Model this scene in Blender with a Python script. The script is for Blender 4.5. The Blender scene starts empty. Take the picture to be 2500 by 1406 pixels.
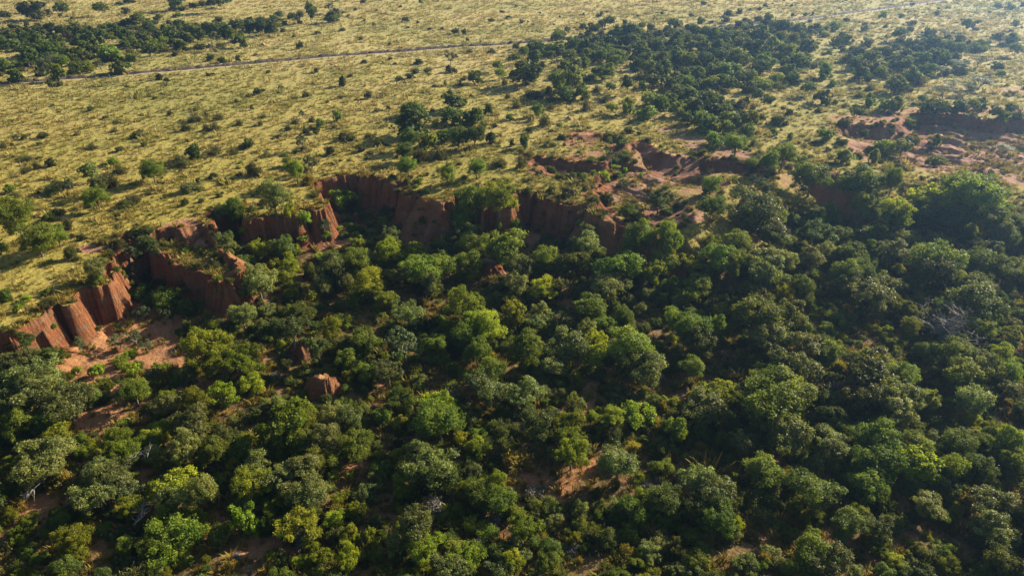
import bpy, math, random
import numpy as np
from mathutils import Vector, Matrix
C = bpy.context.scene.collection
SC = bpy.context.scene
# ---- camera, light, exposure ----
cam_d = bpy.data.cameras.new('camera'); cam = bpy.data.objects.new('camera', cam_d); C.objects.link(cam)
cam.location = (0, 0, 50); cam.rotation_euler = (math.radians(60), 0, 0)
cam_d.sensor_width = 36; cam_d.lens = 36 * 1689 / 2500; cam_d.clip_start = 0.5; cam_d.clip_end = 9000
SC.camera = cam
SUN_ELEV, SUN_AZ = math.radians(24), math.radians(35)      # azimuth measured from +X towards +Y
wd = bpy.data.worlds.new('World'); SC.world = wd; wd.use_nodes = True
wn = wd.node_tree.nodes; wn.clear()
sky = wn.new('ShaderNodeTexSky'); sky.sky_type = 'NISHITA'; sky.sun_disc = False
sky.sun_elevation = SUN_ELEV; sky.sun_rotation = math.pi / 2 - SUN_AZ; sky.air_density = 1.0; sky.dust_density = 0.8
bg = wn.new('ShaderNodeBackground'); bg.inputs['Strength'].default_value = 0.05
wo = wn.new('ShaderNodeOutputWorld')
wd.node_tree.links.new(sky.outputs[0], bg.inputs[0]); wd.node_tree.links.new(bg.outputs[0], wo.inputs[0])
sl = bpy.data.lights.new('sun', 'SUN'); sl.energy = 5.0; sl.angle = math.radians(0.53); sl.color = (1.0, 0.88, 0.69)
so = bpy.data.objects.new('sun', sl); C.objects.link(so)
sd = Vector((math.cos(SUN_ELEV) * math.cos(SUN_AZ), math.cos(SUN_ELEV) * math.sin(SUN_AZ), math.sin(SUN_ELEV)))
so.rotation_euler = (-sd).to_track_quat('-Z', 'Y').to_euler(); so.location = (200, 140, 120)
SC.view_settings.view_transform = 'Standard'; SC.view_settings.look = 'None'
SC.view_settings.exposure = 1.45; SC.view_settings.gamma = 1.0; SC.view_settings.use_curve_mapping = False
SC.render.engine = 'CYCLES'
SC.cycles.max_bounces = 4; SC.cycles.diffuse_bounces = 2; SC.cycles.glossy_bounces = 1; SC.cycles.transmission_bounces = 3
SC.cycles.volume_bounces = 0; SC.cycles.transparent_max_bounces = 6
SC.cycles.use_denoising = True
rng = np.random.default_rng(11); random.seed(5)
# ---- terrain (shared maths) ----
def _hash(i, j, s):
    n = (i * 374761393 + j * 668265263 + s * 974634777) & 0x7fffffff
    n = ((n ^ (n >> 13)) * 1274126177) & 0x7fffffff
    n = (n ^ (n >> 16)) & 0x7fffffff
    return (n % 65536) / 65535.0
def vnoise(x, y, s=0):
    x = np.asarray(x, float); y = np.asarray(y, float)
    i = np.floor(x).astype(np.int64); j = np.floor(y).astype(np.int64)
    u = x - i; v = y - j
    u = u * u * (3 - 2 * u); v = v * v * (3 - 2 * v)
    a = _hash(i, j, s); b = _hash(i + 1, j, s); c = _hash(i, j + 1, s); d = _hash(i + 1, j + 1, s)
    return (a * (1 - u) + b * u) * (1 - v) + (c * (1 - u) + d * u) * v * 1.0
def fbm(x, y, s=0, o=4):
    t = 0; a = 1.0; m = 0
    for k in range(o):
        t = t + a * (vnoise(x * 2 ** k, y * 2 ** k, s + k * 7) - 0.5); m += a; a *= 0.5
    return t / m * 2
def smooth(a, b, x):
    t = np.clip((x - a) / (b - a), 0, 1); return t * t * (3 - 2 * t)
def seg_dist(px, py, poly, closed=True):
    """distance to polyline, arc position, interpolated vertex values, inside flag"""
    P = np.asarray(poly, float); n = len(P)
    best = np.full(px.shape, 1e9); S = np.zeros(px.shape); W = np.zeros(px.shape)
    ins = np.zeros(px.shape, bool); acc = 0
    for k in range(n if closed else n - 1):
        a = P[k]; b = P[(k + 1) % n]; d = b[:2] - a[:2]; L = np.hypot(*d) + 1e-9
        t = np.clip(((px - a[0]) * d[0] + (py - a[1]) * d[1]) / L ** 2, 0, 1)
        q = np.hypot(px - a[0] - t * d[0], py - a[1] - t * d[1])
        m = q < best
        best = np.where(m, q, best); S = np.where(m, acc + t * L, S)
        W = np.where(m, a[2] + (b[2] - a[2]) * t, W)
        if closed:
            c = ((a[1] > py) != (b[1] > py)) & (px < (b[0] - a[0]) * (py - a[1]) / (b[1] - a[1] + 1e-12) + a[0])
            ins ^= c
        acc += L
    return best, S, W, ins
def terrain(px, py):
    """height and soil masks at ground points"""
    px = np.asarray(px, float); py = np.asarray(py, float); shp = px.shape
    px = px.ravel(); py = py.ravel()
    base = 0.35 * fbm(px / 45, py / 45, 3, 3) * smooth(60, 130, py) 
    h = base.copy()
    cliff = np.zeros(px.shape); low = np.zeros(px.shape); rim = np.zeros(px.shape)
    for ri, (depth, poly) in enumerate(REGIONS):
        P = np.asarray(poly)
        m = (px > P[:, 0].min() - 15) & (px < P[:, 0].max() + 15) & (py > P[:, 1].min() - 15) & (py < P[:, 1].max() + 15)
        if not m.any(): continue
        x = px[m]; y = py[m]
        d, s, w, ins = seg_dist(x, y, poly)
        d = np.where(ins, d, -d)
        w = w * (1 + (1.5 if ri == 0 else 3.0) * smooth(.56 if ri == 0 else .42, .8, vnoise(s / (8. if ri == 0 else 6.), s * 0, 61 + ri)) * (smooth(-58, -44, x) if ri == 0 else 1))
        if ri == 0: w = w * (1 - .3 * (1 - smooth(-58, -44, x)))
        near = np.exp(-(d / (w * 2.2 + 1.0)) ** 2)
        k = np.clip(2.6 / w, 0, 1)
        big = (vnoise(s / 3.1, s * 0, 11 + ri) - 0.5) * 2.3 + (vnoise(s / 1.15, d * 0.05, 17 + ri) - 0.5) * 1.1
        rib = np.abs(vnoise(s / 0.75, d * 0.12, 23 + ri) - 0.5) * 1.1 + np.abs(vnoise(s / 1.5, d * 0.1, 29 + ri) - 0.5) * 1.5
        face = smooth(-0.1, 0.5, d) 
        scal = min(1.0, depth / 4.0)
        dd = d + near * k * scal * (big * (0.6 if ri == 0 else .7) + (0.45 - rib) * 2.4 * face) + 0.35 * fbm(x / 2.5, y / 2.5, 5, 3)
        t = dd / w
        prof = 0.80 * np.clip(t, 0, 1) ** 0.85 + 0.20 * smooth(0.6, 4.5, t)
        dep = depth * prof
        hh = base[m] * (1 - np.clip(t, 0, 1)) - dep + smooth(1.0, 3.0, t) * 0.55 * fbm(x / 7, y / 7, 9, 4)
        if ri >= 2:
            a_ = (x * .55 + y * .84) / 2.2; b_ = (x * .84 - y * .55) / 9
            hh = hh + smooth(.8, 2.5, t) * 1.3 * scal * (1.3 * fbm(a_, b_, 51, 4) + .5 * fbm(x / 2, y / 2, 53, 3))
        cur = h[m]
        take = (hh < cur) & (t > 0)
        h[m] = np.where(take, hh, cur)
        if ri == 1: k = k * .8
        cl = smooth(-0.25, 0.02, t) * (1 - smooth(1.1, 2.0, t)) * k
        cliff[m] = np.maximum(cliff[m], cl)
        low[m] = np.maximum(low[m], smooth(0.0, 1.0, t) * (1 if ri == 0 else 0.6))
        rim[m] = np.maximum(rim[m], np.exp(-(d / 1.5) ** 2) * k)
    for (cx, cy, top, rx, ry, flat) in MESAS:
        m = (np.abs(px - cx) < rx * 3) & (np.abs(py - cy) < ry * 3)
        if not m.any(): continue
        x = px[m]; y = py[m]
        ang = np.arctan2(y - cy, x - cx)
        r = np.hypot((x - cx) / rx, (y - cy) / ry) + 0.35 * fbm(x / 1.6, y / 1.6, 31, 3) + 0.22 * (vnoise(ang * 7, ang * 0 + cx, 37) - .5)
        g = 1 - smooth(flat, 1.15, r)
        cur = h[m]
        add = g * np.maximum(top + .5 * fbm(x / 1.2, y / 1.2, 33, 2) - cur, 0)
        h[m] = cur + add
        cliff[m] = np.maximum(cliff[m], smooth(0.05, 0.5, g) * (1 - smooth(0.93, 1.0, g)) if top > -6 else 0.6 * g)
        low[m] = low[m] * (1 - g)
    return h.reshape(shp), cliff.reshape(shp), low.reshape(shp), rim.reshape(shp)
REGIONS = [
 (7.0, [(-190.0, 30.0, 2.0), (-110.0, 78.0, 2.0), (-70.49, 71.48, 2.2), (-66.2, 74.42, 1.9), (-64.97, 74.99, 1.9), (-63.99, 75.57, 1.9), (-64.47, 77.14, 1.9), (-63.69, 77.75, 1.9), (-63.2, 78.97, 1.9), (-63.85, 80.65, 1.9), (-63.61, 82.49, 1.9), (-62.32, 83.04, 1.9), (-62.7, 85.31, 1.9), (-62.0, 86.84, 1.9), (-60.36, 87.8, 1.9), (-58.68, 86.96, 1.9), (-58.2, 87.68, 1.9), (-59.3, 89.39, 1.9), (-61.06, 91.67, 1.9), (-62.39, 94.04, 1.9), (-61.99, 95.4, 1.9), (-63.37, 96.22, 3.0), (-63.81, 98.78, 4.0), (-65.76, 101.74, 5.0), (-65.2, 103.58, 5.0), (-63.09, 105.32, 5.0), (-61.33, 106.45, 4.0), (-59.65, 105.48, 1.9), (-58.6, 102.5, 1.9), (-57.33, 100.54, 1.9), (-55.36, 99.21, 1.9), (-53.07, 97.35, 1.9), (-50.84, 95.4, 1.9), (-48.65, 94.85, 1.9), (-46.46, 93.24, 1.9), (-44.46, 90.9, 1.9), (-42.93, 89.89, 1.9), (-42.18, 91.41, 1.9), (-41.93, 93.9, 1.9), (-44.55, 97.06, 2.0), (-46.46, 99.65, 2.0), (-47.97, 101.43, 1.9), (-49.08, 103.89, 1.9), (-51.89, 108.26, 1.9), (-53.65, 110.64, 1.9), (-54.12, 114.73, 1.9), (-52.58, 116.58, 1.9), (-49.72, 116.96, 1.9), (-46.97, 114.73, 1.9), (-46.5, 111.51, 1.9), (-44.02, 111.86, 1.9), (-41.63, 112.56, 1.9), (-39.55, 112.92, 1.9), (-38.24, 112.92, 1.9), (-38.04, 115.46, 1.9), (-35.49, 114.73, 1.9), (-34.04, 115.46, 1.9), (-36.15, 120.84, 1.6), (-38.27, 125.98, 1.6), (-38.88, 128.14, 1.9), (-36.81, 129.25, 1.9), (-33.56, 131.96, 1.9), (-31.02, 132.88, 1.9), (-27.23, 130.59, 1.9), (-24.88, 129.69, 1.9), (-24.25, 127.71, 1.9), (-20.26, 127.27, 1.9), (-19.66, 125.77, 1.9), (-20.33, 122.45, 1.9), (-17.9, 121.64, 1.9), (-17.17, 120.64, 1.9), (-15.13, 119.46, 1.9), (-12.26, 116.02, 1.9), (-11.89, 118.87, 1.9), (-11.67, 122.85, 1.9), (-9.24, 121.24, 1.9), (-6.54, 117.72, 1.9), (-2.98, 116.4, 1.9), (-0.59, 115.84, 1.9), (0.31, 120.84, 1.9), (0.47, 123.26, 1.9), (4.43, 122.85, 1.9), (6.4, 119.65, 1.9), (8.0, 118.29, 1.9), (10.96, 116.58, 1.9), (13.26, 116.4, 1.9), (13.99, 113.28, 1.9), (15.38, 111.33, 1.9), (16.55, 110.29, 1.9), (17.63, 109.78, 1.9), (21.58, 109.61, 1.9), (22.75, 107.26, 2.5), (23.45, 104.84, 4.0), (27.92, 107.26, 9.0), (32.9, 116.96, 11.0), (41.51, 123.88, 14.0), (48.64, 129.25, 15.0), (56.27, 137.42, 12.0), (61.04, 141.19, 7.0), (63.09, 137.42, 5.0), (64.6, 132.65, 5.0), (68.05, 131.04, 7.0), (73.78, 129.25, 12.0), (83.37, 125.98, 12.0), (92.11, 120.84, 14.0), (112.16, 116.96, 14.0), (260.0, 135.0, 10.0), (260.0, -40.0, 10.0), (-190.0, -40.0, 10.0)]),
 (2.2, [(-61.07, 107.1, 0.8), (-57.1, 106.94, 0.8), (-53.46, 109.61, 0.8), (-50.65, 106.45, 0.8), (-47.88, 101.74, 0.8), (-41.55, 93.9, 0.8), (-41.4, 88.16, 0.8), (-45.48, 89.39, 0.8), (-55.01, 97.35, 0.8), (-60.3, 103.27, 0.8)]),
 (2.9, [(78.89, 165.89, 1.3), (83.32, 166.91, 1.2), (86.03, 166.23, 1.2), (89.57, 165.22, 1.2), (94.36, 166.91, 1.3), (98.09, 172.51, 1.4), (102.32, 175.81, 1.4), (104.08, 176.18, 1.4), (110.84, 175.06, 1.5), (116.06, 171.44, 1.5), (119.7, 168.97, 1.6), (127.03, 169.32, 1.6), (140.26, 167.94, 2.0), (153.12, 152.12, 10.0), (112.97, 113.28, 10.0), (90.9, 118.87, 8.0), (76.48, 128.14, 8.0), (70.71, 131.5, 8.0), (72.37, 141.19, 9.0), (75.17, 152.12, 7.0)]),
 (2.5, [(25.99, 151.54, 1.3), (29.37, 153.0, 1.3), (31.16, 150.39, 1.3), (32.17, 145.4, 1.3), (35.49, 142.48, 1.3), (40.35, 142.22, 1.3), (45.76, 140.16, 1.4), (51.54, 138.66, 2.0), (54.22, 133.82, 5.0), (44.59, 129.25, 6.0), (38.12, 122.85, 7.0), (32.07, 113.28, 7.0), (26.12, 101.74, 7.0), (21.51, 106.45, 4.0), (17.15, 110.46, 2.0), (15.6, 113.28, 2.0), (15.3, 118.87, 1.8), (15.56, 125.98, 2.0), (17.1, 133.82, 2.0), (19.76, 138.66, 3.0), (21.96, 142.48, 3.0), (24.65, 145.94, 2.0)]),
 (1.3, [(12.73, 155.08, 2.0), (14.29, 156.9, 1.2), (17.2, 157.51, 1.2), (22.02, 157.82, 1.2), (26.41, 155.08, 1.5), (25.67, 143.79, 4.0), (20.21, 142.48, 5.0), (17.22, 147.86, 5.0), (13.88, 151.54, 5.0)]),
 (1.8, [(3.46, 139.66, 1.3), (5.26, 141.96, 1.1), (9.61, 141.44, 1.1), (12.96, 139.66, 1.1), (16.27, 138.16, 1.2), (21.47, 138.66, 3.0), (20.27, 129.25, 4.0), (15.19, 127.06, 3.0), (12.23, 130.14, 2.0), (7.42, 131.96, 4.0), (4.22, 135.72, 4.0)]),
]
MESAS = [(-24.21, 71.39, -4.1, 3.4, 2.6, 0.15), (-29.49, 79.97, -4.9, 2.6, 2.0, 0.15), (-40.64, 72.01, -5.9, 2.2, 1.8, 0.3), (-4.31, 104.02, -4.6, 3.0, 2.2, 0.3), (-30.45, 124.03, -4.4, 0.8, 0.8, 0.02), (-33.11, 124.21, -5.0, 2.2, 0.8, 0.1), (-34.96, 122.85, -3.2, 2.6, 1.0, 0.1), (-47.31, 117.64, -4.0, 1.5, 1.2, 0.2), (25.34, 144.19, -0.6, 1.6, 4.5, 0.1), (-30.34, 112.07, -5.9, 4, 1.6, 0.2), (51.44, 115.5, -5.5, 4, 2, 0.3)]
PATCHES = [(-67.2, 99.1, 3, 2, 0, 0.9, 0.4, 0), (-54.9, 83.6, 8.0, 8.0, 0.4, 0.95, 0.1, 1), (-58.3, 78.5, 7.2, 5.6, 0.4, 0.85, 0.05, 1), (-46.7, 79.5, 5.6, 4.8, 0.3, 0.8, 0.1, 1), (-66.3, 78.5, 5.6, 4.8, 0, 0.9, 0.05, 1), (-24.3, 71.8, 2, 2, 0, 0.5, 0.3, 0), (-29.5, 80.0, 2, 2, 0, 0.6, 0.6, 0), (-57.1, 107.7, 3, 5, -0.6, 0.75, 0.35, 0), (-51.8, 104.6, 4, 1.5, -0.5, 0.7, 0.4, 0), (-32.9, 113.3, 4.8, 3.2, 0.2, 0.9, 0.3, 1), (-31.4, 120.3, 6.4, 4.0, 0, 0.7, 0.2, 1), (-15.4, 117.7, 9.6, 4.0, 0, 0.6, 0.2, 1), (3.8, 116.8, 11.2, 4.0, 0, 0.65, 0.4, 1), (-4.2, 104.8, 4, 3, 0, 0.95, 0.5, 0), (-41.5, 72.1, 3, 2.5, 0, 0.9, 0.3, 0), (5.9, 55.2, 5.2, 1.2, 0.95, 1.0, 0, 1), (10.5, 59.6, 4.8, 1.04, 0.9, 0.9, 0, 1), (1.8, 55.8, 3.2, 3.2, 0, 0.6, 0.1, 1), (7.7, 67.6, 3.2, 4.8, 0.2, 0.5, 0.1, 1), (10.2, 71.6, 2.4, 4.0, 0, 0.4, 0, 1), (-41.3, 56.4, 2.0, 1.6, 0, 0.9, 0.3, 1), (-50.2, 52.8, 3.2, 2.0, 0.4, 0.9, 0.1, 1), (-25.0, 47.0, 3.2, 1.6, 0.3, 0.85, 0.2, 1), (-10.2, 71.5, 3.2, 1.6, 0.2, 0.6, 0.1, 1), (8.4, 93.6, 2.8, 1.76, 0.6, 0.9, 0.1, 1), (-51.2, 66.8, 3.2, 3.2, 0.3, 0.8, 0.1, 1), (-54.5, 74.3, 3.2, 4.8, 0.3, 0.75, 0.2, 1), (-30.7, 51.1, 1.6, 1.12, 0.5, 0.7, 0.3, 1), (-31.1, 64.9, 0.96, 0.8, 0, 0.9, 0.2, 1), (-25.6, 64.9, 1.2, 0.8, 0, 0.9, 0.2, 1), (-18.7, 58.3, 2.0, 1.2, 0, 0.8, 0.1, 1), (25.3, 49.1, 2.4, 1.6, 0, 0.5, 0.1, 1), (32.3, 47.5, 3.2, 2.4, 0, 0.4, 0.1, 1), (35.9, 124.3, 6, 5, 0, 0.5, 0.5, 0), (30.0, 114.5, 4, 6, 0.9, 0.75, 0.7, 0), (28.8, 111.4, 2, 3, 0, 0.8, 0.6, 0), (57.5, 130.8, 7, 5, 0, 0.5, 0.5, 0), (15.0, 93.9, 2.0, 1.2, 0, 0.6, 0.1, 1), (17.3, 158.2, 5, 4, 0, 1, 0.25, 0), (14.8, 152.1, 4, 4, 0.4, 0.8, 0.3, 0), (7.0, 140.4, 7, 4, -0.3, 0.9, 0.3, 0), (6.6, 132.8, 5, 2, -0.3, 0.8, 0.5, 0), (13.0, 139.2, 9, 5, -0.2, 0.9, 0.15, 0), (21.8, 139.4, 14, 8, -0.3, 0.6, 0.5, 0), (27.4, 136.0, 12, 9, 0, 0.55, 0.75, 0), (18.9, 129.3, 8, 8, 0, 0.62, 0.65, 0), (16.0, 118.7, 3, 5, 0.4, 0.95, 0.1, 0), (22.7, 127.2, 8, 6, 0, 0.55, 0.8, 0), (31.2, 143.1, 12, 5, -0.2, 0.55, 0.7, 0), (45.1, 147.1, 10, 2.5, -0.5, 0.75, 0.8, 0), (42.1, 153.6, 8, 3, -0.5, 0.6, 0.8, 0), (38.0, 161.3, 6, 2, -0.3, 0.6, 0.8, 0), (48.5, 142.7, 8, 2.5, -0.1, 0.7, 0.8, 0), (43.8, 134.4, 9, 3, 0, 0.5, 0.8, 0), (90.9, 171.0, 14, 5, -0.1, 0.7, 0.45, 0), (102.6, 169.2, 20, 8, -0.2, 0.65, 0.5, 0), (93.7, 155.3, 26, 10, -0.35, 0.62, 0.8, 0), (104.5, 153.9, 22, 10, -0.3, 0.6, 0.8, 0), (89.6, 143.3, 20, 7, -0.3, 0.66, 0.8, 0), (120.3, 164.3, 22, 9, -0.2, 0.56, 0.6, 0), (112.9, 147.2, 18, 8, -0.2, 0.62, 0.8, 0), (120.9, 178.0, 26, 4, 0, 0.8, 0.1, 0), (144.0, 197.6, 10, 5, 0, 0.55, 0.7, 0), (115.1, 164.3, 26, 4, -0.3, 0.95, 0.5, 0), (101.8, 158.2, 24, 3, -0.4, 0.95, 0.5, 0), (110.4, 149.7, 24, 4, -0.35, 0.95, 0.6, 0), (87.1, 148.3, 16, 3, -0.45, 0.95, 0.7, 0), (89.3, 139.6, 16, 3, -0.4, 0.95, 0.7, 0), (103.5, 133.1, 8, 5, 0, 0.7, 0.8, 0), (88.5, 161.2, 10, 6, 0, 0.7, 0.7, 0), (7.5, 78.8, 1.6, 1.6, 0, 0.5, 0.1, 1)]
TRACK = [(-300, 128), (-168.06, 197.17), (-150.62, 206.13), (-132.69, 213.21), (-117.84, 217.98), (-106.93, 222.39), (-57.71, 245.67), (-37.37, 252.53), (-20.87, 259.74), (-0.45, 263.49), (121.97, 316.38), (151.83, 335.36), (176.23, 350.07), (218.32, 377.42), (239.4, 389.49), (400, 480)]
PLANTS = [
 (-8.43, 62.12, 2.43, 1.75, 3.21, 'g', 1, 'second nearest mid green tree below the open pale crowned tree', 'trees of the gully wood'),
 (35.46, 83.11, 3.23, 2.33, 4.13, 'g', 1, 'second nearest mid green tree below the upper middle of the right wood', 'trees of the gully wood'),
 (31.07, 64.09, 3.29, 2.37, 4.17, 'g', 1, 'mid green tree right of the domed tree row at lower right', 'trees of the gully wood'),
 (67.79, 86.33, 3.22, 2.32, 4.12, 'o', 1, 'dark green tree up-right of the bare grey twigged tree', 'trees of the gully wood'),
 (16.06, 76.37, 2.68, 1.93, 3.53, 'g', 1, 'nearest mid green tree above the pale creamy leaved tree', 'trees of the gully wood'),
 (32.33, 66.83, 3.13, 2.25, 4.05, 'g', 1, 'broad bright topped green dome in the lower right wood', 'trees of the gully wood'),
 (16.88, 97.03, 3.18, 2.29, 4.09, 'g', 1, 'second nearest mid green tree below the grassy nose of the gully rim', 'trees of the gully wood'),
 (68.5, 99.45, 3.57, 2.57, 4.37, 'g', 1, 'second nearest mid green tree down-right of the top rows of the right wood', 'trees of the gully wood'),
 (1.47, 75.84, 2.02, 2.29, 3.5, 'g', 1, 'mid green tree down-right of the broad yellow green middle tree', 'trees of the gully wood'),
 (-80.23, 102.39, 2.56, 2.43, 3.96, 'g', 1, 'nearest mid green tree below the left photo edge above the gully', 'trees on the plateau grass'),
 (61.34, 73.03, 2.24, 1.63, 2.97, 'g', 1, 'second nearest mid green tree down-right of the bare grey twigged tree', 'trees of the gully wood'),
 (84.99, 116.57, 4.11, 2.96, 4.76, 'g', 1, 'fourth nearest mid green tree down-right of the pinkish eroded slope', 'trees along the right hand scarps'),
 (25.79, 81.49, 2.52, 1.82, 3.33, 'g', 1, 'second nearest mid green tree down-left of the upper middle of the right wood', 'trees of the gully wood'),
 (39.91, 55.54, 2.12, 1.52, 2.79, 'g', 1, 'second nearest mid green tree down-left of the shady right middle wood', 'trees of the gully wood'),
 (15.85, 50.72, 1.64, 1.18, 2.17, 'o', 1, 'dark green tree right of the orange footpath', 'trees of the gully wood'),
 (20.75, 48.63, 1.74, 1.25, 2.3, 'g', 1, 'mid green tree up-left of the bottom edge under the right wood', 'trees of the gully wood'),
 (31.3, 52.07, 2.17, 1.56, 2.87, 'o', 1, 'dark green tree above the bottom edge under the right wood', 'trees of the gully wood'),
 (55.97, 58.94, 1.57, 1.79, 2.73, 'g', 1, 'second nearest mid green tree down-right of the shady right middle wood', 'trees of the gully wood'),
 (-17.65, 59.16, 1.81, 1.3, 2.39, 'g', 1, 'second nearest mid green tree below the tan earth pillar in the wood', 'trees of the gully wood'),
 (20.8, 103.35, 2.29, 2.56, 3.94, 'g', 1, 'nearest mid green tree below the grassy nose of the gully rim', 'trees of the gully wood'),
 (-26.13, 101.06, 2.61, 2.02, 3.59, 'g', 1, 'mid green tree below the lime tree in the shaded gully', 'trees of the gully wood'),
 (-23.55, 156.08, 3.93, 2.83, 4.63, 'o', 1, 'largest dark tree of the clump standing on the plain above the gully', 'trees on the plateau grass'),
 (59.79, 75.09, 2.29, 1.65, 3.02, 'g', 1, 'nearest mid green tree down-right of the bare grey twigged tree', 'trees of the gully wood'),
 (-1.17, 105.4, 3.28, 2.36, 4.16, 'g', 1, 'mid green tree up-right of the tan mound at the wood edge', 'trees of the gully wood'),
 (66.65, 96.52, 3.06, 2.2, 4.0, 'o', 1, 'dark green tree down-right of the top rows of the right wood', 'trees of the gully wood'),
 (84.83, 112.06, 2.93, 2.11, 3.86, 'o', 1, 'second nearest dark green tree above the middle of the right photo edge', 'trees along the right hand scarps'),
 (33.62, 98.7, 2.65, 1.91, 3.5, 'g', 1, 'second nearest mid green tree left of the upper middle of the right wood', 'trees of the gully wood'),
 (-14.45, 98.34, 2.78, 2.0, 3.67, 'g', 1, 'third nearest mid green tree left of the tan mound at the wood edge', 'trees of the gully wood'),
 (27.23, 55.05, 1.8, 1.3, 2.38, 'g', 1, 'mid green tree below the domed tree row at lower right', 'trees of the gully wood'),
 (-58.05, 62.16, 1.54, 1.66, 2.58, 'g', 1, 'second nearest mid green tree up-left of the pale fallen branch', 'trees of the gully wood'),
 (41.57, 59.43, 2.12, 1.53, 2.8, 'g', 1, 'nearest mid green tree down-left of the shady right middle wood', 'trees of the gully wood'),
 (67.18, 126.19, 3.6, 2.59, 4.39, 'g', 1, 'mid green tree down-left of the twin trees on the pinkish slope', 'trees along the right hand scarps'),
 (10.16, 100.39, 2.48, 1.79, 3.28, 'g', 1, 'second nearest mid green tree below the long shaded gully wall', 'trees of the gully wood'),
 (11.86, 87.45, 2.25, 1.62, 2.97, 'g', 1, 'mid green tree right of the broad yellow green middle tree', 'trees of the gully wood'),
 (18.66, 50.32, 1.42, 1.11, 1.97, 'o', 1, 'dark green tree up-left of the bottom edge under the right wood', 'trees of the gully wood'),
 (57.19, 124.71, 3.15, 2.27, 4.07, 'o', 1, 'dark green tree down-left of the small dark red scarp', 'trees along the right hand scarps'),
 (25.6, 102.68, 1.93, 2.47, 3.62, 'g', 1, 'nearest mid green tree down-right of the grassy nose of the gully rim', 'trees of the gully wood'),
 (79.2, 115.1, 2.62, 2.05, 3.62, 'o', 1, 'dark green tree right of the top rows of the right wood', 'trees along the right hand scarps'),
 (46.53, 43.39, 1.63, 1.18, 2.16, 'g', 1, 'mid green tree left of the bottom right photo corner', 'trees of the gully wood'),
 (58.13, 71.11, 2.2, 1.59, 2.91, 'g', 1, 'nearest mid green tree up-right of the shady right middle wood', 'trees of the gully wood'),
 (-33.73, 58.26, 1.4, 1.53, 2.37, 'g', 1, 'mid green tree right of the pale fallen branch', 'trees of the gully wood'),
 (-47.63, 68.87, 1.74, 1.36, 2.4, 'g', 1, 'mid green tree below the red gully floor', 'trees of the gully wood'),
 (51.53, 55.86, 1.52, 1.16, 2.07, 'g', 1, 'third nearest mid green tree down-right of the shady right middle wood', 'trees of the gully wood'),
 (-9.35, 116.42, 2.4, 2.25, 3.69, 'g', 1, 'nearest mid green tree right of the shaded ribbed gully wall', 'trees on the plateau grass'),
 (-1.45, 51.26, 1.51, 1.09, 2.0, 'g', 1, 'nearest mid green tree left of the orange footpath', 'trees of the gully wood'),
 (37.83, 53.26, 1.62, 1.17, 2.14, 'g', 1, 'third nearest mid green tree down-left of the shady right middle wood', 'trees of the gully wood'),
 (53.5, 109.69, 2.65, 1.91, 3.5, 'o', 1, 'dark green tree up-right of the upper middle of the right wood', 'trees of the gully wood'),
 (48.08, 55.73, 1.36, 1.36, 2.18, 'g', 1, 'second nearest mid green tree below the shady right middle wood', 'trees of the gully wood'),
 (55.33, 56.16, 1.37, 1.37, 2.19, 'g', 1, 'fourth nearest mid green tree down-right of the shady right middle wood', 'trees of the gully wood'),
 (50.68, 59.52, 1.82, 1.31, 2.4, 'g', 1, 'nearest mid green tree down-right of the shady right middle wood', 'trees of the gully wood'),
 (-54.94, 63.05, 1.64, 1.18, 2.17, 'g', 1, 'nearest mid green tree up-left of the pale fallen branch', 'trees of the gully wood'),
 (-24.92, 60.06, 1.59, 1.15, 2.11, 'g', 1, 'nearest mid green tree below the tan earth pillar in the wood', 'trees of the gully wood'),
 (-10.93, 55.6, 1.52, 1.09, 2.0, 'g', 1, 'mid green tree down-left of the silvery domed tree by the clearing', 'trees of the gully wood'),
 (4.18, 205.08, 3.78, 3.36, 5.16, 'o', 1, 'big dense dark tree at the near left edge of the upper grove', 'trees of the upper grove and slope'),
 (-20.32, 79.79, 1.82, 1.54, 2.63, 'g', 1, 'mid green tree left of the open pale crowned tree', 'trees of the gully wood'),
 (-6.74, 116.71, 2.87, 2.07, 3.79, 'g', 1, 'second nearest mid green tree right of the shaded ribbed gully wall', 'trees on the plateau grass'),
 (56.65, 103.1, 2.3, 1.73, 3.12, 'g', 1, 'second nearest mid green tree down-left of the top rows of the right wood', 'trees of the gully wood'),
 (76.54, 100.93, 2.26, 1.72, 3.08, 'o', 1, 'nearest dark green tree up-left of the middle of the right photo edge', 'trees of the gully wood'),
 (28.56, 44.08, 1.84, 1.33, 2.43, 'g', 1, 'mid green tree up-right of the bottom edge under the right wood', 'trees of the gully wood'),
 (49.49, 70.85, 2.11, 1.52, 2.78, 'g', 1, 'mid green tree down-right of the golden grass glade', 'trees of the gully wood'),
 (-34.6, 45.85, 1.35, 0.97, 1.78, 'g', 1, 'mid green tree left of the fresh bright green tree', 'trees of the gully wood'),
 (33.47, 48.11, 1.6, 1.15, 2.11, 'o', 1, 'nearest dark green tree up-right of the bottom edge under the right wood', 'trees of the gully wood'),
 (24.63, 99.44, 2.24, 1.61, 2.95, 'g', 1, 'second nearest mid green tree down-right of the grassy nose of the gully rim', 'trees of the gully wood'),
 (-6.79, 81.16, 1.94, 1.4, 2.56, 'g', 1, 'mid green tree down-left of the broad yellow green middle tree', 'trees of the gully wood'),
 (66.48, 119.66, 2.57, 1.85, 3.39, 'g', 1, 'mid green tree up-left of the top rows of the right wood', 'trees along the right hand scarps'),
 (19.39, 62.12, 1.39, 1.39, 2.22, 'g', 1, 'mid green tree down-right of the pale creamy leaved tree', 'trees of the gully wood'),
 (5.29, 102.55, 2.07, 1.77, 3.01, 'g', 1, 'nearest mid green tree below the long shaded gully wall', 'trees of the gully wood'),
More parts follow.
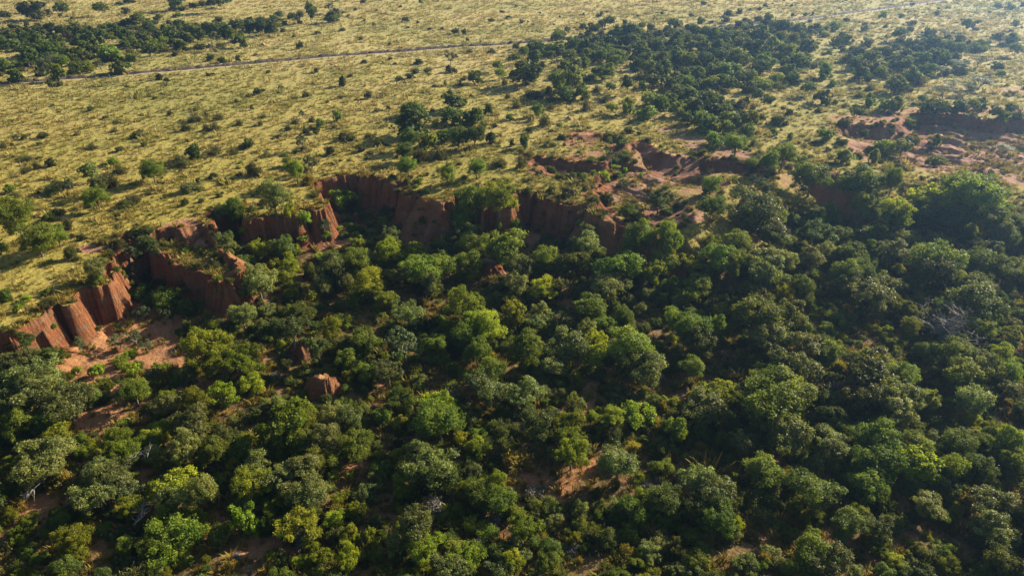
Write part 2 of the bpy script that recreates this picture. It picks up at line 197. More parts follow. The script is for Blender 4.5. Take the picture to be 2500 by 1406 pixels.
 (-4.67, 77.08, 1.5, 1.77, 2.67, 'g', 1, 'nearest mid green tree below the broad yellow green middle tree', 'trees of the gully wood'),
 (-3.01, 71.48, 2.12, 1.53, 2.8, 'g', 1, 'second nearest mid green tree below the broad yellow green middle tree', 'trees of the gully wood'),
 (79.46, 97.61, 2.43, 1.75, 3.2, 'g', 1, 'mid green tree up-left of the middle of the right photo edge', 'trees of the gully wood'),
 (-6.98, 108.56, 2.29, 1.67, 3.04, 'g', 1, 'mid green tree up-left of the tan mound at the wood edge', 'trees of the gully wood'),
 (-6.92, 102.71, 2.19, 1.58, 2.89, 'g', 1, 'nearest mid green tree left of the tan mound at the wood edge', 'trees of the gully wood'),
 (76.55, 117.15, 2.41, 1.82, 3.26, 'o', 1, 'dark green tree up-right of the top rows of the right wood', 'trees along the right hand scarps'),
 (-3.5, 51.86, 1.45, 1.05, 1.92, 'g', 1, 'second nearest mid green tree left of the orange footpath', 'trees of the gully wood'),
 (36.47, 48.16, 1.39, 1.0, 1.84, 'o', 1, 'second nearest dark green tree up-right of the bottom edge under the right wood', 'trees of the gully wood'),
 (84.78, 122.86, 2.59, 1.87, 3.42, 'g', 1, 'second nearest mid green tree down-right of the pinkish eroded slope', 'trees along the right hand scarps'),
 (-11.13, 100.55, 2.27, 1.64, 3.0, 'g', 1, 'second nearest mid green tree left of the tan mound at the wood edge', 'trees of the gully wood'),
 (71.71, 91.96, 2.43, 1.75, 3.21, 'g', 1, 'mid green tree left of the middle of the right photo edge', 'trees of the gully wood'),
 (39.68, 67.61, 1.55, 1.14, 2.08, 'o', 1, 'nearest dark green tree down-left of the golden grass glade', 'trees of the gully wood'),
 (-61.06, 74.68, 1.55, 1.43, 2.36, 'g', 1, 'mid green tree below the fluted sunlit red cliff', 'trees of the gully wood'),
 (23.57, 84.65, 1.5, 1.9, 2.8, 'g', 1, 'third nearest mid green tree down-left of the upper middle of the right wood', 'trees of the gully wood'),
 (35.4, 98.16, 1.66, 2.07, 3.06, 'g', 1, 'nearest mid green tree left of the upper middle of the right wood', 'trees of the gully wood'),
 (71.97, 87.3, 1.53, 1.9, 2.81, 'o', 1, 'dark green tree down-left of the middle of the right photo edge', 'trees of the gully wood'),
 (43.01, 76.89, 1.68, 1.28, 2.29, 'g', 1, 'mid green tree left of the golden grass glade', 'trees of the gully wood'),
 (46.71, 59.25, 1.58, 1.14, 2.08, 'g', 1, 'nearest mid green tree below the shady right middle wood', 'trees of the gully wood'),
 (-49.78, 114.68, 1.62, 2.43, 3.4, 'g', 1, 'mid green tree up-left of the broken dark red cliff', 'trees on the plateau grass'),
 (52.92, 96.36, 2.19, 1.57, 2.89, 'g', 1, 'fifth nearest mid green tree down-left of the top rows of the right wood', 'trees of the gully wood'),
 (66.74, 82.58, 1.96, 1.41, 2.59, 'g', 1, 'mid green tree right of the bare grey twigged tree', 'trees of the gully wood'),
 (44.89, 92.14, 1.69, 1.69, 2.71, 'g', 1, 'mid green tree down-right of the upper middle of the right wood', 'trees of the gully wood'),
 (64.69, 72.23, 1.43, 1.43, 2.29, 'g', 1, 'second nearest mid green tree up-right of the shady right middle wood', 'trees of the gully wood'),
 (45.32, 161.32, 2.75, 2.4, 4.05, 'o', 1, 'second nearest dark green tree above the long low shaded scarp', 'trees of the upper grove and slope'),
 (85.41, 108.43, 2.03, 1.76, 2.98, 'o', 1, 'nearest dark green tree above the middle of the right photo edge', 'trees of the gully wood'),
 (-73.58, 96.39, 2.45, 1.76, 3.23, 'g', 1, 'second nearest mid green tree below the left photo edge above the gully', 'trees of the gully wood'),
 (55.63, 136.08, 2.53, 1.9, 3.42, 'g', 1, 'broad fresh green bush above the small dark scarp right of centre', 'trees along the right hand scarps'),
 (-53.1, 90.98, 1.9, 1.37, 2.5, 'g', 1, 'mid green tree down-left of the red bluff with grassy top', 'trees of the gully wood'),
 (-31.25, 86.39, 1.83, 1.31, 2.41, 'g', 1, 'mid green tree above the tan earth pillar in the wood', 'trees of the gully wood'),
 (34.91, 111.89, 2.17, 1.59, 2.89, 'g', 1, 'mid green tree below the long low shaded scarp', 'trees along the right hand scarps'),
 (37.59, 102.9, 2.16, 1.56, 2.86, 'g', 1, 'mid green tree up-left of the upper middle of the right wood', 'trees of the gully wood'),
 (56.09, 97.05, 2.09, 1.5, 2.76, 'g', 1, 'third nearest mid green tree down-left of the top rows of the right wood', 'trees of the gully wood'),
 (51.45, 179.49, 2.84, 2.65, 4.35, 'o', 1, 'fifth nearest dark green tree above the long low shaded scarp', 'trees of the upper grove and slope'),
 (-39.82, 107.36, 1.91, 1.76, 2.91, 'o', 1, 'dark green tree down-right of the broken dark red cliff', 'trees of the gully wood'),
 (-14.06, 67.99, 1.56, 1.12, 2.06, 'g', 1, 'nearest mid green tree below the open pale crowned tree', 'trees of the gully wood'),
 (-22.12, 76.06, 1.39, 1.39, 2.23, 'g', 1, 'mid green tree up-right of the tan earth pillar in the wood', 'trees of the gully wood'),
 (-10.65, 78.76, 1.43, 1.43, 2.28, 'g', 1, 'mid green tree right of the open pale crowned tree', 'trees of the gully wood'),
 (57.01, 77.3, 1.5, 1.25, 2.15, 'o', 1, 'dark green tree below the bare grey twigged tree', 'trees of the gully wood'),
 (-14.36, 167.12, 2.84, 2.11, 3.81, 'o', 1, 'nearest dark green tree right of the large dark plain tree', 'trees on the plateau grass'),
 (-207.86, 321.0, 5.38, 3.87, 5.67, 'o', 1, 'nearest dark green tree right of the top left photo corner', 'trees beyond and along the track'),
 (-15.43, 179.28, 3.19, 2.3, 4.1, 'o', 1, 'dark green tree up-right of the large dark plain tree', 'trees on the plateau grass'),
 (72.57, 124.29, 1.7, 2.14, 3.16, 'g', 1, 'mid green tree below the twin trees on the pinkish slope', 'trees along the right hand scarps'),
 (-19.03, 73.37, 1.45, 1.04, 1.91, 'g', 1, 'mid green tree right of the tan earth pillar in the wood', 'trees of the gully wood'),
 (38.5, 65.05, 1.43, 1.03, 1.89, 'o', 1, 'second nearest dark green tree down-left of the golden grass glade', 'trees of the gully wood'),
 (23.94, 74.33, 1.55, 1.12, 2.05, 'g', 1, 'mid green tree up-left of the domed tree row at lower right', 'trees of the gully wood'),
 (16.45, 86.27, 1.42, 1.42, 2.27, 'g', 1, 'third nearest mid green tree below the grassy nose of the gully rim', 'trees of the gully wood'),
 (-126.74, 268.13, 3.8, 3.28, 5.08, 'o', 1, 'second nearest dark green tree up-right of the short stout plain tree', 'trees beyond and along the track'),
 (-8.67, 166.67, 2.5, 2.14, 3.64, 'g', 1, 'mid green tree right of the large dark plain tree', 'trees on the plateau grass'),
 (13.03, 84.65, 1.5, 1.21, 2.11, 'g', 1, 'second nearest mid green tree above the pale creamy leaved tree', 'trees of the gully wood'),
 (60.16, 120.38, 1.95, 1.65, 2.82, 'g', 1, 'second nearest mid green tree left of the top rows of the right wood', 'trees along the right hand scarps'),
 (88.09, 121.67, 2.06, 1.48, 2.72, 'g', 1, 'third nearest mid green tree down-right of the pinkish eroded slope', 'trees along the right hand scarps'),
 (82.49, 117.21, 2.02, 1.46, 2.67, 'o', 1, 'dark green tree down-right of the pinkish eroded slope', 'trees along the right hand scarps'),
 (56.05, 95.2, 1.74, 1.25, 2.29, 'g', 1, 'fourth nearest mid green tree down-left of the top rows of the right wood', 'trees of the gully wood'),
 (28.92, 94.13, 2.05, 1.48, 2.71, 'g', 1, 'nearest mid green tree down-left of the upper middle of the right wood', 'trees of the gully wood'),
 (107.79, 175.08, 2.97, 2.13, 3.91, 'o', 1, 'dark green tree up-left of the long dark red scarp', 'trees of the upper grove and slope'),
 (-70.25, 128.34, 1.88, 1.73, 2.85, 'g', 1, 'glossy round bright green bush alone on the grass near the rim', 'trees on the plateau grass'),
 (-8.16, 148.32, 2.11, 1.95, 3.22, 'o', 1, 'second nearest dark green tree right of the large dark plain tree', 'trees on the plateau grass'),
 (13.56, 198.29, 2.52, 2.72, 4.23, 'g', 1, 'nearest mid green tree right of the big near edge grove tree', 'trees of the upper grove and slope'),
 (-72.58, 99.71, 1.54, 1.41, 2.33, 'g', 1, 'mid green tree down-right of the left photo edge above the gully', 'trees of the gully wood'),
 (83.88, 150.6, 2.31, 1.81, 3.19, 'g', 1, 'mid green tree up-left of the twin trees on the pinkish slope', 'trees along the right hand scarps'),
 (-73.83, 114.46, 1.83, 1.42, 2.52, 'g', 1, 'mid green tree down-left of the glossy round green bush', 'trees on the plateau grass'),
 (-145.39, 246.74, 3.76, 2.71, 4.61, 'p', 1, 'nearest dark green tree above the wide belt tree with visible trunk', 'trees beyond and along the track'),
 (47.37, 141.63, 2.32, 1.67, 3.07, 'g', 1, 'second nearest mid green tree up-right of the long low shaded scarp', 'trees along the right hand scarps'),
 (-17.85, 103.13, 1.86, 1.34, 2.45, 'g', 1, 'mid green tree below the shaded ribbed gully wall', 'trees of the gully wood'),
 (36.72, 91.53, 1.69, 1.22, 2.23, 'g', 1, 'nearest mid green tree below the upper middle of the right wood', 'trees of the gully wood'),
 (-41.87, 127.44, 1.73, 1.73, 2.77, 'g', 1, 'mid green tree up-left of the lime tree in the shaded gully', 'trees on the plateau grass'),
 (-12.42, 126.11, 1.72, 1.72, 2.75, 'g', 1, 'nearest mid green tree up-right of the shaded ribbed gully wall', 'trees on the plateau grass'),
 (51.29, 132.03, 1.78, 1.78, 2.85, 'g', 1, 'mid green tree right of the long low shaded scarp', 'trees along the right hand scarps'),
 (79.41, 105.96, 1.53, 1.53, 2.45, 'o', 1, 'second nearest dark green tree up-left of the middle of the right photo edge', 'trees of the gully wood'),
 (108.08, 196.51, 2.69, 2.29, 3.91, 'o', 1, 'second nearest dark green tree down-left of the thin scrub at the upper right', 'trees of the upper grove and slope'),
 (45.91, 174.9, 2.61, 1.88, 3.44, 'o', 1, 'third nearest dark green tree above the long low shaded scarp', 'trees of the upper grove and slope'),
 (33.56, 71.89, 1.61, 1.16, 2.12, 'g', 1, 'mid green tree up-right of the domed tree row at lower right', 'trees of the gully wood'),
 (-25.11, 172.86, 2.75, 1.98, 3.63, 'o', 1, 'dark green tree above the large dark plain tree', 'trees on the plateau grass'),
 (70.62, 96.81, 1.77, 1.27, 2.33, 'g', 1, 'second nearest mid green tree above the bare grey twigged tree', 'trees of the gully wood'),
 (-152.99, 225.11, 2.82, 2.59, 4.49, 'p', 1, 'dark green tree left of the wide belt tree with visible trunk', 'trees beyond and along the track'),
 (73.85, 233.36, 2.91, 2.68, 4.42, 'o', 1, 'fourth nearest dark green tree down-left of the top right end of the grove', 'trees of the upper grove and slope'),
 (44.49, 148.54, 1.97, 1.8, 2.98, 'g', 1, 'nearest mid green tree up-right of the long low shaded scarp', 'trees of the upper grove and slope'),
 (48.22, 115.82, 1.63, 1.48, 2.46, 'g', 1, 'mid green tree up-right of the upper middle of the right wood', 'trees along the right hand scarps'),
 (61.87, 106.07, 1.53, 1.39, 2.31, 'g', 1, 'nearest mid green tree down-left of the top rows of the right wood', 'trees of the gully wood'),
 (-134.12, 239.13, 3.2, 2.5, 4.3, 'g', 1, 'mid green tree right of the wide belt tree with visible trunk', 'trees beyond and along the track'),
 (14.44, 188.05, 2.59, 2.0, 3.55, 'o', 1, 'dark green tree down-right of the big near edge grove tree', 'trees of the upper grove and slope'),
 (83.91, 247.17, 3.3, 2.57, 4.37, 'o', 1, 'second nearest dark green tree below the top right end of the grove', 'trees of the upper grove and slope'),
 (58.68, 111.05, 1.71, 1.27, 2.29, 'g', 1, 'nearest mid green tree left of the top rows of the right wood', 'trees of the gully wood'),
 (68.3, 112.65, 2.08, 1.5, 2.75, 'o', 1, 'dark green tree above the top rows of the right wood', 'trees along the right hand scarps'),
 (45.12, 281.81, 3.98, 2.87, 4.67, 'o', 1, 'tallest dark dome at the back edge of the upper grove', 'trees of the upper grove and slope'),
 (44.9, 199.85, 2.93, 2.11, 3.86, 'g', 1, 'fourth nearest mid green tree down-right of the tallest grove dome', 'trees of the upper grove and slope'),
 (-11.79, 148.25, 1.81, 1.81, 2.9, 'o', 1, 'second nearest dark green tree down-right of the large dark plain tree', 'trees on the plateau grass'),
 (-22.58, 147.5, 1.96, 1.62, 2.8, 'o', 1, 'dark green tree below the large dark plain tree', 'trees on the plateau grass'),
 (47.28, 216.08, 2.72, 2.28, 3.91, 'o', 1, 'fourth nearest dark green tree down-right of the tallest grove dome', 'trees of the upper grove and slope'),
 (36.17, 182.96, 2.35, 1.96, 3.37, 'g', 1, 'second nearest mid green tree below the tallest grove dome', 'trees of the upper grove and slope'),
 (56.73, 228.6, 2.86, 2.4, 4.11, 'g', 1, 'third nearest mid green tree down-right of the tallest grove dome', 'trees of the upper grove and slope'),
 (103.09, 251.92, 3.12, 2.62, 4.42, 'o', 1, 'second nearest dark green tree down-right of the top right end of the grove', 'trees of the upper grove and slope'),
 (92.41, 228.77, 2.86, 2.4, 4.12, 'g', 1, 'second nearest mid green tree up-left of the dark slope bush with long shadow', 'trees of the upper grove and slope'),
 (52.51, 164.57, 2.15, 1.79, 3.08, 'g', 1, 'fifth nearest mid green tree up-right of the long low shaded scarp', 'trees of the upper grove and slope'),
 (44.43, 244.75, 3.27, 2.36, 4.16, 'o', 1, 'nearest dark green tree down-right of the tallest grove dome', 'trees of the upper grove and slope'),
 (34.07, 170.67, 2.39, 1.72, 3.15, 'g', 1, 'mid green tree up-left of the long low shaded scarp', 'trees of the upper grove and slope'),
 (69.55, 207.78, 2.83, 2.04, 3.74, 'o', 1, 'fourth nearest dark green tree below the top right end of the grove', 'trees of the upper grove and slope'),
 (27.76, 251.4, 3.59, 2.58, 4.38, 'o', 1, 'second nearest dark green tree down-left of the tallest grove dome', 'trees of the upper grove and slope'),
 (65.57, 89.23, 1.56, 1.12, 2.06, 'g', 1, 'nearest mid green tree above the bare grey twigged tree', 'trees of the gully wood'),
 (-18.83, 149.07, 1.82, 1.66, 2.75, 'g', 1, 'mid green tree down-right of the large dark plain tree', 'trees on the plateau grass'),
 (-20.76, 131.11, 1.64, 1.48, 2.47, 'g', 1, 'second nearest mid green tree below the large dark plain tree', 'trees on the plateau grass'),
 (38.16, 178.04, 1.94, 2.13, 3.3, 'g', 1, 'third nearest mid green tree above the long low shaded scarp', 'trees of the upper grove and slope'),
 (41.82, 173.45, 2.07, 1.89, 3.13, 'g', 1, 'second nearest mid green tree above the long low shaded scarp', 'trees of the upper grove and slope'),
 (47.61, 159.52, 1.93, 1.76, 2.91, 'g', 1, 'nearest mid green tree above the long low shaded scarp', 'trees of the upper grove and slope'),
 (53.99, 155.02, 1.73, 1.9, 2.93, 'o', 1, 'dark green tree up-right of the long low shaded scarp', 'trees of the upper grove and slope'),
 (-14.9, 152.9, 2.02, 1.5, 2.71, 'o', 1, 'nearest dark green tree down-right of the large dark plain tree', 'trees on the plateau grass'),
 (-22.74, 139.66, 1.87, 1.38, 2.5, 'g', 1, 'nearest mid green tree below the large dark plain tree', 'trees on the plateau grass'),
 (47.69, 229.58, 2.87, 2.18, 3.9, 'g', 1, 'nearest mid green tree down-right of the tallest grove dome', 'trees of the upper grove and slope'),
 (77.46, 220.2, 2.77, 2.1, 3.76, 'o', 1, 'third nearest dark green tree below the top right end of the grove', 'trees of the upper grove and slope'),
 (61.48, 201.72, 2.56, 1.94, 3.47, 'o', 1, 'fifth nearest dark green tree below the top right end of the grove', 'trees of the upper grove and slope'),
 (-160.87, 246.67, 3.76, 2.71, 4.51, 'g', 1, 'second nearest mid green tree left of the wide belt tree with visible trunk', 'trees beyond and along the track'),
 (28.82, 238.92, 3.2, 2.31, 4.11, 'o', 1, 'third nearest dark green tree down-left of the tallest grove dome', 'trees of the upper grove and slope'),
 (64.39, 215.89, 2.93, 2.11, 3.86, 'g', 1, 'third nearest mid green tree down-left of the top right end of the grove', 'trees of the upper grove and slope'),
 (70.66, 105.56, 1.65, 1.19, 2.18, 'g', 1, 'nearest mid green tree down-right of the top rows of the right wood', 'trees of the gully wood'),
 (-67.39, 141.22, 1.52, 1.76, 2.68, 'o', 1, 'dark green tree up-right of the glossy round green bush', 'trees on the plateau grass'),
 (-158.42, 252.99, 2.65, 2.65, 4.24, 'g', 1, 'nearest mid green tree left of the wide belt tree with visible trunk', 'trees beyond and along the track'),
 (53.77, 235.57, 2.48, 2.48, 3.98, 'g', 1, 'second nearest mid green tree down-right of the tallest grove dome', 'trees of the upper grove and slope'),
 (42.05, 217.11, 2.31, 2.31, 3.7, 'o', 1, 'fifth nearest dark green tree below the tallest grove dome', 'trees of the upper grove and slope'),
 (30.0, 175.35, 1.92, 1.92, 3.07, 'g', 1, 'mid green tree up-right of the red pits in the grass', 'trees of the upper grove and slope'),
 (54.72, 210.03, 2.25, 2.25, 3.59, 'o', 1, 'fifth nearest dark green tree down-right of the tallest grove dome', 'trees of the upper grove and slope'),
 (104.17, 211.15, 2.26, 2.26, 3.61, 'o', 1, 'dark green tree up-right of the dark slope bush with long shadow', 'trees of the upper grove and slope'),
 (117.83, 207.37, 2.22, 2.22, 3.55, 'o', 1, 'nearest dark green tree down-left of the thin scrub at the upper right', 'trees of the upper grove and slope'),
 (113.12, 174.24, 1.91, 1.91, 3.05, 'o', 1, 'dark green tree above the long dark red scarp', 'trees of the upper grove and slope'),
 (37.24, 121.56, 1.41, 1.41, 2.26, 'g', 1, 'mid green tree down-right of the long low shaded scarp', 'trees along the right hand scarps'),
 (94.76, 272.35, 3.09, 2.56, 4.36, 'o', 1, 'nearest dark green tree down-right of the top right end of the grove', 'trees of the upper grove and slope'),
 (49.74, 150.86, 1.84, 1.5, 2.61, 'g', 1, 'third nearest mid green tree up-right of the long low shaded scarp', 'trees of the upper grove and slope'),
 (140.1, 235.63, 2.71, 2.25, 3.87, 'o', 1, 'dark green tree up-left of the thin scrub at the upper right', 'trees of the upper grove and slope'),
 (71.09, 153.59, 1.87, 1.53, 2.65, 'g', 1, 'mid green tree left of the small dark red scarp', 'trees of the upper grove and slope'),
 (14.66, 103.95, 1.4, 1.09, 1.93, 'g', 1, 'mid green tree down-left of the grassy nose of the gully rim', 'trees of the gully wood'),
 (-135.87, 210.73, 1.84, 2.68, 3.79, 'g', 1, 'second nearest mid green tree down-left of the wide belt tree with visible trunk', 'trees beyond and along the track'),
 (-7.06, 130.13, 1.77, 1.27, 2.33, 'g', 1, 'second nearest mid green tree up-right of the shaded ribbed gully wall', 'trees on the plateau grass'),
 (34.85, 236.0, 2.94, 2.12, 3.88, 'o', 1, 'third nearest dark green tree below the tallest grove dome', 'trees of the upper grove and slope'),
 (57.56, 201.8, 2.56, 1.84, 3.38, 'g', 1, 'fifth nearest mid green tree down-left of the top right end of the grove', 'trees of the upper grove and slope'),
 (48.26, 188.33, 2.41, 1.74, 3.18, 'o', 1, 'seventh nearest dark green tree above the long low shaded scarp', 'trees of the upper grove and slope'),
 (68.98, 138.64, 1.86, 1.34, 2.46, 'g', 1, 'mid green tree down-left of the small dark red scarp', 'trees along the right hand scarps'),
 (89.94, 112.85, 1.6, 1.15, 2.11, 'g', 1, 'mid green tree above the middle of the right photo edge', 'trees along the right hand scarps'),
 (21.12, 113.77, 1.72, 1.24, 2.27, 'g', 1, 'low green bush on top of the gully nose', 'trees on the plateau grass'),
 (-184.82, 265.85, 2.77, 2.51, 4.17, 'o', 1, 'nearest dark green tree below the top left photo corner', 'trees beyond and along the track'),
 (-142.54, 266.84, 2.78, 2.52, 4.19, 'o', 1, 'second nearest dark green tree up-left of the short stout plain tree', 'trees beyond and along the track'),
 (19.02, 189.37, 1.86, 2.06, 3.18, 'g', 1, 'mid green tree down-right of the big near edge grove tree', 'trees of the upper grove and slope'),
 (44.94, 190.19, 1.87, 2.07, 3.19, 'o', 1, 'sixth nearest dark green tree down-right of the tallest grove dome', 'trees of the upper grove and slope'),
 (62.44, 230.21, 2.44, 2.21, 3.67, 'o', 1, 'seventh nearest dark green tree down-left of the top right end of the grove', 'trees of the upper grove and slope'),
 (95.52, 214.04, 2.28, 2.07, 3.44, 'g', 1, 'mid green tree above the dark slope bush with long shadow', 'trees of the upper grove and slope'),
 (82.92, 184.88, 2.01, 1.82, 3.02, 'o', 1, 'dark bush with a long shadow on the pale slope right of the grove', 'trees of the upper grove and slope'),
 (42.63, 165.96, 1.83, 1.65, 2.75, 'o', 1, 'nearest dark green tree above the long low shaded scarp', 'trees of the upper grove and slope'),
 (56.58, 165.86, 1.83, 1.65, 2.75, 'g', 1, 'third nearest mid green tree left of the dark slope bush with long shadow', 'trees of the upper grove and slope'),
 (99.52, 177.65, 1.94, 1.75, 2.92, 'g', 1, 'second nearest mid green tree up-right of the small dark red scarp', 'trees of the upper grove and slope'),
 (139.29, 228.94, 2.42, 2.2, 3.65, 'o', 1, 'dark green tree down-right of the thin scrub at the upper right', 'trees of the upper grove and slope'),
 (57.37, 117.85, 1.41, 1.26, 2.1, 'g', 1, 'third nearest mid green tree left of the top rows of the right wood', 'trees along the right hand scarps'),
 (8.16, 251.69, 2.88, 2.13, 3.86, 'o', 1, 'dark green tree right of the spot where the track meets the grove', 'trees of the upper grove and slope'),
 (24.57, 237.24, 2.73, 2.02, 3.66, 'g', 1, 'mid green tree down-left of the tallest grove dome', 'trees of the upper grove and slope'),
 (59.68, 264.47, 3.01, 2.23, 4.03, 'o', 1, 'nearest dark green tree right of the tallest grove dome', 'trees of the upper grove and slope'),
 (41.36, 203.55, 2.39, 1.75, 3.18, 'o', 1, 'sixth nearest dark green tree below the tallest grove dome', 'trees of the upper grove and slope'),
 (84.71, 216.33, 2.52, 1.86, 3.37, 'o', 1, 'second nearest dark green tree up-left of the dark slope bush with long shadow', 'trees of the upper grove and slope'),
 (68.33, 217.8, 2.53, 1.87, 3.38, 'g', 1, 'second nearest mid green tree below the top right end of the grove', 'trees of the upper grove and slope'),
 (82.02, 230.47, 2.88, 2.07, 3.8, 'g', 1, 'nearest mid green tree below the top right end of the grove', 'trees of the upper grove and slope'),
 (70.42, 198.76, 2.53, 1.82, 3.34, 'g', 1, 'nearest mid green tree left of the dark slope bush with long shadow', 'trees of the upper grove and slope'),
 (-119.84, 265.57, 2.52, 2.52, 4.03, 'o', 1, 'third nearest dark green tree up-right of the short stout plain tree', 'trees beyond and along the track'),
 (-182.72, 269.7, 2.81, 2.29, 3.97, 'o', 1, 'second nearest dark green tree below the top left photo corner', 'trees beyond and along the track'),
 (-120.97, 218.33, 2.33, 1.89, 3.28, 'o', 1, 'dark green tree down-left of the short stout plain tree', 'trees beyond and along the track'),
 (-10.71, 207.5, 2.22, 1.8, 3.13, 'o', 1, 'dark green tree left of the big near edge grove tree', 'trees on the plateau grass'),
 (43.99, 263.37, 2.75, 2.23, 3.88, 'o', 1, 'nearest dark green tree below the tallest grove dome', 'trees of the upper grove and slope'),
 (50.78, 253.83, 2.66, 2.16, 3.75, 'o', 1, 'second nearest dark green tree down-right of the tallest grove dome', 'trees of the upper grove and slope'),
 (43.79, 232.32, 2.46, 1.99, 3.47, 'o', 1, 'third nearest dark green tree down-right of the tallest grove dome', 'trees of the upper grove and slope'),
 (41.86, 183.96, 2.0, 1.61, 2.81, 'o', 1, 'sixth nearest dark green tree above the long low shaded scarp', 'trees of the upper grove and slope'),
 (82.43, 206.22, 2.21, 1.79, 3.12, 'o', 1, 'nearest dark green tree up-left of the dark slope bush with long shadow', 'trees of the upper grove and slope'),
 (60.54, 216.86, 2.31, 1.87, 3.26, 'g', 1, 'fourth nearest mid green tree down-left of the top right end of the grove', 'trees of the upper grove and slope'),
 (152.72, 249.25, 2.62, 2.13, 3.7, 'o', 1, 'dark green tree up-right of the thin scrub at the upper right', 'trees of the upper grove and slope'),
 (6.75, 234.36, 2.7, 1.94, 3.56, 'o', 1, 'dark green tree above the big near edge grove tree', 'trees of the upper grove and slope'),
 (34.54, 259.68, 2.96, 2.13, 3.91, 'o', 1, 'nearest dark green tree down-left of the tallest grove dome', 'trees of the upper grove and slope'),
 (71.05, 250.02, 2.86, 2.06, 3.78, 'g', 1, 'second nearest mid green tree down-left of the top right end of the grove', 'trees of the upper grove and slope'),
 (67.09, 196.6, 2.31, 1.67, 3.05, 'g', 1, 'second nearest mid green tree left of the dark slope bush with long shadow', 'trees of the upper grove and slope'),
 (-136.69, 259.53, 2.47, 2.21, 3.69, 'o', 1, 'nearest dark green tree up-left of the short stout plain tree', 'trees beyond and along the track'),
 (-104.2, 265.61, 2.52, 2.26, 4.16, 'p', 1, 'nearest dark green tree up-right of the track bend on the left plain', 'trees beyond and along the track'),
 (-98.28, 261.29, 2.23, 2.49, 3.83, 'o', 1, 'second nearest dark green tree up-right of the track bend on the left plain', 'trees beyond and along the track'),
 (-147.33, 208.96, 1.83, 2.04, 3.14, 'g', 1, 'third nearest mid green tree down-left of the wide belt tree with visible trunk', 'trees beyond and along the track'),
 (108.96, 291.94, 2.74, 2.46, 4.11, 'o', 1, 'dark green tree right of the top right end of the grove', 'trees of the upper grove and slope'),
 (92.87, 256.78, 2.44, 2.19, 3.66, 'g', 1, 'mid green tree down-right of the top right end of the grove', 'trees of the upper grove and slope'),
 (50.14, 203.67, 1.99, 1.78, 2.97, 'g', 1, 'fifth nearest mid green tree down-right of the tallest grove dome', 'trees of the upper grove and slope'),
 (50.38, 158.81, 1.44, 1.62, 2.48, 'g', 1, 'fourth nearest mid green tree up-right of the long low shaded scarp', 'trees of the upper grove and slope'),
 (96.34, 178.11, 1.77, 1.58, 2.65, 'g', 1, 'nearest mid green tree up-right of the small dark red scarp', 'trees of the upper grove and slope'),
 (133.92, 232.08, 2.23, 2.0, 3.34, 'o', 1, 'nearest dark green tree left of the thin scrub at the upper right', 'trees of the upper grove and slope'),
 (-86.2, 314.27, 2.35, 3.24, 5.14, 'p', 1, 'dark green tree left of the lone top edge tree', 'trees beyond and along the track'),
 (-163.45, 273.57, 2.84, 2.05, 3.76, 'o', 1, 'nearest dark green tree up-left of the wide belt tree with visible trunk', 'trees beyond and along the track'),
 (-104.48, 292.48, 3.02, 2.18, 3.98, 'o', 1, 'third nearest dark green tree up-right of the track bend on the left plain', 'trees beyond and along the track'),
 (-94.55, 285.23, 2.15, 2.97, 4.26, 'o', 1, 'dark green tree above the open grass below the track', 'trees beyond and along the track'),
 (40.3, 261.86, 2.74, 1.97, 3.61, 'o', 1, 'second nearest dark green tree below the tallest grove dome', 'trees of the upper grove and slope'),
 (16.91, 224.53, 2.38, 1.72, 3.15, 'o', 1, 'dark green tree right of the big near edge grove tree', 'trees of the upper grove and slope'),
 (22.25, 226.13, 2.4, 1.73, 3.17, 'g', 1, 'second nearest mid green tree right of the big near edge grove tree', 'trees of the upper grove and slope'),
 (29.7, 219.05, 2.33, 1.68, 3.08, 'g', 1, 'nearest mid green tree below the tallest grove dome', 'trees of the upper grove and slope'),
 (184.08, 264.99, 2.77, 1.99, 3.65, 'o', 1, 'dark green tree below the top right photo corner', 'trees of the upper grove and slope'),
 (77.63, 275.53, 2.87, 2.06, 3.78, 'g', 1, 'nearest mid green tree down-left of the top right end of the grove', 'trees of the upper grove and slope'),
 (80.45, 270.47, 2.82, 2.03, 3.72, 'o', 1, 'second nearest dark green tree down-left of the top right end of the grove', 'trees of the upper grove and slope'),
 (84.96, 270.16, 2.81, 2.03, 3.72, 'o', 1, 'nearest dark green tree down-left of the top right end of the grove', 'trees of the upper grove and slope'),
 (90.63, 273.63, 2.85, 2.05, 3.76, 'o', 1, 'nearest dark green tree below the top right end of the grove', 'trees of the upper grove and slope'),
 (63.42, 254.1, 2.66, 1.92, 3.51, 'o', 1, 'third nearest dark green tree right of the tallest grove dome', 'trees of the upper grove and slope'),
 (76.73, 256.77, 2.69, 1.94, 3.55, 'o', 1, 'third nearest dark green tree down-left of the top right end of the grove', 'trees of the upper grove and slope'),
 (88.41, 226.89, 2.41, 1.73, 3.18, 'o', 1, 'third nearest dark green tree up-left of the dark slope bush with long shadow', 'trees of the upper grove and slope'),
 (54.21, 175.52, 1.92, 1.38, 2.54, 'o', 1, 'fourth nearest dark green tree above the long low shaded scarp', 'trees of the upper grove and slope'),
 (124.79, 224.39, 2.38, 1.72, 3.15, 'o', 1, 'second nearest dark green tree left of the thin scrub at the upper right', 'trees of the upper grove and slope'),
 (92.43, 144.37, 1.65, 1.18, 2.17, 'g', 1, 'mid green tree up-right of the pinkish eroded slope', 'trees along the right hand scarps'),
 (-174.08, 254.77, 2.91, 2.09, 3.84, 'o', 1, 'third nearest dark green tree below the top left photo corner', 'trees beyond and along the track'),
 (-172.33, 285.9, 2.42, 2.42, 3.88, 'o', 1, 'second nearest dark green tree up-left of the wide belt tree with visible trunk', 'trees beyond and along the track'),
 (-152.16, 269.56, 2.3, 2.3, 3.68, 'o', 1, 'nearest dark green tree up-right of the wide belt tree with visible trunk', 'trees beyond and along the track'),
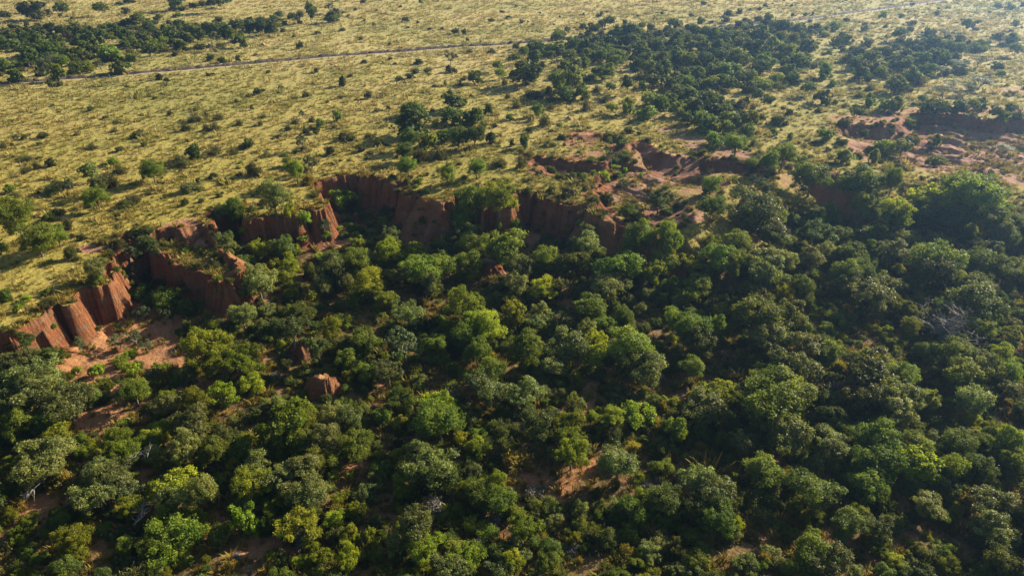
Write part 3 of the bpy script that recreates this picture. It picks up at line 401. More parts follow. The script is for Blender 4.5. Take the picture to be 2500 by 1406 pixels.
 (-135.66, 220.3, 1.92, 1.92, 3.07, 'g', 1, 'nearest mid green tree down-left of the wide belt tree with visible trunk', 'trees beyond and along the track'),
 (21.44, 255.95, 2.19, 2.19, 3.51, 'o', 1, 'second nearest dark green tree up-right of the big near edge grove tree', 'trees of the upper grove and slope'),
 (39.67, 225.74, 1.96, 1.96, 3.14, 'o', 1, 'fourth nearest dark green tree below the tallest grove dome', 'trees of the upper grove and slope'),
 (77.89, 205.72, 1.81, 1.81, 2.89, 'g', 1, 'nearest mid green tree up-left of the dark slope bush with long shadow', 'trees of the upper grove and slope'),
 (94.74, 182.47, 1.63, 1.63, 2.6, 'g', 1, 'mid green tree above the small dark red scarp', 'trees of the upper grove and slope'),
 (-161.76, 278.04, 2.63, 2.09, 3.66, 'o', 1, 'second nearest dark green tree above the wide belt tree with visible trunk', 'trees beyond and along the track'),
 (19.23, 238.7, 2.29, 1.81, 3.18, 'o', 1, 'nearest dark green tree up-right of the big near edge grove tree', 'trees of the upper grove and slope'),
 (67.55, 252.99, 2.41, 1.91, 3.36, 'o', 1, 'sixth nearest dark green tree down-left of the top right end of the grove', 'trees of the upper grove and slope'),
 (121.6, 179.59, 1.78, 1.41, 2.48, 'o', 1, 'dark green tree up-right of the long dark red scarp', 'trees of the upper grove and slope'),
 (-127.37, 255.18, 2.67, 1.93, 3.53, 'g', 1, 'mid green tree above the short stout plain tree', 'trees beyond and along the track'),
 (23.95, 150.43, 1.69, 1.22, 2.23, 'o', 1, 'dark green tree up-right of the red pits in the grass', 'trees on the plateau grass'),
 (70.1, 240.68, 2.54, 1.83, 3.35, 'o', 1, 'fifth nearest dark green tree down-left of the top right end of the grove', 'trees of the upper grove and slope'),
 (152.87, 257.42, 2.69, 1.94, 3.56, 'g', 1, 'mid green tree above the thin scrub at the upper right', 'trees of the upper grove and slope'),
 (83.68, 124.43, 1.45, 1.04, 1.91, 'g', 1, 'nearest mid green tree down-right of the pinkish eroded slope', 'trees along the right hand scarps'),
 (-206.96, 339.21, 2.84, 2.52, 4.22, 'o', 1, 'second nearest dark green tree right of the top left photo corner', 'trees beyond and along the track'),
 (-176.99, 264.93, 2.26, 2.01, 3.36, 'g', 1, 'mid green tree down-right of the top left photo corner', 'trees beyond and along the track'),
 (-175.87, 268.08, 2.29, 2.03, 3.4, 'o', 1, 'dark green tree down-right of the top left photo corner', 'trees beyond and along the track'),
 (-151.77, 279.0, 2.37, 2.1, 3.52, 'o', 1, 'second nearest dark green tree up-right of the wide belt tree with visible trunk', 'trees beyond and along the track'),
 (-138.22, 271.25, 2.31, 2.05, 3.44, 'o', 1, 'second nearest dark green tree above the short stout plain tree', 'trees beyond and along the track'),
 (-121.65, 241.06, 2.08, 1.84, 3.74, 'p', 1, 'nearest dark green tree above the short stout plain tree', 'trees beyond and along the track'),
 (-118.94, 256.92, 2.2, 1.95, 3.27, 'o', 1, 'nearest dark green tree up-right of the short stout plain tree', 'trees beyond and along the track'),
 (-124.62, 282.21, 2.13, 2.4, 3.68, 'o', 1, 'fourth nearest dark green tree up-right of the short stout plain tree', 'trees beyond and along the track'),
 (-118.21, 273.95, 2.07, 2.34, 3.58, 'o', 1, 'fifth nearest dark green tree up-right of the short stout plain tree', 'trees beyond and along the track'),
 (-100.45, 291.69, 2.47, 2.19, 3.67, 'o', 1, 'fourth nearest dark green tree up-right of the track bend on the left plain', 'trees beyond and along the track'),
 (-134.08, 223.57, 1.95, 1.72, 2.89, 'g', 1, 'mid green tree below the wide belt tree with visible trunk', 'trees beyond and along the track'),
 (6.59, 173.69, 1.39, 1.57, 2.4, 'g', 1, 'mid green tree below the big near edge grove tree', 'trees of the upper grove and slope'),
 (-5.11, 152.02, 1.39, 1.22, 2.06, 'o', 1, 'third nearest dark green tree right of the large dark plain tree', 'trees on the plateau grass'),
 (32.12, 194.93, 1.72, 1.52, 3.42, 'p', 1, 'seventh nearest dark green tree below the tallest grove dome', 'trees of the upper grove and slope'),
 (64.32, 271.6, 2.32, 2.05, 3.44, 'o', 1, 'second nearest dark green tree right of the tallest grove dome', 'trees of the upper grove and slope'),
 (-26.27, 61.19, 2.64, 1.9, 3.48, 'y', 1, 'yellow green tree down-left of the tan earth pillar in the wood', 'trees of the gully wood'),
 (-41.09, 76.66, 2.87, 2.07, 3.79, 'y', 1, 'broad sunlit yellow green tree beside the red gully floor', 'trees of the gully wood'),
 (44.62, 55.64, 1.97, 1.42, 2.59, 'y', 1, 'yellow green tree below the shady right middle wood', 'trees of the gully wood'),
 (-21.01, 47.82, 1.72, 1.24, 2.28, 'y', 1, 'yellow green tree right of the fresh bright green tree', 'trees of the gully wood'),
 (-27.48, 53.42, 1.92, 1.38, 2.53, 'y', 1, 'yellow green tree above the fresh bright green tree', 'trees of the gully wood'),
 (-35.07, 73.25, 2.07, 1.67, 2.91, 'y', 1, 'nearest yellow green tree left of the tan earth pillar in the wood', 'trees of the gully wood'),
 (-8.61, 45.61, 1.54, 1.11, 2.04, 'y', 1, 'second nearest yellow green tree left of the middle of the bottom photo edge', 'trees of the gully wood'),
 (-38.64, 66.49, 1.87, 1.35, 2.47, 'y', 1, 'yellow green tree down-right of the red gully floor', 'trees of the gully wood'),
 (-3.31, 82.05, 2.34, 1.69, 3.09, 'y', 1, 'broad yellow green tree in the middle of the lower wood', 'trees of the gully wood'),
 (-7.15, 87.82, 2.66, 1.91, 3.51, 'y', 1, 'second nearest yellow green tree up-left of the broad yellow green middle tree', 'trees of the gully wood'),
 (6.68, 62.51, 1.71, 1.23, 2.26, 'y', 1, 'yellow green tree right of the silvery domed tree by the clearing', 'trees of the gully wood'),
 (68.74, 113.19, 2.45, 2.16, 3.63, 'y', 1, 'yellow green tree above the top rows of the right wood', 'trees along the right hand scarps'),
 (-36.01, 52.72, 1.97, 1.42, 2.61, 'y', 1, 'yellow green tree down-right of the pale fallen branch', 'trees of the gully wood'),
 (-4.1, 44.11, 1.52, 1.09, 2.0, 'y', 1, 'nearest yellow green tree left of the middle of the bottom photo edge', 'trees of the gully wood'),
 (-2.2, 114.79, 2.94, 2.12, 3.88, 'y', 1, 'bushy green tree spilling over the rim of the long shaded wall', 'trees on the plateau grass'),
 (-8.78, 65.65, 1.94, 1.4, 2.56, 'y', 1, 'yellow green tree down-right of the open pale crowned tree', 'trees of the gully wood'),
 (-21.64, 56.54, 1.53, 1.1, 2.02, 'y', 1, 'yellow green tree up-right of the fresh bright green tree', 'trees of the gully wood'),
 (1.24, 47.96, 1.38, 1.0, 1.83, 'y', 1, 'yellow green tree above the middle of the bottom photo edge', 'trees of the gully wood'),
 (-20.85, 105.12, 2.23, 1.93, 3.26, 'y', 1, 'yellow green tree down-left of the shaded ribbed gully wall', 'trees of the gully wood'),
 (0.2, 86.11, 1.92, 1.63, 2.79, 'y', 1, 'yellow green tree right of the broad yellow green middle tree', 'trees of the gully wood'),
 (-22.75, 94.72, 2.49, 1.79, 3.29, 'y', 1, 'yellow green tree up-left of the open pale crowned tree', 'trees of the gully wood'),
 (-36.09, 67.87, 1.81, 1.3, 2.39, 'y', 1, 'second nearest yellow green tree left of the tan earth pillar in the wood', 'trees of the gully wood'),
 (4.95, 93.63, 2.04, 1.6, 2.83, 'y', 1, 'yellow green tree down-right of the tan mound at the wood edge', 'trees of the gully wood'),
 (-5.21, 85.04, 2.0, 1.44, 2.65, 'y', 1, 'nearest yellow green tree up-left of the broad yellow green middle tree', 'trees of the gully wood'),
 (78.5, 119.58, 3.2, 2.3, 4.1, 'y', 1, 'pale yellow green dome in the top row of the right wood', 'trees along the right hand scarps'),
 (6.98, 59.82, 1.67, 1.2, 2.2, 'y', 1, 'yellow green tree down-right of the silvery domed tree by the clearing', 'trees of the gully wood'),
 (-45.06, 59.41, 1.74, 1.25, 2.29, 'y', 1, 'yellow green tree up-left of the pale fallen branch', 'trees of the gully wood'),
 (6.65, 57.52, 1.7, 1.23, 2.25, 'y', 1, 'sunlit green crown at the head of the orange footpath', 'trees of the gully wood'),
 (-2.07, 53.02, 1.55, 1.11, 2.04, 'y', 1, 'yellow green tree left of the orange footpath', 'trees of the gully wood'),
 (11.18, 76.52, 1.68, 1.23, 2.24, 'y', 1, 'yellow green tree up-left of the pale creamy leaved tree', 'trees of the gully wood'),
 (25.37, 69.06, 1.75, 1.26, 2.31, 'y', 1, 'yellow green tree up-left of the domed tree row at lower right', 'trees of the gully wood'),
 (-52.36, 59.6, 1.82, 1.31, 2.4, 'y', 1, 'yellow green tree left of the pale fallen branch', 'trees of the gully wood'),
 (-43.04, 46.05, 1.55, 1.12, 2.05, 'y', 1, 'yellow green tree up-right of the bottom left photo corner', 'trees of the gully wood'),
 (-39.83, 74.84, 1.56, 1.29, 2.23, 'y', 1, 'yellow green tree right of the red gully floor', 'trees of the gully wood'),
 (12.16, 64.19, 1.42, 1.02, 1.87, 'y', 1, 'yellow green tree left of the pale creamy leaved tree', 'trees of the gully wood'),
 (11.74, 80.13, 1.44, 1.44, 2.31, 'y', 1, 'yellow green tree above the pale creamy leaved tree', 'trees of the gully wood'),
 (-25.93, 82.54, 1.37, 1.64, 2.47, 'y', 1, 'yellow green tree above the tan earth pillar in the wood', 'trees of the gully wood'),
 (27.21, 91.97, 1.7, 1.41, 2.43, 'y', 1, 'yellow green tree down-left of the upper middle of the right wood', 'trees of the gully wood'),
 (-43.54, 58.87, 1.42, 1.02, 1.87, 'y', 1, 'yellow green tree above the pale fallen branch', 'trees of the gully wood'),
 (-39.47, 50.69, 1.36, 0.98, 1.8, 'y', 1, 'yellow green tree below the pale fallen branch', 'trees of the gully wood'),
 (22.0, 96.72, 1.65, 1.51, 2.5, 'y', 1, 'yellow green tree below the grassy nose of the gully rim', 'trees of the gully wood'),
 (-16.56, 105.96, 1.89, 1.43, 2.57, 'y', 1, 'yellow green tree below the shaded ribbed gully wall', 'trees of the gully wood'),
 (67.41, 77.74, 1.51, 1.13, 2.04, 'y', 1, 'yellow green tree down-right of the bare grey twigged tree', 'trees of the gully wood'),
 (47.6, 74.54, 1.82, 1.31, 2.41, 'y', 1, 'yellow green tree below the golden grass glade', 'trees of the gully wood'),
 (29.13, 100.41, 1.69, 1.4, 2.42, 'y', 1, 'yellow green tree left of the upper middle of the right wood', 'trees of the gully wood'),
 (-19.69, 91.31, 1.69, 1.22, 2.24, 'y', 1, 'yellow green tree above the open pale crowned tree', 'trees of the gully wood'),
 (58.84, 88.09, 1.75, 1.26, 2.31, 'y', 1, 'yellow green tree up-left of the bare grey twigged tree', 'trees of the gully wood'),
 (57.53, 83.66, 1.39, 1.26, 2.09, 'y', 1, 'yellow green tree left of the bare grey twigged tree', 'trees of the gully wood'),
 (70.99, 81.23, 1.46, 1.08, 1.95, 'y', 1, 'yellow green tree below the middle of the right photo edge', 'trees of the gully wood'),
 (-36.79, 100.88, 1.48, 1.48, 2.36, 'y', 1, 'yellow green tree down-right of the broken dark red cliff', 'trees of the gully wood'),
 (-36.35, 78.05, 1.42, 1.02, 1.87, 'y', 1, 'yellow green tree up-left of the tan earth pillar in the wood', 'trees of the gully wood'),
 (35.62, 87.96, 1.65, 1.19, 2.17, 'y', 1, 'yellow green tree below the upper middle of the right wood', 'trees of the gully wood'),
 (-36.75, 98.43, 1.57, 1.13, 2.07, 'y', 1, 'yellow green tree below the broken dark red cliff', 'trees of the gully wood'),
 (-43.73, 107.46, 1.55, 1.26, 2.19, 'y', 1, 'yellow green tree down-left of the broken dark red cliff', 'trees of the gully wood'),
 (33.4, 104.16, 1.5, 1.08, 1.98, 'y', 1, 'yellow green tree up-left of the upper middle of the right wood', 'trees of the gully wood'),
 (56.36, 160.76, 1.46, 1.98, 2.85, 'y', 1, 'yellow green tree down-left of the dark slope bush with long shadow', 'trees of the upper grove and slope'),
 (-6.62, 100.64, 1.37, 0.99, 1.81, 'y', 1, 'yellow green tree down-left of the tan mound at the wood edge', 'trees of the gully wood'),
 (75.59, 110.5, 1.58, 1.14, 2.09, 'y', 1, 'yellow green tree right of the top rows of the right wood', 'trees of the gully wood'),
 (-8.68, 54.93, 2.39, 1.72, 3.16, 's', 1, 'silvery green tree down-left of the silvery domed tree by the clearing', 'trees of the gully wood'),
 (42.91, 113.81, 4.05, 2.91, 4.71, 's', 1, 'widest dark dome above the woodland edge right of the gully nose', 'trees along the right hand scarps'),
 (-54.01, 65.55, 2.43, 1.75, 3.21, 's', 1, 'silvery green tree down-left of the red gully floor', 'trees of the gully wood'),
 (-58.71, 66.9, 2.8, 2.01, 3.69, 's', 1, 'second nearest silvery green tree below the fluted sunlit red cliff', 'trees of the gully wood'),
 (31.64, 60.23, 2.07, 1.66, 2.9, 's', 1, 'nearest silvery green tree down-right of the domed tree row at lower right', 'trees of the gully wood'),
 (20.84, 51.91, 2.02, 1.46, 2.67, 's', 1, 'third nearest silvery green tree below the domed tree row at lower right', 'trees of the gully wood'),
 (54.31, 89.9, 2.8, 2.01, 3.69, 's', 1, 'silvery green tree above the golden grass glade', 'trees of the gully wood'),
 (11.64, 55.75, 1.97, 1.42, 2.6, 's', 1, 'silvery green tree up-right of the orange footpath', 'trees of the gully wood'),
 (-51.56, 57.3, 2.08, 1.5, 2.74, 's', 1, 'second nearest silvery green tree left of the pale fallen branch', 'trees of the gully wood'),
 (-42.96, 51.26, 2.01, 1.45, 2.65, 's', 1, 'second nearest silvery green tree down-left of the pale fallen branch', 'trees of the gully wood'),
 (7.49, 77.56, 2.34, 1.76, 3.16, 's', 1, 'fourth nearest silvery green tree right of the broad yellow green middle tree', 'trees of the gully wood'),
 (-9.84, 47.26, 1.84, 1.33, 2.43, 's', 1, 'silvery green tree up-left of the middle of the bottom photo edge', 'trees of the gully wood'),
 (-60.87, 70.61, 2.62, 1.89, 3.46, 's', 1, 'nearest silvery green tree below the fluted sunlit red cliff', 'trees of the gully wood'),
 (15.21, 93.45, 2.68, 1.94, 3.55, 's', 1, 'silvery green tree below the grassy nose of the gully rim', 'trees of the gully wood'),
 (17.3, 73.37, 2.34, 1.69, 3.09, 's', 1, 'silvery green tree above the pale creamy leaved tree', 'trees of the gully wood'),
 (3.07, 62.11, 1.78, 1.78, 2.85, 's', 1, 'silvery domed tree at the upper edge of the shaded clearing', 'trees of the gully wood'),
 (-39.11, 92.65, 2.33, 2.33, 3.72, 's', 1, 'broad grey green tree at the foot of the grassy red bluff', 'trees of the gully wood'),
 (-37.57, 62.23, 2.03, 1.46, 2.68, 's', 1, 'second nearest silvery green tree up-right of the pale fallen branch', 'trees of the gully wood'),
 (45.84, 70.81, 2.8, 2.02, 3.7, 's', 1, 'nearest silvery green tree below the golden grass glade', 'trees of the gully wood'),
 (-2.95, 68.4, 2.25, 1.62, 2.97, 's', 1, 'silvery green tree up-left of the silvery domed tree by the clearing', 'trees of the gully wood'),
 (39.91, 94.44, 2.79, 2.01, 3.68, 's', 1, 'nearest silvery green tree down-right of the upper middle of the right wood', 'trees of the gully wood'),
 (23.24, 64.92, 2.26, 1.62, 2.98, 's', 1, 'silvery green tree left of the domed tree row at lower right', 'trees of the gully wood'),
 (-42.44, 53.56, 2.07, 1.49, 2.73, 's', 1, 'nearest silvery green tree down-left of the pale fallen branch', 'trees of the gully wood'),
 (43.51, 67.47, 2.23, 1.6, 2.94, 's', 1, 'second nearest silvery green tree below the golden grass glade', 'trees of the gully wood'),
 (48.04, 67.26, 2.22, 1.6, 2.93, 's', 1, 'silvery green tree up-left of the shady right middle wood', 'trees of the gully wood'),
 (-22.62, 55.86, 1.67, 1.38, 2.38, 's', 1, 'fourth nearest silvery green tree up-right of the fresh bright green tree', 'trees of the gully wood'),
 (-32.23, 51.69, 1.37, 1.86, 2.68, 's', 1, 'silvery green tree up-left of the fresh bright green tree', 'trees of the gully wood'),
 (49.15, 50.35, 2.06, 1.48, 2.72, 's', 1, 'silvery green tree above the bottom right photo corner', 'trees of the gully wood'),
 (-30.28, 79.53, 2.08, 1.82, 3.06, 's', 1, 'silvery green tree up-left of the tan earth pillar in the wood', 'trees of the gully wood'),
 (26.21, 78.93, 2.09, 1.81, 3.07, 's', 1, 'silvery green tree above the domed tree row at lower right', 'trees of the gully wood'),
 (47.66, 47.04, 1.84, 1.33, 2.43, 's', 1, 'nearest silvery green tree up-left of the bottom right photo corner', 'trees of the gully wood'),
 (-41.53, 112.04, 2.76, 2.2, 3.85, 's', 1, 'tall grey green tree leaning over the broken red cliff', 'trees on the plateau grass'),
 (40.63, 100.14, 2.69, 1.94, 3.55, 's', 1, 'nearest silvery green tree up-right of the upper middle of the right wood', 'trees of the gully wood'),
 (30.64, 63.48, 2.06, 1.48, 2.72, 's', 1, 'nearest silvery green tree right of the domed tree row at lower right', 'trees of the gully wood'),
 (-36.75, 58.19, 1.48, 1.84, 2.73, 's', 1, 'nearest silvery green tree up-right of the pale fallen branch', 'trees of the gully wood'),
 (56.32, 66.68, 1.87, 1.51, 2.63, 's', 1, 'nearest silvery green tree right of the shady right middle wood', 'trees of the gully wood'),
 (-35.08, 51.06, 1.72, 1.24, 2.27, 's', 1, 'silvery green tree down-right of the pale fallen branch', 'trees of the gully wood'),
 (-63.74, 72.88, 2.05, 1.48, 2.71, 's', 1, 'nearest silvery green tree down-left of the fluted sunlit red cliff', 'trees of the gully wood'),
 (-21.56, 52.43, 1.96, 1.41, 2.59, 's', 1, 'third nearest silvery green tree up-right of the fresh bright green tree', 'trees of the gully wood'),
 (-60.71, 65.47, 1.68, 1.68, 2.69, 's', 1, 'third nearest silvery green tree down-left of the fluted sunlit red cliff', 'trees of the gully wood'),
 (-51.28, 54.92, 1.87, 1.35, 2.47, 's', 1, 'third nearest silvery green tree left of the pale fallen branch', 'trees of the gully wood'),
 (-21.58, 59.72, 1.58, 1.58, 2.53, 's', 1, 'second nearest silvery green tree below the tan earth pillar in the wood', 'trees of the gully wood'),
 (-25.16, 53.89, 1.64, 1.18, 2.16, 's', 1, 'nearest silvery green tree up-right of the fresh bright green tree', 'trees of the gully wood'),
 (-21.18, 51.14, 1.58, 1.14, 2.09, 's', 1, 'second nearest silvery green tree up-right of the fresh bright green tree', 'trees of the gully wood'),
 (-29.1, 98.98, 2.24, 2.24, 3.58, 's', 1, 'nearest silvery green tree down-right of the broken dark red cliff', 'trees of the gully wood'),
 (29.59, 43.08, 1.95, 1.4, 2.57, 's', 1, 'silvery green tree right of the bottom edge under the right wood', 'trees of the gully wood'),
 (-10.06, 57.44, 1.86, 1.34, 2.45, 's', 1, 'silvery green tree left of the silvery domed tree by the clearing', 'trees of the gully wood'),
 (46.3, 64.75, 1.84, 1.32, 2.43, 's', 1, 'silvery green tree left of the shady right middle wood', 'trees of the gully wood'),
 (35.16, 79.71, 2.39, 1.72, 3.15, 's', 1, 'silvery green tree below the upper middle of the right wood', 'trees of the gully wood'),
 (19.8, 53.53, 1.92, 1.38, 2.53, 's', 1, 'second nearest silvery green tree below the domed tree row at lower right', 'trees of the gully wood'),
 (38.16, 73.12, 2.07, 1.49, 2.73, 's', 1, 'second nearest silvery green tree left of the golden grass glade', 'trees of the gully wood'),
 (26.62, 59.56, 1.58, 1.3, 2.25, 's', 1, 'nearest silvery green tree below the domed tree row at lower right', 'trees of the gully wood'),
 (12.84, 105.21, 2.45, 1.85, 3.32, 's', 1, 'silvery green tree down-right of the long shaded gully wall', 'trees of the gully wood'),
 (-19.53, 63.61, 1.49, 1.63, 2.52, 's', 1, 'silvery green tree down-right of the tan earth pillar in the wood', 'trees of the gully wood'),
 (-5.43, 42.77, 1.68, 1.21, 2.22, 's', 1, 'silvery green tree left of the middle of the bottom photo edge', 'trees of the gully wood'),
 (1.35, 99.7, 2.14, 1.99, 3.28, 's', 1, 'silvery green tree right of the tan mound at the wood edge', 'trees of the gully wood'),
 (40.63, 77.73, 2.07, 1.49, 2.73, 's', 1, 'nearest silvery green tree left of the golden grass glade', 'trees of the gully wood'),
 (-21.14, 64.72, 1.59, 1.3, 2.26, 's', 1, 'nearest silvery green tree below the tan earth pillar in the wood', 'trees of the gully wood'),
 (1.54, 68.11, 1.99, 1.43, 2.62, 's', 1, 'nearest silvery green tree above the silvery domed tree by the clearing', 'trees of the gully wood'),
 (40.16, 84.62, 1.79, 1.79, 2.86, 's', 1, 'second nearest silvery green tree down-right of the upper middle of the right wood', 'trees of the gully wood'),
 (-28.05, 55.51, 1.82, 1.31, 2.4, 's', 1, 'silvery green tree above the fresh bright green tree', 'trees of the gully wood'),
 (-26.37, 77.29, 1.4, 2.04, 2.88, 's', 1, 'silvery green tree above the tan earth pillar in the wood', 'trees of the gully wood'),
 (-15.42, 86.51, 2.03, 1.46, 2.68, 's', 1, 'silvery green tree above the open pale crowned tree', 'trees of the gully wood'),
 (64.0, 103.68, 2.19, 1.63, 2.95, 's', 1, 'silvery green tree below the top rows of the right wood', 'trees of the gully wood'),
 (26.75, 116.93, 2.25, 1.81, 3.16, 's', 1, 'rounded silvery bush on the grey rubble', 'trees along the right hand scarps'),
 (38.12, 80.12, 1.73, 1.32, 2.36, 's', 1, 'third nearest silvery green tree left of the golden grass glade', 'trees of the gully wood'),
 (43.28, 50.82, 1.44, 1.03, 1.9, 's', 1, 'second nearest silvery green tree up-left of the bottom right photo corner', 'trees of the gully wood'),
 (16.98, 192.75, 3.21, 2.81, 4.61, 's', 1, 'nearest silvery green tree right of the big near edge grove tree', 'trees of the upper grove and slope'),
 (-39.48, 85.65, 1.71, 1.44, 2.47, 's', 1, 'silvery green tree down-right of the red bluff with grassy top', 'trees of the gully wood'),
 (0.88, 95.35, 1.86, 1.56, 2.67, 's', 1, 'nearest silvery green tree down-right of the tan mound at the wood edge', 'trees of the gully wood'),
 (-16.23, 73.1, 1.71, 1.23, 2.26, 's', 1, 'silvery green tree down-left of the open pale crowned tree', 'trees of the gully wood'),
 (36.41, 75.64, 1.76, 1.26, 2.32, 's', 1, 'fourth nearest silvery green tree left of the golden grass glade', 'trees of the gully wood'),
 (44.41, 99.75, 1.79, 1.66, 2.73, 's', 1, 'nearest silvery green tree right of the upper middle of the right wood', 'trees of the gully wood'),
 (-64.24, 70.6, 1.76, 1.26, 2.32, 's', 1, 'second nearest silvery green tree down-left of the fluted sunlit red cliff', 'trees of the gully wood'),
 (36.4, 58.91, 1.5, 1.08, 1.97, 's', 1, 'second nearest silvery green tree down-right of the domed tree row at lower right', 'trees of the gully wood'),
 (62.82, 69.39, 1.4, 1.16, 2.0, 's', 1, 'second nearest silvery green tree right of the shady right middle wood', 'trees of the gully wood'),
 (47.24, 118.39, 1.9, 1.9, 3.05, 's', 1, 'silvery green tree above the upper middle of the right wood', 'trees along the right hand scarps'),
 (37.07, 61.25, 1.38, 0.99, 1.82, 's', 1, 'second nearest silvery green tree right of the domed tree row at lower right', 'trees of the gully wood'),
 (-45.03, 55.27, 1.66, 1.2, 2.19, 's', 1, 'nearest silvery green tree left of the pale fallen branch', 'trees of the gully wood'),
 (-12.66, 95.26, 1.42, 1.84, 2.69, 's', 1, 'silvery green tree down-left of the tan mound at the wood edge', 'trees of the gully wood'),
 (3.43, 85.2, 1.61, 1.16, 2.13, 's', 1, 'nearest silvery green tree right of the broad yellow green middle tree', 'trees of the gully wood'),
 (53.92, 104.61, 1.87, 1.43, 2.55, 's', 1, 'nearest silvery green tree down-left of the top rows of the right wood', 'trees of the gully wood'),
 (44.61, 106.87, 2.0, 1.44, 2.63, 's', 1, 'third nearest silvery green tree up-right of the upper middle of the right wood', 'trees of the gully wood'),
 (-42.15, 66.49, 1.53, 1.1, 2.03, 's', 1, 'third nearest silvery green tree up-right of the pale fallen branch', 'trees of the gully wood'),
 (10.89, 83.16, 1.39, 1.39, 2.22, 's', 1, 'fifth nearest silvery green tree right of the broad yellow green middle tree', 'trees of the gully wood'),
 (81.6, 105.33, 1.76, 1.48, 2.54, 's', 1, 'silvery green tree up-left of the middle of the right photo edge', 'trees of the gully wood'),
 (45.71, 104.92, 1.74, 1.46, 2.5, 's', 1, 'second nearest silvery green tree up-right of the upper middle of the right wood', 'trees of the gully wood'),
 (52.14, 94.98, 1.63, 1.35, 2.33, 's', 1, 'second nearest silvery green tree down-left of the top rows of the right wood', 'trees of the gully wood'),
 (5.49, 74.33, 1.46, 1.05, 1.93, 's', 1, 'second nearest silvery green tree above the silvery domed tree by the clearing', 'trees of the gully wood'),
 (49.4, 101.11, 1.93, 1.39, 2.54, 's', 1, 'second nearest silvery green tree right of the upper middle of the right wood', 'trees of the gully wood'),
 (7.41, 94.92, 1.42, 1.56, 2.41, 's', 1, 'second nearest silvery green tree down-right of the tan mound at the wood edge', 'trees of the gully wood'),
 (59.7, 93.22, 1.5, 1.36, 2.26, 's', 1, 'silvery green tree up-left of the bare grey twigged tree', 'trees of the gully wood'),
 (-7.7, 113.09, 1.86, 1.39, 2.51, 's', 1, 'nearest silvery green tree up-left of the tan mound at the wood edge', 'trees of the gully wood'),
 (-45.13, 98.11, 1.41, 1.41, 2.26, 's', 1, 'silvery green tree up-right of the red bluff with grassy top', 'trees of the gully wood'),
 (-29.9, 95.92, 1.43, 1.43, 2.29, 's', 1, 'second nearest silvery green tree down-right of the broken dark red cliff', 'trees of the gully wood'),
 (4.13, 88.17, 1.45, 1.15, 2.02, 's', 1, 'second nearest silvery green tree right of the broad yellow green middle tree', 'trees of the gully wood'),
 (-11.25, 107.51, 1.79, 1.29, 2.37, 's', 1, 'silvery green tree left of the tan mound at the wood edge', 'trees of the gully wood'),
 (7.66, 85.22, 1.51, 1.09, 2.0, 's', 1, 'third nearest silvery green tree right of the broad yellow green middle tree', 'trees of the gully wood'),
 (-52.21, 116.26, 1.63, 1.48, 2.46, 's', 1, 'silvery green tree up-left of the broken dark red cliff', 'trees on the plateau grass'),
 (-18.29, 99.31, 1.58, 1.14, 2.09, 's', 1, 'silvery green tree below the shaded ribbed gully wall', 'trees of the gully wood'),
 (11.62, 93.19, 1.72, 1.24, 2.27, 's', 1, 'silvery green tree down-left of the grassy nose of the gully rim', 'trees of the gully wood'),
 (-82.15, 127.89, 1.61, 1.61, 2.57, 's', 1, 'second nearest silvery green tree left of the glossy round green bush', 'trees on the plateau grass'),
 (69.9, 110.5, 1.7, 1.23, 2.25, 's', 1, 'silvery green tree down-right of the top rows of the right wood', 'trees of the gully wood'),
 (-77.39, 121.19, 1.54, 1.39, 2.32, 's', 1, 'nearest silvery green tree left of the glossy round green bush', 'trees on the plateau grass'),
 (56.66, 119.16, 1.55, 1.39, 2.32, 's', 1, 'second nearest silvery green tree left of the top rows of the right wood', 'trees along the right hand scarps'),
 (-21.55, 112.66, 1.61, 1.16, 2.13, 's', 1, 'silvery green tree down-left of the shaded ribbed gully wall', 'trees of the gully wood'),
 (-47.22, 107.12, 1.43, 1.13, 1.99, 's', 1, 'silvery green tree down-left of the broken dark red cliff', 'trees of the gully wood'),
 (-10.34, 111.69, 1.48, 1.17, 2.05, 's', 1, 'second nearest silvery green tree up-left of the tan mound at the wood edge', 'trees of the gully wood'),
 (13.41, 109.12, 1.56, 1.12, 2.05, 's', 1, 'silvery green tree right of the long shaded gully wall', 'trees of the gully wood'),
 (63.25, 114.49, 1.63, 1.17, 2.15, 's', 1, 'nearest silvery green tree left of the top rows of the right wood', 'trees of the gully wood'),
 (86.95, 148.91, 1.68, 1.52, 2.53, 's', 1, 'silvery green tree up-right of the twin trees on the pinkish slope', 'trees along the right hand scarps'),
 (48.3, 124.55, 1.58, 1.14, 2.09, 's', 1, 'silvery green tree right of the long low shaded scarp', 'trees along the right hand scarps'),
 (-60.9, 88.88, 1.51, 1.09, 1.99, 's', 1, 'silvery green tree up-right of the fluted sunlit red cliff', 'trees of the gully wood'),
 (20.16, 219.06, 1.91, 1.69, 2.83, 's', 1, 'second nearest silvery green tree right of the big near edge grove tree', 'trees of the upper grove and slope'),
 (80.4, 255.51, 2.19, 1.58, 2.89, 's', 1, 'silvery green tree down-left of the top right end of the grove', 'trees of the upper grove and slope'),
 (-11.35, 46.18, 1.35, 1.35, 2.16, 's', 0, 'silvery green bush left of the middle of the bottom photo edge', 'bushes of the gully wood'),
 (-15.66, 44.27, 1.12, 1.68, 2.35, 'y', 0, 'yellow green bush right of the bottom edge under the left wood', 'bushes of the gully wood'),
 (-35.41, 49.21, 1.26, 1.51, 2.27, 'g', 0, 'mid green bush down-right of the pale fallen branch', 'bushes of the gully wood'),
 (-1.2, 44.08, 1.32, 0.95, 1.74, 's', 0, 'silvery green bush up-left of the middle of the bottom photo edge', 'bushes of the gully wood'),
 (3.56, 44.29, 1.32, 0.95, 1.75, 'g', 0, 'mid green bush up-right of the middle of the bottom photo edge', 'bushes of the gully wood'),
 (23.0, 51.62, 1.3, 1.57, 2.35, 's', 0, 'silvery green bush below the domed tree row at lower right', 'bushes of the gully wood'),
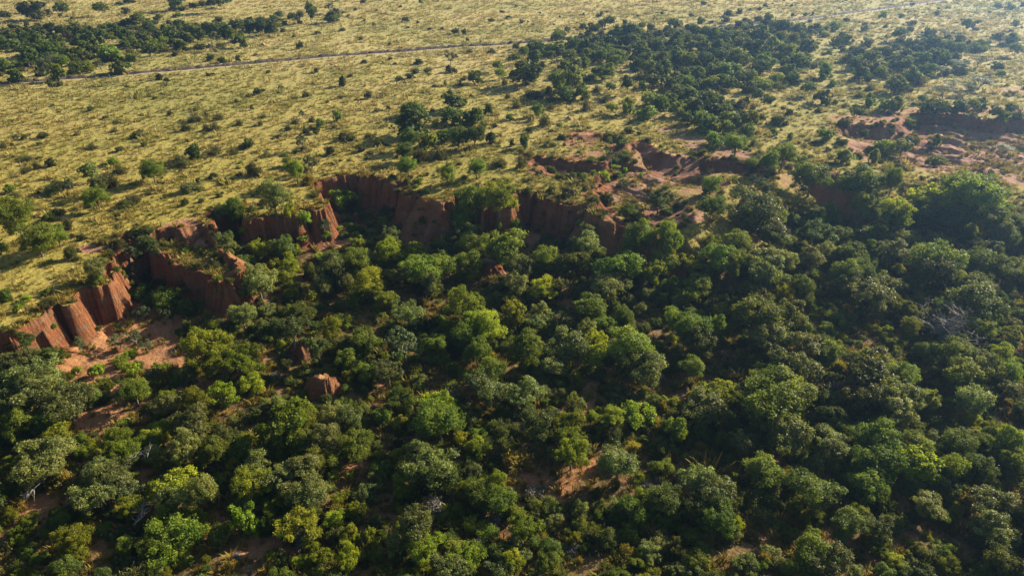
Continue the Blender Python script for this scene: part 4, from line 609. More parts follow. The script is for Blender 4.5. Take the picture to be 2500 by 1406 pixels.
 (-49.35, 48.77, 1.33, 1.09, 1.89, 'y', 0, 'nearest yellow green bush above the bottom left photo corner', 'bushes of the gully wood'),
 (13.4, 45.34, 1.34, 0.97, 1.77, 's', 0, 'third nearest silvery green bush down-right of the orange footpath', 'bushes of the gully wood'),
 (-18.27, 45.4, 1.34, 0.97, 1.77, 'y', 0, 'second nearest yellow green bush up-right of the bottom edge under the left wood', 'bushes of the gully wood'),
 (-48.81, 54.59, 1.51, 0.83, 0.71, 'k', 0, 'golden bush left of the pale fallen branch', 'bushes of the gully wood'),
 (-40.74, 59.01, 1.34, 1.21, 2.02, 's', 0, 'nearest silvery green bush up-right of the pale fallen branch', 'bushes of the gully wood'),
 (25.03, 61.25, 1.29, 1.42, 2.2, 'g', 0, 'mid green bush below the domed tree row at lower right', 'bushes of the gully wood'),
 (-26.94, 96.79, 1.33, 1.99, 2.78, 's', 0, 'silvery green bush down-right of the broken dark red cliff', 'bushes of the gully wood'),
 (-28.75, 67.4, 1.29, 1.67, 2.45, 's', 0, 'nearest silvery green bush down-left of the tan earth pillar in the wood', 'bushes of the gully wood'),
 (-25.08, 65.82, 1.27, 1.66, 2.42, 'g', 0, 'mid green bush down-left of the tan earth pillar in the wood', 'bushes of the gully wood'),
 (-27.8, 51.75, 1.31, 0.94, 1.73, 's', 0, 'nearest silvery green bush above the fresh bright green tree', 'bushes of the gully wood'),
 (52.1, 67.34, 1.2, 1.77, 2.49, 's', 0, 'silvery green bush above the shady right middle wood', 'bushes of the gully wood'),
 (-42.74, 43.7, 1.31, 0.94, 1.73, 'o', 0, 'dark green bush right of the bottom left photo corner', 'bushes of the gully wood'),
 (0.67, 46.59, 1.09, 1.09, 1.74, 's', 0, 'silvery green bush above the middle of the bottom photo edge', 'bushes of the gully wood'),
 (-16.37, 47.36, 1.03, 1.32, 1.93, 'y', 0, 'third nearest yellow green bush up-right of the bottom edge under the left wood', 'bushes of the gully wood'),
 (7.17, 50.8, 1.08, 1.37, 2.02, 's', 0, 'silvery green bush below the orange footpath', 'bushes of the gully wood'),
 (8.38, 48.38, 1.19, 0.86, 1.57, 'y', 0, 'nearest yellow green bush below the orange footpath', 'bushes of the gully wood'),
 (47.16, 53.35, 1.11, 1.34, 2.0, 's', 0, 'nearest silvery green bush below the shady right middle wood', 'bushes of the gully wood'),
 (-24.32, 51.39, 1.3, 0.94, 1.72, 'y', 0, 'yellow green bush up-right of the fresh bright green tree', 'bushes of the gully wood'),
 (7.88, 67.33, 1.2, 1.73, 2.45, 's', 0, 'nearest silvery green bush up-right of the silvery domed tree by the clearing', 'bushes of the gully wood'),
 (-15.65, 53.06, 1.33, 0.96, 1.75, 's', 0, 'silvery green bush right of the fresh bright green tree', 'bushes of the gully wood'),
 (43.92, 52.26, 1.32, 0.95, 1.74, 's', 0, 'second nearest silvery green bush below the shady right middle wood', 'bushes of the gully wood'),
 (25.41, 45.41, 1.28, 0.92, 1.68, 's', 0, 'silvery green bush above the bottom edge under the right wood', 'bushes of the gully wood'),
 (17.72, 44.87, 1.33, 0.96, 1.76, 'g', 0, 'mid green bush left of the bottom edge under the right wood', 'bushes of the gully wood'),
 (-32.32, 49.7, 1.06, 1.19, 1.83, 'y', 0, 'nearest yellow green bush left of the fresh bright green tree', 'bushes of the gully wood'),
 (-7.34, 56.1, 1.22, 1.07, 1.8, 's', 0, 'second nearest silvery green bush down-left of the silvery domed tree by the clearing', 'bushes of the gully wood'),
 (-16.23, 50.91, 1.08, 1.22, 1.87, 'y', 0, 'third nearest yellow green bush right of the fresh bright green tree', 'bushes of the gully wood'),
 (22.37, 48.26, 0.97, 1.37, 1.95, 'y', 0, 'yellow green bush up-left of the bottom edge under the right wood', 'bushes of the gully wood'),
 (-58.63, 99.87, 1.78, 1.64, 1.32, 'b', 0, 'nearest dark olive bush up-left of the red bluff with grassy top', 'bushes of the gully wood'),
 (-35.66, 44.18, 1.19, 0.86, 1.57, 'o', 0, 'dark green bush down-left of the fresh bright green tree', 'bushes of the gully wood'),
 (16.03, 45.77, 0.88, 1.31, 1.84, 's', 0, 'third nearest silvery green bush left of the bottom edge under the right wood', 'bushes of the gully wood'),
 (51.64, 50.34, 1.29, 0.93, 1.7, 'g', 0, 'third nearest mid green bush above the bottom right photo corner', 'bushes of the gully wood'),
 (-34.37, 62.45, 1.23, 1.23, 1.96, 's', 0, 'second nearest silvery green bush up-right of the pale fallen branch', 'bushes of the gully wood'),
 (-17.55, 47.52, 1.03, 1.03, 1.65, 's', 0, 'silvery green bush up-right of the bottom edge under the left wood', 'bushes of the gully wood'),
 (34.12, 57.71, 1.17, 1.17, 1.87, 's', 0, 'silvery green bush down-right of the domed tree row at lower right', 'bushes of the gully wood'),
 (51.5, 54.41, 1.12, 1.12, 1.8, 's', 0, 'silvery green bush down-right of the shady right middle wood', 'bushes of the gully wood'),
 (-24.71, 48.94, 0.91, 1.37, 1.91, 'g', 0, 'mid green bush right of the fresh bright green tree', 'bushes of the gully wood'),
 (16.98, 52.58, 1.32, 0.95, 1.74, 'g', 0, 'mid green bush right of the orange footpath', 'bushes of the gully wood'),
 (16.92, 43.45, 1.18, 0.85, 1.56, 's', 0, 'nearest silvery green bush left of the bottom edge under the right wood', 'bushes of the gully wood'),
 (48.44, 45.15, 1.27, 0.92, 1.68, 'g', 0, 'nearest mid green bush above the bottom right photo corner', 'bushes of the gully wood'),
 (-8.43, 43.61, 1.05, 0.76, 1.39, 'y', 0, 'yellow green bush left of the middle of the bottom photo edge', 'bushes of the gully wood'),
 (3.77, 45.59, 1.15, 0.83, 1.51, 'y', 0, 'yellow green bush up-right of the middle of the bottom photo edge', 'bushes of the gully wood'),
 (39.56, 43.57, 1.12, 0.8, 1.47, 's', 0, 'nearest silvery green bush left of the bottom right photo corner', 'bushes of the gully wood'),
 (-3.95, 49.15, 1.27, 0.91, 1.67, 'y', 0, 'yellow green bush up-left of the middle of the bottom photo edge', 'bushes of the gully wood'),
 (13.43, 50.56, 1.29, 0.93, 1.7, 'y', 0, 'second nearest yellow green bush down-right of the orange footpath', 'bushes of the gully wood'),
 (20.3, 62.23, 0.9, 1.35, 1.89, 'g', 0, 'mid green bush down-left of the domed tree row at lower right', 'bushes of the gully wood'),
 (-15.98, 66.0, 1.19, 1.19, 1.9, 'g', 0, 'nearest mid green bush down-right of the tan earth pillar in the wood', 'bushes of the gully wood'),
 (-38.85, 58.15, 1.02, 1.26, 1.87, 's', 0, 'silvery green bush right of the pale fallen branch', 'bushes of the gully wood'),
 (-31.74, 59.75, 1.19, 0.91, 1.63, 'g', 0, 'mid green bush above the fresh bright green tree', 'bushes of the gully wood'),
 (14.08, 59.81, 1.2, 0.88, 0.75, 'k', 0, 'golden bush below the pale creamy leaved tree', 'bushes of the gully wood'),
 (-4.5, 57.0, 1.16, 0.84, 1.53, 's', 0, 'nearest silvery green bush down-left of the silvery domed tree by the clearing', 'bushes of the gully wood'),
 (-14.78, 55.66, 1.14, 0.82, 1.51, 's', 0, 'silvery green bush down-right of the tan earth pillar in the wood', 'bushes of the gully wood'),
 (-13.94, 47.52, 0.9, 1.18, 1.72, 'y', 0, 'fourth nearest yellow green bush up-right of the bottom edge under the left wood', 'bushes of the gully wood'),
 (43.46, 57.86, 1.01, 1.25, 1.86, 's', 0, 'nearest silvery green bush down-left of the shady right middle wood', 'bushes of the gully wood'),
 (26.52, 44.36, 1.0, 0.72, 1.32, 'g', 0, 'mid green bush up-right of the bottom edge under the right wood', 'bushes of the gully wood'),
 (-2.23, 47.91, 1.11, 0.8, 1.46, 'g', 0, 'mid green bush above the middle of the bottom photo edge', 'bushes of the gully wood'),
 (14.89, 46.75, 1.09, 0.79, 1.44, 's', 0, 'second nearest silvery green bush down-right of the orange footpath', 'bushes of the gully wood'),
 (-14.82, 56.93, 1.31, 0.94, 1.73, 'g', 0, 'second nearest mid green bush down-right of the tan earth pillar in the wood', 'bushes of the gully wood'),
 (36.31, 45.92, 1.15, 0.83, 1.52, 'y', 0, 'yellow green bush right of the bottom edge under the right wood', 'bushes of the gully wood'),
 (-37.19, 64.97, 1.18, 1.04, 1.75, 'y', 0, 'yellow green bush up-right of the pale fallen branch', 'bushes of the gully wood'),
 (-38.0, 46.11, 0.88, 1.0, 1.53, 'g', 0, 'mid green bush below the pale fallen branch', 'bushes of the gully wood'),
 (-2.17, 63.64, 1.16, 1.01, 1.71, 'g', 0, 'mid green bush left of the silvery domed tree by the clearing', 'bushes of the gully wood'),
 (13.11, 42.88, 1.3, 0.94, 1.71, 'y', 0, 'yellow green bush left of the bottom edge under the right wood', 'bushes of the gully wood'),
 (-31.73, 65.84, 1.02, 1.39, 2.0, 's', 0, 'second nearest silvery green bush down-left of the tan earth pillar in the wood', 'bushes of the gully wood'),
 (15.54, 43.75, 0.99, 0.71, 1.3, 's', 0, 'second nearest silvery green bush left of the bottom edge under the right wood', 'bushes of the gully wood'),
 (33.78, 62.53, 0.98, 1.36, 1.95, 's', 0, 'silvery green bush right of the domed tree row at lower right', 'bushes of the gully wood'),
 (49.43, 46.95, 1.03, 0.74, 1.36, 'g', 0, 'second nearest mid green bush above the bottom right photo corner', 'bushes of the gully wood'),
 (-23.4, 80.6, 1.26, 1.39, 2.15, 's', 0, 'silvery green bush up-right of the tan earth pillar in the wood', 'bushes of the gully wood'),
 (-42.79, 73.56, 1.09, 1.46, 2.11, 's', 0, 'silvery green bush down-right of the red gully floor', 'bushes of the gully wood'),
 (30.47, 85.6, 1.21, 1.61, 2.34, 'g', 0, 'mid green bush below the upper middle of the right wood', 'bushes of the gully wood'),
 (4.25, 49.74, 1.14, 0.82, 1.5, 's', 0, 'nearest silvery green bush down-left of the orange footpath', 'bushes of the gully wood'),
 (59.2, 62.72, 1.32, 0.95, 1.74, 'y', 0, 'yellow green bush right of the shady right middle wood', 'bushes of the gully wood'),
 (11.05, 57.89, 1.32, 0.95, 1.75, 'y', 0, 'yellow green bush up-right of the orange footpath', 'bushes of the gully wood'),
 (-5.89, 62.0, 1.06, 1.06, 1.7, 'y', 0, 'second nearest yellow green bush left of the silvery domed tree by the clearing', 'bushes of the gully wood'),
 (44.22, 80.21, 1.25, 1.25, 2.0, 'g', 0, 'nearest mid green bush up-left of the golden grass glade', 'bushes of the gully wood'),
 (43.07, 93.47, 1.29, 1.55, 2.32, 'y', 0, 'yellow green bush down-right of the upper middle of the right wood', 'bushes of the gully wood'),
 (-49.23, 59.44, 1.19, 0.86, 1.57, 'g', 0, 'mid green bush up-left of the pale fallen branch', 'bushes of the gully wood'),
 (-42.52, 45.66, 1.01, 0.73, 1.34, 'y', 0, 'nearest yellow green bush right of the bottom left photo corner', 'bushes of the gully wood'),
 (8.98, 51.39, 0.8, 1.2, 1.67, 's', 0, 'nearest silvery green bush down-right of the orange footpath', 'bushes of the gully wood'),
 (28.52, 68.8, 1.31, 0.94, 1.73, 'y', 0, 'nearest yellow green bush above the domed tree row at lower right', 'bushes of the gully wood'),
 (35.24, 43.58, 0.99, 0.71, 1.3, 'g', 0, 'mid green bush right of the bottom edge under the right wood', 'bushes of the gully wood'),
 (36.25, 47.27, 1.24, 0.89, 1.64, 'y', 0, 'yellow green bush up-right of the bottom edge under the right wood', 'bushes of the gully wood'),
 (-33.95, 101.56, 1.03, 1.55, 2.17, 'g', 0, 'mid green bush down-right of the broken dark red cliff', 'bushes of the gully wood'),
 (25.63, 91.43, 1.06, 1.59, 2.22, 's', 0, 'second nearest silvery green bush down-left of the upper middle of the right wood', 'bushes of the gully wood'),
 (80.92, 96.21, 1.1, 1.64, 2.3, 'o', 0, 'dark green bush above the middle of the right photo edge', 'bushes of the gully wood'),
 (-29.17, 52.13, 0.95, 0.81, 1.38, 's', 0, 'second nearest silvery green bush above the fresh bright green tree', 'bushes of the gully wood'),
 (6.8, 49.38, 0.92, 0.75, 1.31, 'g', 0, 'mid green bush below the orange footpath', 'bushes of the gully wood'),
 (-33.72, 64.51, 1.17, 0.84, 1.55, 's', 0, 'third nearest silvery green bush down-left of the tan earth pillar in the wood', 'bushes of the gully wood'),
 (16.68, 60.36, 1.12, 0.81, 1.48, 'g', 0, 'mid green bush down-right of the pale creamy leaved tree', 'bushes of the gully wood'),
 (-0.15, 50.7, 0.79, 1.18, 1.66, 'g', 0, 'mid green bush down-left of the orange footpath', 'bushes of the gully wood'),
 (9.13, 43.96, 0.93, 0.67, 1.22, 'o', 0, 'dark green bush right of the middle of the bottom photo edge', 'bushes of the gully wood'),
 (-77.66, 126.18, 1.73, 1.58, 1.26, 't', 0, 'second nearest olive tan bush left of the glossy round green bush', 'bushes on the plateau grass'),
 (30.89, 91.01, 1.27, 1.41, 2.17, 'o', 0, 'dark green bush down-left of the upper middle of the right wood', 'bushes of the gully wood'),
 (-18.87, 140.32, 2.03, 1.54, 1.23, 't', 0, 'olive tan bush below the large dark plain tree', 'bushes on the plateau grass'),
 (-56.86, 58.0, 1.17, 0.85, 1.55, 'y', 0, 'yellow green bush left of the pale fallen branch', 'bushes of the gully wood'),
 (12.38, 49.91, 1.07, 0.77, 1.41, 'y', 0, 'nearest yellow green bush down-right of the orange footpath', 'bushes of the gully wood'),
 (8.14, 73.03, 0.9, 1.36, 1.9, 'y', 0, 'third nearest yellow green bush up-right of the silvery domed tree by the clearing', 'bushes of the gully wood'),
 (17.81, 68.67, 1.05, 1.05, 1.68, 's', 0, 'silvery green bush up-right of the pale creamy leaved tree', 'bushes of the gully wood'),
 (6.21, 47.33, 0.83, 0.83, 1.33, 'y', 0, 'second nearest yellow green bush below the orange footpath', 'bushes of the gully wood'),
 (32.78, 43.63, 0.79, 0.79, 1.26, 's', 0, 'silvery green bush right of the bottom edge under the right wood', 'bushes of the gully wood'),
 (-31.93, 54.47, 0.98, 0.7, 1.29, 'g', 0, 'mid green bush up-left of the fresh bright green tree', 'bushes of the gully wood'),
 (-18.43, 52.68, 0.96, 0.69, 1.26, 'y', 0, 'nearest yellow green bush right of the fresh bright green tree', 'bushes of the gully wood'),
 (-47.48, 50.68, 0.93, 0.68, 1.24, 'y', 0, 'yellow green bush up-right of the bottom left photo corner', 'bushes of the gully wood'),
 (-13.85, 65.06, 1.1, 0.79, 1.45, 'y', 0, 'yellow green bush below the open pale crowned tree', 'bushes of the gully wood'),
 (1.07, 45.45, 0.88, 0.63, 1.16, 's', 0, 'silvery green bush up-right of the middle of the bottom photo edge', 'bushes of the gully wood'),
 (38.53, 44.38, 0.87, 0.62, 1.14, 's', 0, 'second nearest silvery green bush left of the bottom right photo corner', 'bushes of the gully wood'),
 (-3.08, 96.08, 1.32, 1.32, 2.11, 's', 0, 'silvery green bush below the tan mound at the wood edge', 'bushes of the gully wood'),
 (38.88, 89.53, 1.25, 1.25, 2.0, 's', 0, 'silvery green bush below the upper middle of the right wood', 'bushes of the gully wood'),
 (33.49, 77.27, 1.22, 0.94, 1.68, 'y', 0, 'second nearest yellow green bush above the domed tree row at lower right', 'bushes of the gully wood'),
 (37.06, 44.36, 1.13, 0.81, 1.49, 'y', 0, 'yellow green bush left of the bottom right photo corner', 'bushes of the gully wood'),
 (36.33, 57.59, 0.86, 0.98, 1.5, 's', 0, 'second nearest silvery green bush down-left of the shady right middle wood', 'bushes of the gully wood'),
 (24.33, 55.31, 0.91, 0.76, 1.31, 'y', 0, 'yellow green bush below the domed tree row at lower right', 'bushes of the gully wood'),
 (24.13, 44.75, 0.74, 0.88, 0.75, 'k', 0, 'golden bush up-left of the bottom edge under the right wood', 'bushes of the gully wood'),
 (-9.48, 85.3, 1.11, 1.25, 1.92, 'y', 0, 'yellow green bush left of the broad yellow green middle tree', 'bushes of the gully wood'),
 (19.85, 90.63, 1.27, 1.12, 1.88, 's', 0, 'silvery green bush below the grassy nose of the gully rim', 'bushes of the gully wood'),
 (42.55, 83.95, 1.19, 1.06, 1.77, 'g', 0, 'second nearest mid green bush up-left of the golden grass glade', 'bushes of the gully wood'),
 (-49.63, 61.18, 1.05, 0.76, 1.39, 'y', 0, 'yellow green bush up-left of the pale fallen branch', 'bushes of the gully wood'),
 (-33.86, 49.39, 0.71, 1.06, 1.49, 'y', 0, 'second nearest yellow green bush left of the fresh bright green tree', 'bushes of the gully wood'),
 (3.73, 70.54, 1.16, 0.83, 1.53, 's', 0, 'silvery green bush above the silvery domed tree by the clearing', 'bushes of the gully wood'),
 (-12.22, 43.48, 0.85, 0.61, 1.13, 'g', 0, 'mid green bush right of the bottom edge under the left wood', 'bushes of the gully wood'),
 (-51.98, 132.15, 1.8, 1.32, 1.06, 't', 0, 'olive tan bush above the broken dark red cliff', 'bushes on the plateau grass'),
 (15.79, 90.34, 1.05, 1.47, 2.1, 'g', 0, 'mid green bush below the grassy nose of the gully rim', 'bushes of the gully wood'),
 (64.7, 113.78, 1.24, 1.67, 2.42, 'g', 0, 'mid green bush left of the top rows of the right wood', 'bushes along the right hand scarps'),
 (42.29, 81.03, 1.26, 0.91, 1.66, 'y', 0, 'yellow green bush left of the golden grass glade', 'bushes of the gully wood'),
 (-49.66, 46.54, 1.1, 0.6, 0.48, 't', 0, 'olive tan bush above the bottom left photo corner', 'bushes of the gully wood'),
 (0.75, 114.82, 1.0, 1.5, 2.1, 'g', 0, 'mid green bush left of the long shaded gully wall', 'bushes on the plateau grass'),
 (-27.24, 44.23, 0.93, 0.51, 0.44, 'k', 0, 'golden bush left of the bottom edge under the left wood', 'bushes of the gully wood'),
 (-4.36, 64.17, 1.17, 0.84, 1.54, 'y', 0, 'nearest yellow green bush left of the silvery domed tree by the clearing', 'bushes of the gully wood'),
 (53.07, 75.93, 1.3, 0.94, 1.71, 'y', 0, 'yellow green bush right of the golden grass glade', 'bushes of the gully wood'),
 (2.13, 50.17, 0.79, 0.79, 1.26, 's', 0, 'second nearest silvery green bush down-left of the orange footpath', 'bushes of the gully wood'),
 (46.8, 51.37, 0.8, 0.8, 1.28, 'y', 0, 'yellow green bush up-left of the bottom right photo corner', 'bushes of the gully wood'),
 (-31.2, 57.58, 0.78, 1.03, 1.5, 'y', 0, 'yellow green bush above the fresh bright green tree', 'bushes of the gully wood'),
 (-32.27, 47.73, 0.84, 0.53, 0.42, 't', 0, 'olive tan bush left of the fresh bright green tree', 'bushes of the gully wood'),
 (-41.92, 106.65, 1.31, 1.31, 2.1, 'y', 0, 'yellow green bush below the broken dark red cliff', 'bushes of the gully wood'),
 (46.63, 99.36, 1.35, 1.06, 1.87, 's', 0, 'silvery green bush right of the upper middle of the right wood', 'bushes of the gully wood'),
 (47.48, 87.92, 1.23, 0.96, 1.7, 'y', 0, 'second nearest yellow green bush up-left of the golden grass glade', 'bushes of the gully wood'),
 (-20.57, 44.98, 0.87, 0.63, 1.15, 'y', 0, 'nearest yellow green bush up-right of the bottom edge under the left wood', 'bushes of the gully wood'),
 (6.73, 70.21, 1.15, 0.83, 1.52, 's', 0, 'second nearest silvery green bush up-right of the silvery domed tree by the clearing', 'bushes of the gully wood'),
 (17.51, 64.37, 1.18, 0.65, 0.55, 'k', 0, 'golden bush down-right of the pale creamy leaved tree', 'bushes of the gully wood'),
 (-70.78, 83.18, 0.77, 1.15, 1.61, 'g', 0, 'mid green bush up-left of the fluted sunlit red cliff', 'bushes of the gully wood'),
 (34.87, 60.31, 0.88, 0.75, 1.28, 'y', 0, 'yellow green bush down-right of the domed tree row at lower right', 'bushes of the gully wood'),
 (26.55, 102.82, 1.26, 1.12, 1.87, 'y', 0, 'yellow green bush down-right of the grassy nose of the gully rim', 'bushes of the gully wood'),
 (-41.63, 48.69, 0.84, 0.61, 1.11, 'g', 0, 'mid green bush down-left of the pale fallen branch', 'bushes of the gully wood'),
 (-79.27, 133.07, 1.67, 1.2, 0.96, 't', 0, 'nearest olive tan bush left of the glossy round green bush', 'bushes on the plateau grass'),
 (-63.32, 100.01, 1.33, 0.93, 0.74, 't', 0, 'nearest olive tan bush left of the red bluff with grassy top', 'bushes of the gully wood'),
 (-39.53, 112.95, 1.09, 1.51, 2.16, 'y', 0, 'yellow green bush up-right of the broken dark red cliff', 'bushes on the plateau grass'),
 (-31.46, 94.1, 0.98, 1.39, 1.97, 'y', 0, 'yellow green bush down-right of the broken dark red cliff', 'bushes of the gully wood'),
 (0.0, 83.55, 0.9, 1.3, 1.84, 's', 0, 'silvery green bush right of the broad yellow green middle tree', 'bushes of the gully wood'),
 (67.37, 95.72, 1.32, 0.95, 1.74, 'y', 0, 'yellow green bush above the bare grey twigged tree', 'bushes of the gully wood'),
 (26.95, 90.27, 1.26, 0.91, 1.67, 's', 0, 'nearest silvery green bush down-left of the upper middle of the right wood', 'bushes of the gully wood'),
 (55.77, 63.12, 1.08, 0.77, 1.42, 'y', 0, 'yellow green bush down-right of the shady right middle wood', 'bushes of the gully wood'),
 (-46.9, 72.64, 1.17, 0.84, 1.55, 'y', 0, 'yellow green bush down-right of the red gully floor', 'bushes of the gully wood'),
 (22.91, 79.72, 1.25, 0.9, 1.65, 'y', 0, 'yellow green bush up-right of the pale creamy leaved tree', 'bushes of the gully wood'),
 (5.79, 69.12, 0.97, 0.7, 1.28, 'y', 0, 'second nearest yellow green bush up-right of the silvery domed tree by the clearing', 'bushes of the gully wood'),
 (-17.49, 53.11, 0.81, 0.59, 1.08, 'y', 0, 'second nearest yellow green bush right of the fresh bright green tree', 'bushes of the gully wood'),
 (7.67, 165.28, 1.67, 1.67, 1.33, 't', 0, 'second nearest olive tan bush below the big near edge grove tree', 'bushes of the upper grove and slope'),
 (62.88, 111.75, 1.23, 1.23, 1.97, 'y', 0, 'yellow green bush left of the top rows of the right wood', 'bushes of the gully wood'),
 (-9.34, 51.25, 1.02, 0.56, 0.45, 't', 0, 'second nearest olive tan bush up-left of the middle of the bottom photo edge', 'bushes of the gully wood'),
 (-68.12, 137.07, 1.57, 1.25, 1.0, 't', 0, 'nearest olive tan bush right of the glossy round green bush', 'bushes on the plateau grass'),
 (75.95, 139.88, 1.3, 1.61, 2.39, 'g', 0, 'mid green bush left of the twin trees on the pinkish slope', 'bushes along the right hand scarps'),
 (-68.56, 95.63, 0.96, 1.21, 0.97, 'b', 0, 'dark olive bush above the fluted sunlit red cliff', 'bushes of the gully wood'),
 (-21.67, 73.0, 0.99, 0.72, 1.31, 'y', 0, 'yellow green bush right of the tan earth pillar in the wood', 'bushes of the gully wood'),
 (37.14, 72.16, 1.26, 0.9, 1.66, 'g', 0, 'mid green bush up-right of the domed tree row at lower right', 'bushes of the gully wood'),
 (19.09, 68.29, 1.05, 0.58, 0.49, 'k', 0, 'golden bush right of the pale creamy leaved tree', 'bushes of the gully wood'),
 (-86.32, 122.57, 2.08, 1.14, 0.92, 'b', 0, 'second nearest dark olive bush right of the left photo edge above the gully', 'bushes on the plateau grass'),
 (-63.64, 104.73, 1.38, 0.82, 0.66, 'b', 0, 'third nearest dark olive bush up-left of the red bluff with grassy top', 'bushes of the gully wood'),
 (-3.19, 59.15, 0.79, 0.64, 1.11, 'y', 0, 'yellow green bush down-left of the silvery domed tree by the clearing', 'bushes of the gully wood'),
 (-7.07, 48.66, 0.71, 0.53, 0.42, 't', 0, 'nearest olive tan bush up-left of the middle of the bottom photo edge', 'bushes of the gully wood'),
 (18.38, 55.25, 0.68, 0.82, 1.23, 's', 0, 'silvery green bush down-right of the pale creamy leaved tree', 'bushes of the gully wood'),
 (-61.3, 123.62, 1.96, 1.08, 0.86, 't', 0, 'olive tan bush down-right of the glossy round green bush', 'bushes on the plateau grass'),
 (-50.95, 114.75, 1.13, 1.28, 1.95, 'g', 0, 'mid green bush left of the broken dark red cliff', 'bushes on the plateau grass'),
 (-47.55, 85.17, 0.91, 1.04, 1.58, 's', 0, 'silvery green bush up-right of the red gully floor', 'bushes of the gully wood'),
 (-37.16, 85.84, 1.02, 0.88, 1.48, 's', 0, 'silvery green bush up-left of the tan earth pillar in the wood', 'bushes of the gully wood'),
 (4.84, 80.17, 0.87, 1.01, 1.53, 's', 0, 'silvery green bush down-right of the broad yellow green middle tree', 'bushes of the gully wood'),
 (2.74, 148.8, 1.21, 1.71, 2.44, 'g', 0, 'mid green bush up-left of the red pits in the grass', 'bushes on the plateau grass'),
 (88.48, 111.51, 1.34, 0.97, 1.77, 'y', 0, 'yellow green bush above the middle of the right photo edge', 'bushes of the gully wood'),
 (-69.57, 115.71, 1.49, 0.82, 0.66, 'b', 0, 'dark olive bush down-left of the glossy round green bush', 'bushes on the plateau grass'),
 (-61.24, 104.8, 1.38, 0.76, 0.61, 'b', 0, 'second nearest dark olive bush up-left of the red bluff with grassy top', 'bushes of the gully wood'),
 (-52.13, 50.52, 0.72, 0.52, 0.95, 'y', 0, 'second nearest yellow green bush above the bottom left photo corner', 'bushes of the gully wood'),
 (19.28, 178.96, 1.61, 1.61, 1.28, 't', 0, 'second nearest olive tan bush down-right of the big near edge grove tree', 'bushes of the upper grove and slope'),
 (49.85, 138.2, 1.29, 1.29, 2.06, 'g', 0, 'mid green bush right of the long low shaded scarp', 'bushes along the right hand scarps'),
 (50.2, 108.89, 1.09, 1.09, 1.74, 'g', 0, 'mid green bush up-right of the upper middle of the right wood', 'bushes of the gully wood'),
 (54.59, 84.32, 0.9, 0.9, 1.44, 'y', 0, 'yellow green bush up-right of the golden grass glade', 'bushes of the gully wood'),
 (-15.48, 141.17, 1.46, 1.13, 0.9, 't', 0, 'olive tan bush down-right of the large dark plain tree', 'bushes on the plateau grass'),
 (53.82, 149.2, 1.53, 1.19, 0.95, 't', 0, 'olive tan bush up-right of the long low shaded scarp', 'bushes along the right hand scarps'),
 (118.62, 205.22, 2.01, 1.59, 1.27, 't', 0, 'olive tan bush down-left of the thin scrub at the upper right', 'bushes of the upper grove and slope'),
 (51.26, 107.09, 1.19, 0.9, 1.61, 'g', 0, 'mid green bush right of the upper middle of the right wood', 'bushes of the gully wood'),
 (63.97, 93.52, 1.08, 0.8, 1.45, 'y', 0, 'yellow green bush up-left of the bare grey twigged tree', 'bushes of the gully wood'),
 (-32.97, 43.72, 0.73, 0.52, 0.96, 'y', 0, 'yellow green bush left of the bottom edge under the left wood', 'bushes of the gully wood'),
 (6.04, 190.71, 2.45, 1.35, 1.08, 'b', 0, 'dark olive bush below the big near edge grove tree', 'bushes of the upper grove and slope'),
 (-69.67, 117.52, 1.63, 0.9, 0.72, 't', 0, 'olive tan bush down-left of the glossy round green bush', 'bushes on the plateau grass'),
 (66.68, 110.37, 1.33, 0.96, 1.76, 's', 0, 'silvery green bush down-left of the top rows of the right wood', 'bushes of the gully wood'),
 (-77.97, 314.91, 4.43, 2.44, 1.95, 'b', 0, 'dark olive bush left of the lone top edge tree', 'bushes beyond and along the track'),
 (16.64, 55.63, 0.69, 0.53, 0.94, 'y', 0, 'yellow green bush below the pale creamy leaved tree', 'bushes of the gully wood'),
 (1.69, 135.46, 1.13, 1.29, 1.03, 't', 0, 'nearest olive tan bush left of the red pits in the grass', 'bushes on the plateau grass'),
 (126.22, 170.94, 1.37, 1.55, 1.24, 't', 0, 'olive tan bush right of the long dark red scarp', 'bushes of the upper grove and slope'),
 (99.1, 156.35, 1.28, 1.45, 2.21, 'g', 0, 'mid green bush down-left of the long dark red scarp', 'bushes along the right hand scarps'),
 (-43.74, 85.01, 0.91, 0.77, 1.31, 'g', 0, 'mid green bush below the red bluff with grassy top', 'bushes of the gully wood'),
 (89.21, 109.57, 0.97, 1.1, 1.68, 'g', 0, 'mid green bush above the middle of the right photo edge', 'bushes of the gully wood'),
 (66.52, 103.53, 1.04, 0.9, 1.53, 'y', 0, 'yellow green bush below the top rows of the right wood', 'bushes of the gully wood'),
 (-2.57, 137.19, 1.71, 0.94, 0.75, 't', 0, 'second nearest olive tan bush left of the red pits in the grass', 'bushes on the plateau grass'),
 (38.52, 212.0, 2.07, 1.41, 1.13, 't', 0, 'olive tan bush below the tallest grove dome', 'bushes of the upper grove and slope'),
 (-43.1, 168.66, 1.18, 1.63, 2.34, 'g', 0, 'nearest mid green bush down-left of the middle of the grass plain', 'bushes on the plateau grass'),
 (76.46, 200.35, 2.17, 1.19, 0.95, 't', 0, 'nearest olive tan bush left of the dark slope bush with long shadow', 'bushes of the upper grove and slope'),
 (-46.52, 137.25, 1.14, 1.14, 1.82, 'g', 0, 'second nearest mid green bush up-left of the lime tree in the shaded gully', 'bushes on the plateau grass'),
 (83.04, 144.31, 1.2, 1.2, 0.96, 'b', 0, 'dark olive bush below the twin trees on the pinkish slope', 'bushes along the right hand scarps'),
 (-80.09, 109.74, 0.95, 0.95, 1.52, 'g', 0, 'mid green bush down-right of the left photo edge above the gully', 'bushes on the plateau grass'),
 (-75.19, 106.67, 0.93, 0.93, 0.74, 't', 0, 'olive tan bush down-right of the left photo edge above the gully', 'bushes on the plateau grass'),
